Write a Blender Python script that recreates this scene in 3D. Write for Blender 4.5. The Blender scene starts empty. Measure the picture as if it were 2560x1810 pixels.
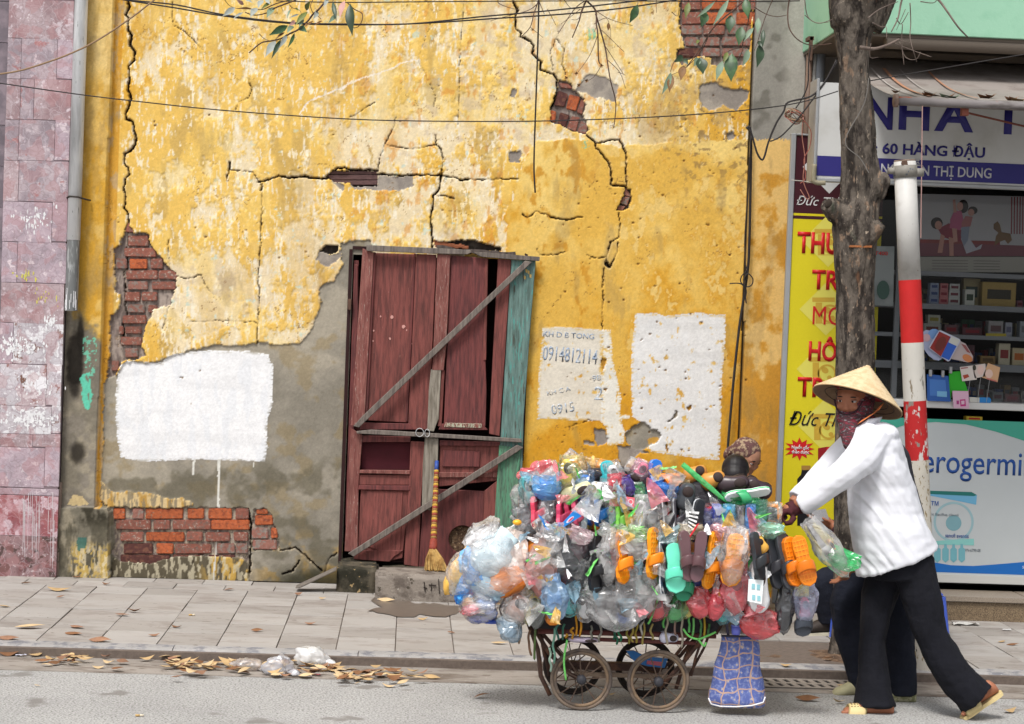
import bpy, bmesh, math, random
import numpy as np
from mathutils import Vector, Matrix, noise as mnoise
from mathutils.geometry import tessellate_polygon
random.seed(7)
SC = bpy.context.scene
COL = SC.collection
# ------------------------------------------------------------------ camera
FPX, CX, CY = 5000.0, 1280.0, 905.0
CAMP = Vector((0.0, -12.2, 1.76))
dY = Vector(((1030-CX)/FPX, (CY-765)/FPX, -1.0)).normalized()
r_ = math.radians(2.2)
c_ = (dY.x*math.sin(r_)+dY.y*math.cos(r_))/(-dY.z)
dZ = Vector((math.sin(r_), math.cos(r_), c_)).normalized()
dX = dY.cross(dZ)
M = Matrix((dX, dY, dZ)).transposed()      # world -> camera
MC = M.transposed()                        # camera -> world
cam_d = bpy.data.cameras.new('camera')
cam_d.sensor_width = 36.0; cam_d.lens = 36.0*FPX/2560.0
cam_d.clip_start = 0.1; cam_d.clip_end = 500
cam = bpy.data.objects.new('camera', cam_d); COL.objects.link(cam)
cam.matrix_world = Matrix.Translation(CAMP) @ MC.to_4x4()
SC.camera = cam
# ------------------------------------------------------------------ world, sun, exposure
SUN_EL, SUN_AZ = 58.0, 207.0      # azimuth: direction towards the sun, degrees from +Y clockwise
w = bpy.data.worlds.new('World'); SC.world = w; w.use_nodes = True
nt = w.node_tree; nt.nodes.clear()
sky = nt.nodes.new('ShaderNodeTexSky'); sky.sky_type = 'NISHITA'; sky.sun_disc = False
sky.sun_elevation = math.radians(SUN_EL); sky.sun_rotation = math.radians(SUN_AZ)
sky.dust_density = 4.0; sky.air_density = 1.0
hs = nt.nodes.new('ShaderNodeHueSaturation'); hs.inputs['Saturation'].default_value = 0.22
bg = nt.nodes.new('ShaderNodeBackground'); bg.inputs[1].default_value = 0.115
wo = nt.nodes.new('ShaderNodeOutputWorld')
nt.links.new(sky.outputs[0], hs.inputs['Color']); nt.links.new(hs.outputs[0], bg.inputs[0]); nt.links.new(bg.outputs[0], wo.inputs[0])
sl = bpy.data.lights.new('sun', 'SUN'); sl.energy = 1.9; sl.angle = math.radians(13); sl.color = (1.0, 0.97, 0.92)
so = bpy.data.objects.new('sun', sl); COL.objects.link(so)
sd = Vector((math.sin(math.radians(SUN_AZ))*math.cos(math.radians(SUN_EL)), math.cos(math.radians(SUN_AZ))*math.cos(math.radians(SUN_EL)), math.sin(math.radians(SUN_EL))))
so.rotation_euler = sd.to_track_quat('Z', 'Y').to_euler(); so.location = (0, -20, 20)
SC.view_settings.view_transform = 'Standard'; SC.view_settings.look = 'None'
SC.view_settings.gamma = 1.0; SC.view_settings.use_curve_mapping = False
SC.view_settings.exposure = 0.67
SC.cycles.max_bounces = 6; SC.cycles.transparent_max_bounces = 14
SC.cycles.use_denoising = True
# ------------------------------------------------------------------ picture <-> place helpers (used only to measure where things stand)
def ray(px, py):
    return MC @ Vector(((px-CX)/FPX, (CY-py)/FPX, -1.0))
def P(px, py, Y=0.0):
    d = ray(px, py); t = (Y-CAMP.y)/d.y
    return CAMP + d*t
def G(px, py, z=0.0):
    d = ray(px, py); t = (z-CAMP.z)/d.z
    return CAMP + d*t
def proj(x, y, z):
    dx, dy, dz = x-CAMP.x, y-CAMP.y, z-CAMP.z
    a = M[0][0]*dx+M[0][1]*dy+M[0][2]*dz; b = M[1][0]*dx+M[1][1]*dy+M[1][2]*dz; c = M[2][0]*dx+M[2][1]*dy+M[2][2]*dz
    return CX+FPX*a/(-c), CY-FPX*b/(-c)
def ppm(Y): return FPX/(Y-CAMP.y)      # pixels of the photo per metre at that depth
S9 = 860/2288.0; S5 = 450/2282.0
ZO = dict(A=(0,0,S9), B=(850,0,S9), C=(1700,0,S9), D=(0,600,S9), E=(850,600,S9), F=(1700,600,S9), G=(0,1200,S9), H=(850,1200,S9), I=(1700,1200,S9),
          J=(1100,1100,S5), K=(1500,1100,S5), L=(1100,1400,S5), M=(1500,1400,S5), N=(1950,880,S5), O=(550,0,S5), R=(1600,0,S5), T=(860,1300,S5), U=(1900,1250,S5), X=(0,0,1.0))
def Z(zone, *pts):
    ox, oy, s = ZO[zone]
    return [(ox+p[0]*s, oy+p[1]*s) for p in pts]
# ------------------------------------------------------------------ colour
EK = 1.30
def lin(c):
    c = np.asarray(c, float)/255.0
    return np.where(c <= 0.04045, c/12.92, ((c+0.055)/1.055)**2.4)
def C(r, g, b, k=EK):
    v = lin((r, g, b))/k
    return (float(min(v[0], .9)), float(min(v[1], .9)), float(min(v[2], .9)), 1.0)
# ------------------------------------------------------------------ numpy noise
_rt = np.random.RandomState(5).rand(256, 256)
def vn(x, y):
    xi = np.floor(x).astype(int); yi = np.floor(y).astype(int)
    fx = x-xi; fy = y-yi; fx = fx*fx*(3-2*fx); fy = fy*fy*(3-2*fy)
    x0 = xi & 255; x1 = (xi+1) & 255; y0 = yi & 255; y1 = (yi+1) & 255
    return (_rt[x0, y0]*(1-fx)+_rt[x1, y0]*fx)*(1-fy)+(_rt[x0, y1]*(1-fx)+_rt[x1, y1]*fx)*fy
def fbm(x, y, s, o=4, sx=1.0, sy=1.0, off=0.0, g=0.55):
    t = 0; a = 1; n = 0
    for i in range(o):
        f = (2.03**i)/s
        t = t+a*vn(x*f*sx+off+17.3*i, y*f*sy+off*1.7+9.1*i); n += a; a *= g
    return t/n
def sst(a, b, x):
    t = np.clip((x-a)/(b-a+1e-9), 0, 1); return t*t*(3-2*t)
def inpoly(x, y, pts):
    r = np.zeros(x.shape, bool); n = len(pts)
    for i in range(n):
        x1, y1 = pts[i]; x2, y2 = pts[(i+1) % n]
        if y1 == y2: continue
        c = ((y1 > y) != (y2 > y)) & (x < (x2-x1)*(y-y1)/(y2-y1)+x1)
        r ^= c
    return r
def dseg(x, y, pts, closed=False):
    d = np.full(x.shape, 1e9); n = len(pts)
    for i in range(n if closed else n-1):
        x1, y1 = pts[i]; x2, y2 = pts[(i+1) % n]
        dx, dy = x2-x1, y2-y1; L = dx*dx+dy*dy+1e-9
        t = np.clip(((x-x1)*dx+(y-y1)*dy)/L, 0, 1)
        d = np.minimum(d, (x-x1-t*dx)**2+(y-y1-t*dy)**2)
    return np.sqrt(d)
# ------------------------------------------------------------------ materials
def _n(nt, t, **kw):
    n = nt.nodes.new(t)
    for k, v in kw.items(): setattr(n, k, v)
    return n
MATS = {}
def mat(name, col, rough=0.8, n=None, bump=None, col2=None, rnd=0.0, attr=False, metal=0.0, spec=0.3, stretch=(1,1,1), spots=None, coat=0, grime=None, sub=None):
    """n=(scale, amount) value mottling; col2 mixed in by noise; bump=(scale, distance); rnd = per-object value variation; spots=(scale,threshold,colour)"""
    if name in MATS: return MATS[name]
    m = bpy.data.materials.new(name); m.use_nodes = True; nt = m.node_tree; b = nt.nodes['Principled BSDF']
    b.inputs['Roughness'].default_value = rough; b.inputs['Metallic'].default_value = metal; b.inputs['Specular IOR Level'].default_value = spec
    if coat: b.inputs['Coat Weight'].default_value = coat
    L = nt.links.new
    tc = _n(nt, 'ShaderNodeTexCoord'); mp = _n(nt, 'ShaderNodeMapping'); mp.inputs['Scale'].default_value = stretch
    L(tc.outputs['Object'], mp.inputs[0])
    if attr:
        a = _n(nt, 'ShaderNodeAttribute', attribute_name='Col'); src = a.outputs['Color']
    else:
        a = _n(nt, 'ShaderNodeRGB'); a.outputs[0].default_value = col; src = a.outputs[0]
    if rnd:
        oi = _n(nt, 'ShaderNodeObjectInfo'); ad = _n(nt, 'ShaderNodeVectorMath', operation='ADD'); sc_ = _n(nt, 'ShaderNodeVectorMath', operation='SCALE'); sc_.inputs[3].default_value = 37.0
        cx = _n(nt, 'ShaderNodeCombineXYZ'); L(oi.outputs['Random'], cx.inputs[0]); L(oi.outputs['Random'], cx.inputs[1]); L(cx.outputs[0], sc_.inputs[0]); L(mp.outputs[0], ad.inputs[0]); L(sc_.outputs[0], ad.inputs[1]); vec = ad.outputs[0]
    else: vec = mp.outputs[0]
    def noise(scale, det=5, rg=0.6):
        k = _n(nt, 'ShaderNodeTexNoise'); k.inputs['Scale'].default_value = scale; k.inputs['Detail'].default_value = det; k.inputs['Roughness'].default_value = rg; L(vec, k.inputs['Vector']); return k
    def ramp(fac, lo, hi):
        k = _n(nt, 'ShaderNodeMapRange'); k.inputs[1].default_value = lo; k.inputs[2].default_value = hi; L(fac, k.inputs[0]); return k.outputs[0]
    def mix(fac, A, B, mode='MIX'):
        k = _n(nt, 'ShaderNodeMix', data_type='RGBA', blend_type=mode)
        if isinstance(fac, float): k.inputs[0].default_value = fac
        else: L(fac, k.inputs[0])
        for s, v in ((6, A), (7, B)):
            if isinstance(v, tuple): k.inputs[s].default_value = v
            else: L(v, k.inputs[s])
        return k.outputs[2]
    if col2:
        nn = noise(col2[1]); src = mix(ramp(nn.outputs[0], col2[2], col2[3]), src, col2[0])
    if spots:
        for sp in (spots if isinstance(spots, list) else [spots]):
            nn = noise(sp[0], 3); src = mix(ramp(nn.outputs[0], sp[1], sp[1]+0.04), src, sp[2])
    if n:
        nn = noise(n[0]); k = _n(nt, 'ShaderNodeMapRange'); k.inputs[1].default_value = 0.3; k.inputs[2].default_value = 0.7; k.inputs[3].default_value = 1-n[1]; k.inputs[4].default_value = 1+n[1]; L(nn.outputs[0], k.inputs[0])
        h = _n(nt, 'ShaderNodeHueSaturation'); L(k.outputs[0], h.inputs['Value']); L(src, h.inputs['Color']); src = h.outputs[0]
    if rnd:
        k = _n(nt, 'ShaderNodeMapRange'); k.inputs[3].default_value = 1-rnd; k.inputs[4].default_value = 1+rnd; L(oi.outputs['Random'], k.inputs[0])
        h = _n(nt, 'ShaderNodeHueSaturation'); L(k.outputs[0], h.inputs['Value']); L(src, h.inputs['Color']); src = h.outputs[0]
    L(src, b.inputs['Base Color'])
    if bump:
        nn = noise(bump[0], 6, 0.65); bp = _n(nt, 'ShaderNodeBump'); bp.inputs['Distance'].default_value = bump[1]; bp.inputs['Strength'].default_value = 1.0
        L(nn.outputs[0], bp.inputs['Height']); L(bp.outputs[0], b.inputs['Normal'])
    MATS[name] = m
    return m
def film(name, col, alpha=0.35, rough=0.27, glow=0.0, bump=60, bd=0.006):
    """crinkled plastic bag"""
    if name in MATS: return MATS[name]
    m = bpy.data.materials.new(name); m.use_nodes = True; nt = m.node_tree; nt.nodes.clear(); L = nt.links.new
    out = _n(nt, 'ShaderNodeOutputMaterial'); d = _n(nt, 'ShaderNodeBsdfDiffuse'); d.inputs[0].default_value = col
    t = _n(nt, 'ShaderNodeBsdfTranslucent'); t.inputs[0].default_value = col
    g = _n(nt, 'ShaderNodeBsdfGlossy'); g.inputs[0].default_value = (1,1,1,1); g.inputs[1].default_value = rough
    tr = _n(nt, 'ShaderNodeBsdfTransparent'); tr.inputs[0].default_value = tuple(0.8+0.2*c for c in col[:3])+(1,)
    m1 = _n(nt, 'ShaderNodeMixShader'); m1.inputs[0].default_value = 0.4; L(d.outputs[0], m1.inputs[1]); L(t.outputs[0], m1.inputs[2])
    tc = _n(nt, 'ShaderNodeTexCoord'); no = _n(nt, 'ShaderNodeTexNoise'); no.inputs['Scale'].default_value = bump*.30; no.inputs['Detail'].default_value = 5; no.noise_type = 'RIDGED_MULTIFRACTAL'; no.inputs['Distortion'].default_value = 1.2; L(tc.outputs['Object'], no.inputs['Vector'])
    no2 = _n(nt, 'ShaderNodeTexNoise'); no2.inputs['Scale'].default_value = 14; L(tc.outputs['Object'], no2.inputs['Vector'])
    mr = _n(nt, 'ShaderNodeMapRange'); mr.inputs[1].default_value = 0.35; mr.inputs[2].default_value = 0.65; mr.inputs[3].default_value = max(0, alpha-0.2); mr.inputs[4].default_value = min(1, alpha+0.2); L(no2.outputs[0], mr.inputs[0])
    m2 = _n(nt, 'ShaderNodeMixShader'); L(mr.outputs[0], m2.inputs[0]); L(tr.outputs[0], m2.inputs[1]); L(m1.outputs[0], m2.inputs[2])
    m3 = _n(nt, 'ShaderNodeMixShader'); fr = _n(nt, 'ShaderNodeFresnel'); fr.inputs[0].default_value = 1.33
    ad = _n(nt, 'ShaderNodeMath', operation='ADD'); ad.inputs[1].default_value = 0.07; L(fr.outputs[0], ad.inputs[0]); ad.use_clamp = True
    L(ad.outputs[0], m3.inputs[0]); L(m2.outputs[0], m3.inputs[1]); L(g.outputs[0], m3.inputs[2])
    bp = _n(nt, 'ShaderNodeBump'); bp.inputs['Distance'].default_value = bd; L(no.outputs[0], bp.inputs['Height'])
    for q in (d, t, g, fr): L(bp.outputs[0], q.inputs['Normal'])
    L(m3.outputs[0], out.inputs[0]); MATS[name] = m; return m
# ------------------------------------------------------------------ objects
def thing(name, label, cat, loc=(0,0,0), group=None):
    o = bpy.data.objects.new(name, None); COL.objects.link(o); o.location = loc; o.empty_display_size = 0.1
    o['label'] = label; o['category'] = cat
    if group: o['group'] = group
    return o
def tag(o, label=None, cat=None, group=None, kind=None):
    if label: o['label'] = label
    if cat: o['category'] = cat
    if group: o['group'] = group
    if kind: o['kind'] = kind
    return o
def link(name, me, parent=None, loc=None):
    o = bpy.data.objects.new(name, me); COL.objects.link(o)
    if loc is not None: o.location = loc
    if parent:
        o.parent = parent; o.matrix_parent_inverse = wm(parent).inverted()
    return o
def wm(o):
    m = o.matrix_basis.copy()
    if o.parent: m = wm(o.parent) @ o.matrix_parent_inverse @ m
    return m
def mobj(name, vf, mt, parent=None, smooth=False, loc=None):
    me = bpy.data.meshes.new(name); me.from_pydata([tuple(v) for v in vf[0]], [], vf[1]); 
    if mt: me.materials.append(mt)
    bm = bmesh.new(); bm.from_mesh(me); bmesh.ops.recalc_face_normals(bm, faces=bm.faces); bm.to_mesh(me); bm.free()
    if smooth: me.polygons.foreach_set('use_smooth', [True]*len(me.polygons))
    return link(name, me, parent, loc)
def join(*vfs):
    V = []; F = []
    for v, f in vfs:
        n = len(V); V += [tuple(q) for q in v]; F += [tuple(i+n for i in g) for g in f]
    return V, F
def box(x0, x1, y0, y1, z0, z1):
    return ([(x0,y0,z0),(x1,y0,z0),(x1,y1,z0),(x0,y1,z0),(x0,y0,z1),(x1,y0,z1),(x1,y1,z1),(x0,y1,z1)],
            [(0,3,2,1),(4,5,6,7),(0,1,5,4),(1,2,6,5),(2,3,7,6),(3,0,4,7)])
def bev(o, w=0.003, seg=1, ang=0.5):
    bm = bmesh.new(); bm.from_mesh(o.data)
    es = [e for e in bm.edges if len(e.link_faces) == 2 and e.calc_face_angle(0) > ang]
    bmesh.ops.bevel(bm, geom=es, offset=w, segments=seg, affect='EDGES', clamp_overlap=True); bm.to_mesh(o.data); bm.free(); return o
def prism(pts, y0, y1, holes=()):
    """pts: photo pixels measured on the plane y0; solid from y0 (front) back to y1"""
    loops = [[P(a, b, y0) for a, b in pts]]+[[P(a, b, y0) for a, b in h] for h in holes]
    return solid([[(p.x, p.z) for p in l] for l in loops], y0, y1)
def solid(loops, y0, y1):
    """loops of (x, z) in metres, first outer, then holes"""
    flat = [p for l in loops for p in l]; n = len(flat)
    tri = tessellate_polygon([[Vector((a, b, 0)) for a, b in l] for l in loops])
    V = [(a, y0, b) for a, b in flat]+[(a, y1, b) for a, b in flat]
    F = [tuple(t) for t in tri]+[tuple(i+n for i in reversed(t)) for t in tri]
    k = 0
    for l in loops:
        m = len(l)
        for i in range(m):
            a = k+i; b = k+(i+1) % m; F.append((a, b, b+n, a+n))
        k += m
    return V, F
def rect(x0, y0, x1, y1, n=0): return [(x0,y0),(x1,y0),(x1,y1),(x0,y1)]
def tube(pts, r, n=6, cap=True):
    """r: number or list"""
    pts = [Vector(p) for p in pts]; V = []; F = []; m = len(pts)
    up = None
    for i, p in enumerate(pts):
        d = (pts[min(i+1, m-1)]-pts[max(i-1, 0)]).normalized()
        if up is None:
            up = Vector((0,1,0)) if abs(d.y) < 0.9 else Vector((1,0,0))
        u = (up-d*up.dot(d)).normalized(); up = u; v = d.cross(u)
        rr = r[i] if isinstance(r, (list, tuple)) else r
        for k in range(n):
            a = 2*math.pi*k/n; V.append(p+(u*math.cos(a)+v*math.sin(a))*rr)
    for i in range(m-1):
        for k in range(n):
            a = i*n+k; b = i*n+(k+1) % n; F.append((a, b, b+n, a+n))
    if cap: F.append(tuple(range(n-1, -1, -1))); F.append(tuple((m-1)*n+k for k in range(n)))
    return V, F
def loft(rings, n=16, cap=True):
    """rings: (centre, u-vector, v-vector) ellipses"""
    V = []; F = []
    for c, u, v in rings:
        c, u, v = Vector(c), Vector(u), Vector(v)
        for k in range(n):
            a = 2*math.pi*k/n; V.append(c+u*math.cos(a)+v*math.sin(a))
    for i in range(len(rings)-1):
        for k in range(n):
            a = i*n+k; b = i*n+(k+1) % n; F.append((a, b, b+n, a+n))
    if cap: F.append(tuple(range(n-1, -1, -1))); F.append(tuple((len(rings)-1)*n+k for k in range(n)))
    return V, F
def lathe(prof, n=20, c=(0,0,0)):
    V = []; F = []; c = Vector(c)
    for r, z in prof:
        for k in range(n):
            a = 2*math.pi*k/n; V.append(c+Vector((r*math.cos(a), r*math.sin(a), z)))
    for i in range(len(prof)-1):
        for k in range(n):
            a = i*n+k; b = i*n+(k+1) % n; F.append((a, b, b+n, a+n))
    F.append(tuple(range(n-1, -1, -1))); F.append(tuple((len(prof)-1)*n+k for k in range(n)))
    return V, F
def crv(pts, k=6):
    """Catmull-Rom through points"""
    pts = [Vector(p) for p in pts]; out = []
    q = [pts[0]]+pts+[pts[-1]]
    for i in range(1, len(q)-2):
        for j in range(k):
            t = j/k; a, b, c, d = q[i-1], q[i], q[i+1], q[i+2]
            out.append(0.5*((2*b)+(c-a)*t+(2*a-5*b+4*c-d)*t*t+(3*b-a-3*c+d)*t**3))
    out.append(pts[-1]); return out
def xf(vf, Mx): return [Mx @ Vector(v) for v in vf[0]], vf[1]
def baked(o, mods):
    for t, kw in mods:
        m = o.modifiers.new(t, t)
        for k, v in kw.items(): setattr(m, k, v)
    dg = bpy.context.evaluated_depsgraph_get(); dg.update()
    me = bpy.data.meshes.new_from_object(o.evaluated_get(dg)); old = o.data; o.modifiers.clear(); o.data = me
    bpy.data.meshes.remove(old); return o
def fuse(name, vfs, mt, parent=None, vox=0.008, sm=6, fac=0.5):
    o = mobj(name, join(*vfs), mt, parent)
    baked(o, [('REMESH', dict(mode='VOXEL', voxel_size=vox)), ('SMOOTH', dict(factor=fac, iterations=sm))])
    if not o.data.materials: o.data.materials.append(mt)
    o.data.polygons.foreach_set('use_smooth', [True]*len(o.data.polygons)); return o
def disp(o, f):
    n = len(o.data.vertices); a = np.empty(n*3); o.data.vertices.foreach_get('co', a); b = np.empty(n*3); o.data.vertex_normals.foreach_get('vector', b)
    a = a.reshape(-1, 3); b = b.reshape(-1, 3); a += b*f(a)[:, None]; o.data.vertices.foreach_set('co', a.ravel()); o.data.update(); return o
def ellip(c, r, n=14, m=9, Mx=None):
    V = []; F = []; c = Vector(c)
    for i in range(m+1):
        t = math.pi*i/m
        for k in range(n):
            a = 2*math.pi*k/n; p = Vector((r[0]*math.sin(t)*math.cos(a), r[1]*math.sin(t)*math.sin(a), r[2]*math.cos(t)))
            if Mx: p = Mx @ p
            V.append(c+p)
    for i in range(m):
        for k in range(n):
            a = i*n+k; b = i*n+(k+1) % n; F.append((a, a+n, b+n, b))
    return V, F
_tx = {}
def text(s, px, py, cap, Y, mt, parent, name='lettering', width=None, shear=0.0, bold=0.0, thick=0.0015, rot=0.0, lsp=1.0, center=False):
    """baseline-left at photo pixel, cap height in photo pixels"""
    cu = bpy.data.curves.new('t', 'FONT'); cu.body = s; cu.size = 1.0; cu.shear = shear; cu.offset = bold; cu.extrude = 0.0; cu.space_character = lsp; cu.resolution_u = 3
    o = bpy.data.objects.new('t', cu); COL.objects.link(o)
    dg = bpy.context.evaluated_depsgraph_get(); me = bpy.data.meshes.new_from_object(o.evaluated_get(dg)); bpy.data.objects.remove(o)
    n = len(me.vertices); a = np.empty(n*3); me.vertices.foreach_get('co', a); a = a.reshape(-1, 3)
    k = cap/ppm(Y)/0.69; x0 = a[:, 0].min(); wd = a[:, 0].max()-x0
    kx = (width/ppm(Y)/wd) if width else k
    p = P(px, py, Y); X = (a[:, 0]-x0)*kx; Zz = a[:, 1]*k
    if center: X -= wd*kx/2
    cr, sr = math.cos(rot), math.sin(rot)
    b = np.empty_like(a); b[:, 0] = p.x+X*cr-Zz*sr; b[:, 1] = Y-thick; b[:, 2] = p.z+X*sr+Zz*cr
    me.vertices.foreach_set('co', b.ravel()); me.materials.clear(); me.materials.append(mt)
    bm = bmesh.new(); bm.from_mesh(me); bmesh.ops.remove_doubles(bm, verts=bm.verts, dist=1e-6)
    ex = bmesh.ops.extrude_face_region(bm, geom=bm.faces[:]); bmesh.ops.translate(bm, verts=[v for v in ex['geom'] if isinstance(v, bmesh.types.BMVert)], vec=(0, thick*.8, 0))
    bmesh.ops.recalc_face_normals(bm, faces=bm.faces); bm.to_mesh(me); bm.free(); me.update()
    return link(name, me, parent)
def wob(pts, amp, step=14, seed=0):
    """roughen a pixel outline"""
    rnd = random.Random(seed); out = []; n = len(pts)
    for i in range(n):
        a = pts[i]; b = pts[(i+1) % n]; L = math.hypot(b[0]-a[0], b[1]-a[1]); k = max(1, int(L/step))
        for j in range(k):
            t = j/k; out.append((a[0]+(b[0]-a[0])*t+rnd.uniform(-amp, amp), a[1]+(b[1]-a[1])*t+rnd.uniform(-amp, amp)))
    return out
# ================================================================== THE OLD YELLOW WALL
XL = P(148, 1440).x; XR = P(1968, 900).x+0.03; Z0, Z1 = 0.05, 3.95
CELL = 0.006
nx = int((XR-XL)/CELL)+1; nz = int((Z1-Z0)/CELL)+1
gx, gz = np.meshgrid(np.linspace(XL, XR, nx), np.linspace(Z0, Z1, nz))
px, py = proj(gx, np.zeros_like(gx), gz)
wx = px+9*(fbm(px, py, 30, 4, off=3)-.5)*2+3*(fbm(px, py, 7, 3, off=31)-.5)*2
wy = py+9*(fbm(px, py, 30, 4, off=11)-.5)*2+3*(fbm(px, py, 7, 3, off=57)-.5)*2
sx_ = px+5*(fbm(px, py, 12, 3, off=77)-.5)*2; sy_ = py+5*(fbm(px, py, 12, 3, off=91)-.5)*2
def lowmap(rows, xs, ys):
    a = np.array(rows, float); xi = np.interp(wx, xs, range(len(xs))); yi = np.interp(wy, ys, range(len(ys)))
    i = np.clip(xi.astype(int), 0, len(xs)-2); j = np.clip(yi.astype(int), 0, len(ys)-2); u = xi-i; v = yi-j; u = u*u*(3-2*u); v = v*v*(3-2*v)
    return (a[j, i]*(1-u)+a[j, i+1]*u)*(1-v)+(a[j+1, i]*(1-u)+a[j+1, i+1]*u)*v
xs = [290, 500, 700, 900, 1100, 1300, 1500, 1700, 1870]; ys = [0, 150, 300, 450, 600, 750, 900, 1100]
cream = lowmap([[.1,.2,.3,.38,.6,.68,.85,.6,.3],[.1,.28,.34,.42,.65,.75,.75,.5,.12],[.1,.24,.38,.6,.74,.72,.5,.3,.12],[.15,.35,.45,.6,.42,.12,.08,.2,.2],[.3,.4,.48,.5,.58,.08,.08,.15,.2],[.35,.8,.5,.62,.5,.05,.1,.2,.08],[.2,.5,.5,.5,.3,.03,.08,.15,.05],[.1,.2,.2,.2,.1,.02,.04,.06,.03]], xs, ys)
ochre = lowmap([[.5,.1,.1,.15,.1,.1,.15,.4,.8],[.6,.1,.1,.15,.15,.1,.25,.3,1.],[.5,.12,.15,.2,.1,.1,.35,.5,1.],[.5,.2,.3,.55,.55,.4,.2,.3,.6],[.5,.25,.35,.3,.3,.55,.75,.7,.6],[.4,.2,.4,.4,.5,.75,.8,.75,.6],[.6,.4,.4,.4,.6,.8,.85,.85,.8],[.8,.5,.5,.5,.8,.9,1.,1.,1.]], xs, ys)
def lay(col, c, m):
    m = m[..., None] if m.ndim == 2 else m
    return col*(1-m)+np.array(c, float)*m
# --- yellow limewash over older coats
n1 = fbm(px, py, 70, 7, 1.1, 0.85, 1.0, .62); n2 = fbm(px, py, 17, 4, 1.25, 0.75, 40.0); n3 = fbm(px, py, 5, 3, 1.3, 0.7, 80.0); n4 = fbm(px, py, 150, 4, off=120.); n5 = fbm(px, py, 26, 5, 1.6, .45, off=150.)
col = np.zeros(px.shape+(3,))+np.array((236, 194, 102.))
col = lay(col, (222, 166, 58), sst(.38, .62, ochre*.55+n4*.45+(n1-.5)*.4)*.8)
col = lay(col, (248, 214, 132), sst(.52, .66, n5*.6+n4*.4)*(1-ochre*.8)*.7)
col = lay(col, (203, 138, 30), sst(.52, .7, n1*.5+n5*.3+(ochre-.5)*.38)*.75)
cm = n1*.52+n2*.24+n3*.12+n4*.12
th = .605-.215*cream
m_cream = sst(th-.03, th+.012, cm)
m_cream2 = sst(th+.012, th+.05, cm)
col = lay(col, (240, 211, 146), m_cream*.8)
col = lay(col, (240, 223, 190), m_cream2*.85)
n6 = fbm(px, py, 9, 3, 1.6, .4, off=200.)
m_speck = sst(.635, .66, n6)*sst(.38, .5, cm+cream*.12)
col = lay(col, (246, 236, 214), m_speck*.85)
col = lay(col, (200, 160, 88), sst(.56, .72, fbm(px, py, 120, 4, 1.6, .5, 1100.))*.3)
col = lay(col, (245, 210, 120), sst(.50, .66, fbm(px, py, 90, 5, off=1300.))*(1-ochre)*.5)
col = lay(col, (214, 140, 60), sst(.64, .72, fbm(px, py, 20, 4, 1.2, .6, 1350.))*sst(700, 1000, px)*.5)
col = lay(col, (206, 186, 160), sst(.60, .68, fbm(px, py, 34, 5, off=1150.))*sst(.35, .7, cream)*.55)
col = lay(col, (204, 220, 208), sst(.75, .79, fbm(px, py, 18, 4, off=260.))*sst(.2, .5, cream)*.75)
# --- fresher, smoother coat at the right
fresh = inpoly(wx, wy, [(1325,372),(1345,350),(1480,352),(1560,372),(1573,362),(1700,358),(1790,352),(1890,345),(1890,1500),(1270,1500),(1262,640),(1268,560),(1255,550),(1283,500),(1295,450),(1312,400)]).astype(float)
fr_c = np.zeros_like(col)+np.array((227, 181, 84.))
fr_c = lay(fr_c, (245, 212, 130), sst(.40, .58, n4*.7+n1*.3)*sst(1000, 480, py)*.95)
fr_c = lay(fr_c, (214, 152, 38), sst(.40, .62, n4*.4+n1*.45+(py-600)/3200)*.85)
fr_c = lay(fr_c, (196, 130, 30), sst(.55, .66, n1*.5+n2*.5+(px-1400)/9000)*.6)
blotch = sst(.56, .60, n1*.55+n2*.45)*sst(1440, 1560, px)
fr_c = lay(fr_c, (243, 214, 140), blotch*.75*sst(1100, 800, py))
k = fresh*(1-.75*sst(.58, .62, n1)*sst(1400, 1300, px)*0)
col = col*(1-k[..., None])+fr_c*k[..., None]
m_cream = m_cream*(1-fresh*.85)+blotch*fresh*.3
h = -0.0032*m_cream-0.0015*m_cream2*(1-fresh)+0.0035*(n2-.5)+0.006*(n4-.5)+.0016*(n3-.5)
# dark dirt specks at the upper right
m = sst(.62, .68, fbm(px, py, 11, 4, off=300.))*sst(1560, 1760, px)*sst(620, 300, py)*sst(80, 220, py)
col = lay(col, (128, 104, 74), m*.7)
m = sst(.5, .66, fbm(px, py, 60, 4, off=330.))*sst(1500, 1620, px)*sst(380, 330, py)*sst(90, 230, py)*(px < 1890)
col = lay(col, (190, 160, 110), m*.55)
# --- grey cement render, lower left
GREYP = [(258,960),(269,946),(289,938),(312,901),(387,908),(410,897),(451,882),(534,865),(639,859),(748,856),(774,833),(797,775),(801,769),(797,724),(808,705),(838,701),(858,668),(856,640),(850,612),(868,598),(930,600),(940,700),(905,1460),(700,1490),(240,1480),(255,1300)]
gm = inpoly(wx, wy, GREYP)&(px > 243)
gb = np.zeros_like(col)+np.array((152, 145, 132.))
gn = fbm(px, py, 110, 5, off=400.); gn2 = fbm(px, py, 30, 5, off=420.)
gb = lay(gb, (176, 167, 150), sst(.44, .66, gn)*.8); gb = lay(gb, (130, 124, 112), sst(.50, .32, gn2*.35+gn*.65)*.6)
gb = lay(gb, (150, 130, 92), sst(.55, .68, fbm(px, py, 45, 4, off=440.))*.45)
m = sst(.5, .68, fbm(px, py, 60, 4, off=460.)+.12*sst(1180, 1220, py)*sst(560, 420, px))*sst(1120, 1190, py)
gb = lay(gb, (98, 92, 76), m*.6)
m = sst(.5, .62, fbm(px, py, 40, 5, off=480.)+(py-1400)/900+(px-720)/1600)*sst(1300, 1400, py)*sst(600, 700, px)
gb = lay(gb, (196, 156, 88), m*.7)
g_ = gm.astype(float)
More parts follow.
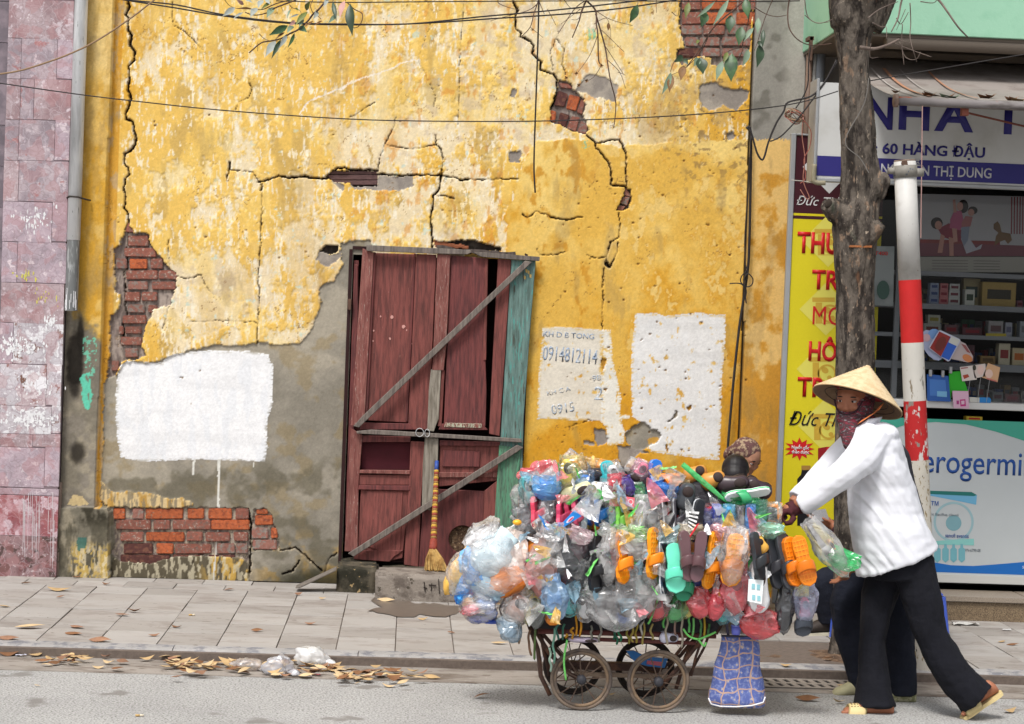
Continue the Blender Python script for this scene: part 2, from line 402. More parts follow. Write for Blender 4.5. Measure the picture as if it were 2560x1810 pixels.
col = col*(1-g_[..., None])+gb*g_[..., None]; h = np.where(gm, -0.012+0.004*(gn2-.5)+.002*(n3-.5), h)
# grey repairs
GP = [Z('C',(130,590),(160,560),(230,550),(330,590),(420,590),(455,610),(440,670),(380,740),(330,720),(290,695),(240,720),(200,735),(150,700),(130,650)),
      Z('C',(310,890),(350,870),(370,900),(360,930),(320,935)), Z('B',(1150,590),(1175,600),(1165,650),(1130,640)), Z('B',(1640,500),(1720,495),(1850,560),(1830,690),(1760,650),(1700,660),(1640,620),(1560,600)),
      Z('B',(1120,1010),(1210,1000),(1200,1080),(1130,1080)), Z('B',(255,1165),(490,1175),(490,1240),(400,1268),(255,1262),(100,1262),(60,1225),(250,1240)),
      Z('A',(2190,1195),(2288,1235),(2288,1270),(2230,1225)), Z('E',(1690,1250),(1760,1262),(1800,1340),(1720,1365),(1690,1330)), Z('E',(1840,1370),(1960,1370),(2060,1420),(1990,1420),(1900,1500),(1850,1623),(1820,1560),(1860,1450)),
      Z('E',(1610,1330),(1680,1335),(1700,1370),(1620,1360)), Z('D',(2130,60),(2180,95),(2240,100),(2260,60),(2275,100),(2180,185),(2110,130))]
for g in GP:
    q = inpoly(sx_, sy_, g); gg = np.zeros_like(col)+np.array((147, 138, 130.)); gg = lay(gg, (170, 160, 148), sst(.4, .65, gn2))
    col = np.where(q[..., None], gg, col); h = np.where(q, -0.009+.004*(gn2-.5), h)
# teal remnants
for g in (Z('B',(1590,930),(1650,920),(1660,970),(1610,985)), Z('B',(1650,190),(1700,190),(1690,260),(1630,280))):
    col = lay(col, (140, 196, 160), inpoly(wx, wy, g)*sst(.42, .55, n3)*.8)
col = lay(col, (246, 236, 224), (dseg(sx_, sy_, Z('A',(2288,570),(2050,680),(1990,760))) < 2.2)*.9)
col = lay(col, (246, 236, 224), (dseg(sx_, sy_, Z('B',(0,590),(90,540))+Z('B',(300,470),(420,420),(520,395))) < 2.2)*.8)
# --- left pilaster and plinth
pe = 287-py*(43/1164.)
pil = (px < pe)&(py < 1268+(px-150)*.03); plin = (py >= 1266)&(px < 276)
strip = (px >= pe)&(px < 262+(1400-py)*.035)&(py < 1268)
pc = np.zeros_like(col)+np.array((226, 186, 104.)); pc = lay(pc, (236, 206, 140), sst(.45, .6, n4)*sst(330, 150, py)*.8); pc = lay(pc, (214, 160, 52), sst(.4, .55, n1+.08*sst(230, 500, py))*sst(150, 260, py)*.8)
pc = lay(pc, (198, 176, 140), sst(60, 10, abs(py-60))*0)
pc = lay(pc, (196, 160, 92), sst(.5, .62, n5)*.5)
gpc = np.zeros_like(col)+np.array((142, 134, 122.)); gpc = lay(gpc, (164, 154, 134), sst(.45, .62, gn2)*.8); gpc = lay(gpc, (112, 106, 94), sst(.55, .42, gn)*.6)
t = sst(-25, 25, (py-790)-(px-200)*1.1+60*(gn2-.5)*2)[..., None]
pc = pc*(1-t)+gpc*t
def blob(cx, cy, rx, ry, s=.3, off=0): return sst(1+s, 1-s, np.sqrt(((px-cx)/rx)**2+((py-cy)/ry)**2)+.9*(fbm(px, py, 22, 4, off=500+off)-.5))
for a in ((192,905,20,75,.35,0,.9),(205,850,8,60,.4,9,.7),(198,1130,20,26,.5,20,.75),(190,960,14,30,.5,33,.6)): pc = lay(pc, (34, 30, 26), blob(*a[:6])*a[6])
q = inpoly(wx, wy, Z('D',(555,890),(605,885),(612,960),(612,1110),(595,1138),(562,1130),(558,990),(535,940)))
pc = lay(pc, (104, 208, 178), q*sst(.3, .42, n6)*.95)
pc = lay(pc, (120, 206, 176), inpoly(px, py, Z('D',(560,640),(660,640),(640,900),(590,900),(560,760)))*sst(.56, .6, fbm(px, py, 6, 3, off=540.))*.85)
pc = lay(pc, (214, 190, 140), inpoly(wx, wy, Z('G',(460,160),(500,110),(570,110),(600,160),(590,172)))*.9)
plc = np.zeros_like(col)+np.array((120, 114, 100.)); plc = lay(plc, (158, 148, 128), sst(.45, .62, gn2)*.8); plc = lay(plc, (58, 54, 44), sst(.5, .36, gn2*.6+n5*.4)*sst(1330, 1290, py)*.9); plc = lay(plc, (66, 62, 50), sst(.55, .4, n5)*.5)
plc = lay(plc, (202, 172, 96), sst(.47, .55, n5*.6+n3*.4+.05*sst(40, 10, abs(px-225)))*sst(1340, 1375, py)*sst(170, 195, px)*.9)
plc = lay(plc, (222, 208, 178), sst(.58, .62, n6)*sst(1340, 1375, py)*sst(170, 195, px)*.7)
plc = lay(plc, (64, 108, 100), inpoly(wx, wy, Z('G',(535,370),(600,365),(590,440),(565,455),(560,470),(535,470)))*.85)
col = np.where(pil[..., None], pc, col); col = np.where(plin[..., None], plc, col)
h = np.where(pil, 0.055+.004*(n2-.5)+.003*(n3-.5), h); h = np.where(plin, 0.085+.012*(gn2-.5)+.004*(n3-.5), h)
col = np.where(strip[..., None]&~gm[..., None], lay(lay(col, (212, 152, 50), np.ones_like(px)*.7), (190, 170, 150), sst(.55, .62, n5)*.6), col)
# --- right pilaster
re_ = 1888-py*.0355
rp = (px > re_)&(px < 2060)
rc = np.zeros_like(col)+np.array((150, 146, 138.)); rc = lay(rc, (116, 112, 104), sst(.5, .64, fbm(px, py, 50, 3, off=600.))*.8); rc = lay(rc, (182, 178, 168), sst(1950, 1990, px+py*.04)*.8)
ry_ = np.zeros_like(col)+np.array((233, 186, 104.)); ry_ = lay(ry_, (240, 202, 132), sst(.45, .62, n4)*.7); ry_ = lay(ry_, (204, 142, 44), sst(.5, .58, n1*.6+n4*.4+(py-800)/2600)*.8); ry_ = lay(ry_, (186, 140, 60), sst(.56, .6, n1)*sst(950, 1050, py)*.6)
t = (py > 350+4*(n3-.5)*4).astype(float)[..., None]
rc = rc*(1-t)+ry_*t
col = np.where(rp[..., None], rc, col); h = np.where(rp, 0.03+.002*(n2-.5), h)
h = np.where((px > re_-4)&(px < re_+1), -.02, h); col = np.where(((px > re_-4)&(px < re_+1))[..., None], np.array((70, 60, 45.)), col)
# --- dirty bottom edge and yellow remnant strip
bot = sst(1400, 1445, py+20*(gn2-.5)*2)*sst(640, 740, px)*(px > 640)*(px < 880)
col = lay(col, (52, 50, 36), bot*.8)
q = inpoly(sx_, sy_, Z('G',(670,0),(700,30),(760,85),(850,78),(1000,85),(1100,118),(1240,128),(1285,158),(1200,188),(750,182),(690,170),(660,100)))
col = np.where(q[..., None], lay(lay(np.zeros_like(col)+np.array((216, 190, 142.)), (190, 150, 80), sst(.5, .62, n5)), (128, 120, 104), sst(.54, .6, n6)*.7), col); h = np.where(q, -.004+.01*(n5-.5), h)
q = inpoly(sx_, sy_, Z('G',(740,540),(850,500),(1150,500),(1300,500),(1600,520),(1650,540),(1655,700),(740,690)))
bcol = lay(lay(np.zeros_like(col)+np.array((96, 88, 72.)), (196, 160, 84), sst(.5, .58, n5)*sst(480, 540, px)), (200, 190, 164), sst(.56, .6, n6)*.8)
col = np.where(q[..., None], bcol, col); h = np.where(q, .004+.02*(n5-.5), h)
# --- brick windows (bricks themselves are parts)
HOLES = [Z('D',(850,-110),(890,-50),(985,-45),(1000,20),(1050,100),(1130,195),(1175,220),(1160,320),(1130,430),(1020,460),(1000,520),(960,600),(940,700),(975,770),(930,790),(900,800),(830,800),(790,830),(770,900),(715,920),(715,830),(735,700),(725,560),(740,500),(795,460),(800,390),(765,330),(760,60),(800,20),(825,-45)),
         Z('G',(748,185),(1200,188),(1655,188),(1662,300),(1658,430),(1652,560),(1600,520),(1340,500),(1150,510),(1000,560),(800,540),(745,500),(760,400)),
         Z('G',(1690,200),(1760,190),(1815,240),(1820,300),(1850,360),(1850,420),(1850,470),(1680,465),(1668,330)),
         Z('B',(1450,530),(1530,550),(1560,600),(1625,650),(1632,700),(1615,760),(1640,820),(1652,860),(1640,893),(1560,880),(1500,850),(1450,825),(1400,805),(1405,760),(1400,715),(1425,680),(1440,600)),
         [(1704,-60),(1890,-60),(1889,0),(1878,60),(1876,110),(1862,160),(1800,168),(1780,160),(1778,145),(1762,139),(1725,146),(1705,160),(1690,150),(1692,122),(1712,120),(1708,90),(1699,60),(1702,20)],
         Z('B',(-20,1135),(250,1135),(250,1238),(90,1240),(60,1220),(0,1212),(-105,1190),(-50,1130)),
         Z('B',(1895,1240),(1935,1260),(1943,1310),(1920,1370),(1880,1405),(1840,1400),(1860,1350),(1897,1300)), Z('D',(2135,75),(2160,35),(2255,40),(2235,90),(2180,95)), Z('B',(650,1610),(860,1590),(1060,1640),(1070,1665),(650,1660))]
mort = lay(lay(np.zeros_like(col)+np.array((142, 128, 122.)), (168, 154, 144), sst(.45, .6, n5)), (110, 98, 92), sst(.55, .42, n6)*.7)
for i, g in enumerate(HOLES):
    q = inpoly(sx_, sy_, g); d = .026 if i < 5 else .05
    if i in (1, 2): mc = lay(mort, (186, 172, 150), sst(.4, .6, n3)*.8)
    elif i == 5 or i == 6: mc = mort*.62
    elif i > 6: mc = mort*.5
    else: mc = mort
    col = np.where(q[..., None], mc, col); h = np.where(q, -d+.012*(n5-.5)+.006*(n3-.5), h)
q = inpoly(sx_, sy_, Z('E',(620,0),(830,30),(860,40),(860,62),(630,45))); col = np.where(q[..., None], np.array((150, 92, 66.)), col); h = np.where(q, -.012+.01*(n5-.5), h)
# --- cracks: open fissures running through the render, dark grime colour also painting their shade
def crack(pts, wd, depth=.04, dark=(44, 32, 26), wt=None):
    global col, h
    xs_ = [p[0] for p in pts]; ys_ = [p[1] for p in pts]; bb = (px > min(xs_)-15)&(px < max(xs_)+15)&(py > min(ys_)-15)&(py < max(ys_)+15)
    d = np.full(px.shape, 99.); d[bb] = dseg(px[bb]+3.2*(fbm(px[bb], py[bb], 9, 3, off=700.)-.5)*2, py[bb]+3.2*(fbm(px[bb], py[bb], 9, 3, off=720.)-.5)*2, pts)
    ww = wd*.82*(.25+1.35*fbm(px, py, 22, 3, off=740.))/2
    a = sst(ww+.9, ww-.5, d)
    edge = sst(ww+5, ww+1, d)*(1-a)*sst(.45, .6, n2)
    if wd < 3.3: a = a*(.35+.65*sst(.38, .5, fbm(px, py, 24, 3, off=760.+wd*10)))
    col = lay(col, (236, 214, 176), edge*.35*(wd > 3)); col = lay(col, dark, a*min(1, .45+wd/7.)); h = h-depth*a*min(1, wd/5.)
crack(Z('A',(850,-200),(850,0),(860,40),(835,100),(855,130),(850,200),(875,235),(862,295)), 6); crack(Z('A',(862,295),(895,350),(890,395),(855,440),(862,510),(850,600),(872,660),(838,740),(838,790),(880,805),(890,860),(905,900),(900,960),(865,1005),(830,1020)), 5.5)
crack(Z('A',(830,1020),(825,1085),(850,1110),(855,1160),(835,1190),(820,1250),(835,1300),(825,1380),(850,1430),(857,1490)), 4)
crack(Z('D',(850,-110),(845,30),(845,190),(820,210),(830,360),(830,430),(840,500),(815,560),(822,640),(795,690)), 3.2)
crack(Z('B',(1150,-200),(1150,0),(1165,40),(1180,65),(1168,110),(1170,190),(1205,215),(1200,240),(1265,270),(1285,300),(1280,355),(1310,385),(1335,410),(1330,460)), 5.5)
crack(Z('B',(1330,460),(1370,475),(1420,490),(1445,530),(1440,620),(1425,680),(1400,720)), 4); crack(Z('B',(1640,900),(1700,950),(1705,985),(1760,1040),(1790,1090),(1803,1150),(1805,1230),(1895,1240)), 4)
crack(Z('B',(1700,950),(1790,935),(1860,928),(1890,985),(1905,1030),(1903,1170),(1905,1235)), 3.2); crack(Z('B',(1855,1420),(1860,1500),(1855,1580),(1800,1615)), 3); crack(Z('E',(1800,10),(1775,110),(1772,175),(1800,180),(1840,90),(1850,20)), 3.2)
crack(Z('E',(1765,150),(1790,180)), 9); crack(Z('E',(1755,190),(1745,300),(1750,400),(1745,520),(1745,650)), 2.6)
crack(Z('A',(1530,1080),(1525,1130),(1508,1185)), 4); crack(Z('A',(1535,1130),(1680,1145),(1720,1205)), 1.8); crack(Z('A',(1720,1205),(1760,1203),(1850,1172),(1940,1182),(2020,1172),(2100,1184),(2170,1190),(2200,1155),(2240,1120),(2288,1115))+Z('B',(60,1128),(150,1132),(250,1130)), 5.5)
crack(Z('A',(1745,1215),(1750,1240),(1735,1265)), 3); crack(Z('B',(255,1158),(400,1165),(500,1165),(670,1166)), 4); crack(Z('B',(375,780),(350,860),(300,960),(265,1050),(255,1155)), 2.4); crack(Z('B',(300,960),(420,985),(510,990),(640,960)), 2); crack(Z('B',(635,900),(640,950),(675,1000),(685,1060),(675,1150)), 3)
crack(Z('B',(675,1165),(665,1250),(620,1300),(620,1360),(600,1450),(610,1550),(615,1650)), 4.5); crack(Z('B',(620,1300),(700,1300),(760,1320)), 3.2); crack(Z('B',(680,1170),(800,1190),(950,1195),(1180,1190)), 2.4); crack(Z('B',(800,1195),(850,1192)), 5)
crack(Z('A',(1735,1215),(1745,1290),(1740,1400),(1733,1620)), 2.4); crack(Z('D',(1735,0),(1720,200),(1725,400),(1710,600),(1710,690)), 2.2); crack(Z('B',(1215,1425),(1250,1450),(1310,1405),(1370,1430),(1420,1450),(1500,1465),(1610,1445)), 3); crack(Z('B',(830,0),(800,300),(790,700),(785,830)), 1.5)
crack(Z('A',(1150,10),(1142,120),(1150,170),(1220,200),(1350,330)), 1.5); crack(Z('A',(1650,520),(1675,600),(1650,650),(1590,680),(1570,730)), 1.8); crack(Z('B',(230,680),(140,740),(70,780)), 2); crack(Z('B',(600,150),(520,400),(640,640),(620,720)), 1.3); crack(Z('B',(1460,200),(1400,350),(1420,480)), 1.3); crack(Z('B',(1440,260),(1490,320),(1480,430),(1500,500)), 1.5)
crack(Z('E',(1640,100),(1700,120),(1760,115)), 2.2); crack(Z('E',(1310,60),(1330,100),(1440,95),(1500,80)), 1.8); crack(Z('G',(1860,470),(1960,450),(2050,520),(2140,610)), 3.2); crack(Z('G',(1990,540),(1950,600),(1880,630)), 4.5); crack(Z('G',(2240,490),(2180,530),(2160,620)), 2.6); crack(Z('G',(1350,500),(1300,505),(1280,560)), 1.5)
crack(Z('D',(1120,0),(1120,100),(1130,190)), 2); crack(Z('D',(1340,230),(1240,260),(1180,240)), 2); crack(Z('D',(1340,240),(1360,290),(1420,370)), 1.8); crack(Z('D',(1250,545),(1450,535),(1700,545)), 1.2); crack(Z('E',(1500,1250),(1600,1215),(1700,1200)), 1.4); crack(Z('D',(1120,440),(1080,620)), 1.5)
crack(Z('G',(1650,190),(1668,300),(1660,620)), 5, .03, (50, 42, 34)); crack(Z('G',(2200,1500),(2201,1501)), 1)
# hairlines
hl = abs(fbm(px, py, 75, 5, off=800.)-.5); m = sst(.0045, .001, hl)*sst(.5, .62, fbm(px, py, 90, 2, off=820.))*(~pil)*(~gm)*(~plin)*(~rp)
col = lay(col, (128, 92, 52), m*.75)
# --- whitewashed rectangles
W1 = Z('D',(850,800),(1000,815),(1080,815),(1110,765),(1190,755),(1350,735),(1640,738),(1785,760),(1795,810),(1818,830),(1812,1100),(1780,1180),(1775,1300),(1780,1380),(1760,1475),(1500,1468),(1300,1462),(950,1475),(800,1450),(775,1300),(765,1050),(780,900),(800,830))
W2 = Z('E',(1345,575),(1500,580),(1700,590),(1745,600),(1740,780),(1735,860),(1750,1000),(1745,1200),(1600,1205),(1430,1190),(1315,1190),(1320,900),(1340,700))
W2b = Z('E',(1740,598),(1800,600),(1810,700),(1815,800),(1850,950),(1870,1050),(1865,1160),(1930,1165),(1930,1190),(1870,1200),(1895,1280),(1890,1350),(1840,1360),(1780,1370),(1770,1240),(1735,1210),(1740,900),(1775,790),(1740,770))
W3 = [(1587,784),(1640,782),(1662,790),(1700,786),(1749,780),(1780,786),(1813,786),(1815,826),(1805,938),(1803,1050),(1798,1149),(1756,1147),(1700,1140),(1632,1130),(1612,1118),(1590,1115),(1565,1100),(1567,1078),(1602,1055),(1580,1040),(1578,900)]
e1 = px+1.5*(fbm(px, py, 10, 3, .5, 2.2, 900.)-.5)*2+2*(n3-.5)*2; e2 = py+1.6*(fbm(px, py, 10, 3, 2.2, .5, 940.)-.5)*2
for g, c, a, hh in ((W1, (250,250,252), .98, .003), (W2, (232,227,218), .93, .003), (W2b, (240,238,232), .95, .003), (W3, (236,236,238), .96, .004)):
    q = inpoly(e1, e2, g)
    v = 1-.8*sst(.70, .78, fbm(px, py, 14, 4, 1, .8, off=970.)) if g is not W1 else np.ones_like(px)
    edge = sst(0, 9, dseg(e1, e2, g, True))
    m = q*a*v*(1-.75*(1-edge)*sst(.50, .60, fbm(px, py, 7, 3, .5, 2.5, 1200.)))
    cc = np.array(c, float)-9*sst(.5, .68, fbm(px, py, 60, 4, .5, 2.5, 1250.))[..., None]-2*sst(.5, .6, n5)[..., None]
    col = col*(1-m[..., None])+cc*m[..., None]; h = np.where(q&(m > .3), h*.15+np.where(gm, -.0095, 0)+.0006, h)
    if g is W1: col = lay(col, (206, 214, 226), q*sst(.55, .64, fbm(px, py, 40, 3, 2, .6, off=960.))*.18)
for a, b, c in (((485,1150),(482,1185),2.6), ((547,1150),(545,1272),3.0), ((547,1272),(534,1452),1.5), ((634,1158),(634,1166),1.5)):
    q = dseg(px+1.5*(n3-.5), py, [a, b]) < c; col = np.where(q[..., None], np.array((226, 224, 216.)), col)
for g in (Z('E',(1740,790),(1775,795),(1770,830),(1745,860),(1735,830)), Z('E',(1760,985),(1782,985),(1775,1010),(1760,1005)), Z('E',(1995,655),(2010,660),(2003,680)), Z('E',(2175,1350),(2190,1385),(2180,1410),(2168,1380)), Z('F',(50,1115),(85,1095),(80,1130),(60,1140))):
    q = inpoly(sx_, sy_, g); col = np.where(q[..., None], np.array((176, 128, 52.)), col); h = np.where(q, -.01, h)
q = inpoly(sx_, sy_, Z('E',(1900,1290),(1950,1240),(2000,1208),(2060,1240),(2140,1285),(2110,1345),(2060,1370),(2030,1395),(1960,1395),(1905,1345)))
col = np.where(q[..., None], gb, col); h = np.where(q, -.014+.008*(n5-.5), h)
q = inpoly(sx_, sy_, Z('E',(2180,1205),(2210,1190),(2240,1130),(2245,1170),(2200,1215))); col = np.where(q[..., None], np.array((150, 138, 120.)), col); h = np.where(q, -.012, h)
q = inpoly(sx_, sy_, Z('E',(2050,1330),(2100,1310),(2125,1325),(2090,1360),(2060,1355))); col = np.where(q[..., None], np.array((196, 150, 70.)), col)
# --- pocks
for k in range(150):
    a, b = random.uniform(290, 1870), random.uniform(0, 1130)
    if k < 90: a, b = random.uniform(1400, 1870), random.uniform(280, 1130)
    r = random.uniform(1.2, 3.4); bb = (abs(px-a) < 8)&(abs(py-b) < 8)
    d = np.hypot(px[bb]-a, (py[bb]-b)*1.3); c = col[bb]; m = sst(r+.8, r-.8, d)[:, None]; col[bb] = c*(1-m*.75)+np.array((110, 74, 36.))*m*.75; h[bb] -= .006*m[:, 0]
col = lay(col, (150, 128, 92), sst(.60, .74, fbm(px, py, 60, 5, 1.5, .5, 1400.))*.28*(col[..., 0] > 190)*(col[..., 2] < 170))
col *= (1+.12*(fbm(px, py, 3.5, 2, off=980.)-.5))[..., None]
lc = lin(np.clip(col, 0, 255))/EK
DOORP = [(884,638),(1312,652),(1296,1060),(1275,1425),(855,1425)]
keep = ~inpoly(px, py, DOORP)
vy = -h
idx = np.arange(nx*nz).reshape(nz, nx)
fk = keep[:-1, :-1]&keep[1:, :-1]&keep[:-1, 1:]&keep[1:, 1:]
a = idx[:-1, :-1][fk]; b = idx[:-1, 1:][fk]; c = idx[1:, 1:][fk]; d = idx[1:, :-1][fk]
q4 = np.stack([a, b, c, d], 1)
used = np.zeros(nx*nz, bool); used[q4.ravel()] = True; rem = np.cumsum(used)-1; q4 = rem[q4]
co = np.stack([gx, vy, gz], -1).reshape(-1, 3)[used]; cc = np.concatenate([lc.reshape(-1, 3)[used], np.ones((used.sum(), 1))], 1)
me = bpy.data.meshes.new('old_wall'); me.vertices.add(len(co)); me.vertices.foreach_set('co', co.ravel())
me.loops.add(q4.size); me.loops.foreach_set('vertex_index', q4.ravel().astype(np.int32)); me.polygons.add(len(q4)); me.polygons.foreach_set('loop_start', np.arange(0, q4.size, 4, dtype=np.int32)); me.polygons.foreach_set('loop_total', np.full(len(q4), 4, np.int32))
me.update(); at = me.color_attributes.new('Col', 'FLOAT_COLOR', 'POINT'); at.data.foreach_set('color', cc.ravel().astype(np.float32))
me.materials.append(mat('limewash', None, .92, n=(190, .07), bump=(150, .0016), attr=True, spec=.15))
me.validate()
wall = thing('old_wall', 'cracked yellow limewashed house wall with exposed brick and whitewashed rectangles', 'wall', (P(1000,1460).x, 0, .05))
render_face = link('plaster_face', me, wall)
# brick core behind the plaster, with the doorway left open; upper storey beyond the frame
core = mat('wall_core', C(150,132,120), .95, n=(9,.2))
dl, dr, dt = P(884,900).x-.03, P(1312,652).x+.02, P(1100,640).z+.02
mobj('wall_core', join(box(XL, dl, .06, .34, 0, Z1), box(dr, XR, .06, .34, 0, Z1), box(dl, dr, .06, .34, dt, Z1)), core, wall)
mobj('upper_storey', box(XL, XR, 0.0, .34, Z1, 7.2), mat('upper_lime', C(232,188,96), .9, n=(3,.15), col2=(C(246,224,180),5,.5,.6), bump=(40,.004)), wall)
mobj('pilaster_side', join(box(XL-.002, XL+.01, -.085, .3, .05, .62), box(XL, XL+.01, -.05, .3, .62, 7.2)), core, wall)
# --- bricks
BR = [mat('brick_orange', C(184,98,60), .9, n=(60,.22), col2=(C(146,76,52),45,.5,.62), bump=(90,.003), rnd=.12, spots=(70,.62,C(150,120,100))),
      mat('brick_red', C(148,92,78), .9, n=(60,.2), col2=(C(128,100,90),45,.5,.62), bump=(90,.003), rnd=.12, spots=(60,.6,C(160,140,128))),
      mat('brick_dull', C(150,104,92), .95, n=(60,.2), col2=(C(140,128,120),40,.48,.56), bump=(90,.003), rnd=.1),
      mat('brick_dark', C(92,56,52), .95, n=(50,.25), col2=(C(120,80,66),40,.5,.6), bump=(90,.003), rnd=.1)]
def brick(zone, x0, x1, y0, y1, kind, prd=.012):
    q = Z(zone, (x0, y0), (x1, y0), (x1, y1), (x0, y1)); Y = -.001
    pts = [P(a+random.uniform(-1,1), b+random.uniform(-1,1), Y) for a, b in q]
    V, F = solid([[(p.x, p.z) for p in pts]], .002+random.uniform(-.003, .003)+.006, .07)
    o = mobj('brick', (V, F), BR[kind], wall); bev(o, .005, 2); return o
R_ = [('G',190,262,[(750,830,0),(880,955,2),(965,1215,0),(1245,1355,0),(1385,1540,0),(1565,1655,1)]), ('G',267,333,[(770,1000,1),(1020,1130,1),(1145,1400,1),(1405,1655,0)]), ('G',347,410,[(800,955,1),(970,1222,0),(1240,1345,1),(1365,1530,1),(1553,1650,1)]),
      ('G',424,492,[(820,1015,3),(1040,1150,0),(1162,1405,1),(1440,1560,2),(1570,1648,2)]), ('G',500,560,[(800,1130,3),(1150,1360,3),(1380,1560,3)]),
      ('G',196,230,[(1705,1780,0)]), ('G',236,302,[(1695,1812,0)]), ('G',320,390,[(1672,1785,2),(1800,1843,0)]), ('G',400,465,[(1680,1840,2)]),
      ('D',-110,-50,[(835,890,1)]), ('D',-30,42,[(850,985,1)]), ('D',52,112,[(825,1035,1)]), ('D',124,192,[(770,840,2),(862,978,0),(1000,1080,1)]), ('D',200,262,[(835,1045,1),(1055,1180,1)]), ('D',275,330,[(850,980,2),(1010,1170,1)]), ('D',345,408,[(828,932,1),(940,1045,1)]), ('D',430,485,[(850,960,2),(982,1045,1)]),
      ('D',500,556,[(815,968,1)]), ('D',574,626,[(830,940,1),(788,822,1)]), ('D',645,700,[(800,940,1)]), ('D',718,782,[(830,915,2)]), ('D',800,870,[(740,790,2)])]
for z_, y0, y1, bs in R_:
    for x0, x1, kd in bs: brick(z_, x0, x1, y0, y1, kd)
for q, kd in ((((1450,545),(1525,555),(1550,590),(1470,585)),1),(((1455,600),(1520,625),(1495,712),(1425,700)),3),(((1528,625),(1600,645),(1570,740),(1505,722)),0),(((1608,655),(1632,680),(1612,765),(1575,745)),1),(((1465,745),(1530,765),(1500,850),(1448,825)),3),(((1540,770),(1600,780),(1570,878),(1510,855)),1),(((1605,800),(1650,830),(1640,893),(1580,880)),2),(((1402,730),(1440,740),(1430,815),(1400,800)),0)):
    pts = [P(a, b, 0) for a, b in Z('B', *q)]; bev(mobj('brick', solid([[(p.x, p.z) for p in pts]], .010, .07), BR[kd], wall), .005, 2)
for z_, y0, y1, bs in [('X',-50,-16,[(1690,1790,1),(1795,1892,0)]), ('X',-10,24,[(1706,1752,1),(1756,1842,0),(1848,1890,1)]), ('X',30,60,[(1706,1760,1),(1766,1832,0),(1842,1888,0)]), ('X',62,86,[(1704,1756,2),(1760,1812,1),(1820,1880,2)]), ('X',92,115,[(1714,1746,2),(1750,1800,2),(1806,1878,2)]), ('X',119,142,[(1696,1752,3),(1758,1800,2),(1806,1872,2)])]:
    for x0, x1, kd in bs: brick(z_, x0, x1, y0, y1, kd)
# old laths showing in the long horizontal break
lath = mat('lath_wood', C(104,78,76), .9, n=(30,.3), stretch=(1,1,8), bump=(60,.003))
for y0, y1 in ((1138,1158),(1162,1196),(1200,1230)):
    bev(mobj('lath', prism(Z('B',(-85,y0+random.randint(-2,2)),(252,y0),(250,y1),(-60,y1)), .022, .05), lath, wall), .003)
for q in (((1898,1248),(1940,1300),(1938,1312),(1885,1298)),((1880,1305),(1930,1312),(1910,1370),(1865,1350)),((1850,1362),(1900,1372),(1880,1402),(1842,1398))):
    bev(mobj('brick', prism(Z('B', *q), .025, .06), BR[2], wall), .004)
# stencilled numbers over the whitewash
ink = mat('stencil_blue', C(146,164,190), .9, col2=(C(200,204,206),60,.45,.6)); faint = mat('stencil_faint', C(226,230,236), .9, col2=(C(236,236,238),40,.5,.56)); mid = mat('stencil_mid', C(178,190,204), .9, col2=(C(226,220,208),50,.48,.58))
for s, zx, zy, cp, wd, mt, rt in (('KH D B TONG',1352,640,13,128,ink,-.02),('0914812114',1345,795,35,138,ink,-.045)):
    a, b = Z('E',(zx,zy))[0]; text(s, a, b, cp, -.0016, mt, wall, width=wd, bold=.012, name='stencil_lettering', rot=rt, thick=.0004)
for s, zx, zy, cp, wd, mt, rt in (('KH C A',1380,1035,11,60,mid,.25),('0915',1410,1160,24,58,mid,.18),('2',1690,1060,32,22,mid,0),('98',1680,940,14,22,mid,.2)):
    a, b = Z('E',(zx,zy))[0]; text(s, a, b, cp, -.0016, mt, wall, width=wd, bold=.012, name='stencil_lettering', rot=rt, thick=.0004)
# ================================================================== GROUND
ROADM = mat('asphalt', C(188,187,185), .95, n=(1.6,.10), col2=(C(134,131,128),95,.48,.62), spots=[(75,.60,C(206,204,200)),(60,.66,C(92,90,88)),(2.2,.62,C(146,142,138))], bump=(110,.007), spec=.2)
road = mobj('road', ([(-60,-60,0),(60,-60,0),(60,-2.79,0),(-60,-2.79,0)], [(0,1,2,3)]), ROADM); tag(road, kind='structure')
gut = mobj('gutter', join(box(-60,60,-2.86,-2.5,-.06,.004)), mat('gutter_concrete', C(158,150,142), .9, n=(3,.12), col2=(C(120,108,98),7,.48,.62), spots=[(30,.62,C(112,100,90)),(80,.66,C(186,180,172))], stretch=(.35,1,1), bump=(120,.003))); tag(gut, kind='structure')
base = mobj('pavement_bed', box(-60,60,-2.5,.4,-.06,.042), mat('bed_mortar', C(112,100,92), .95, n=(40,.2), bump=(90,.002))); tag(base, kind='structure')
TILEM = [mat('paving_a', C(171,166,161), .85, n=(3,.07), rnd=.055, col2=(C(158,151,145),9,.5,.64), spots=[(34,.68,C(124,112,104)),(130,.70,C(196,190,182))], stretch=(.5,1,1), bump=(160,.0012)),
         mat('paving_b', C(164,158,152), .85, n=(3,.08), rnd=.055, col2=(C(148,140,134),12,.5,.62), spots=[(26,.66,C(118,106,98)),(110,.70,C(190,182,174))], stretch=(.5,1,1), bump=(160,.0012))]
WETM = mat('paving_wet', C(122,108,98), .45, n=(3,.1), rnd=.03, col2=(C(100,88,80),9,.45,.6), bump=(160,.001))
pv = thing('pavement', None, None, (0,-1.2,.05)); del pv['label']; del pv['category']; pv['kind'] = 'structure'
BASEX = -2.95; TW = .293
ztop = .05
ysr = [-.02, -.2, -.42, -.68, -.96, -1.28, -1.62, -1.96, -2.335]
SOX0, SOX1 = P(1915,1640,-2.1).x, P(2165,1650,-2.1).x
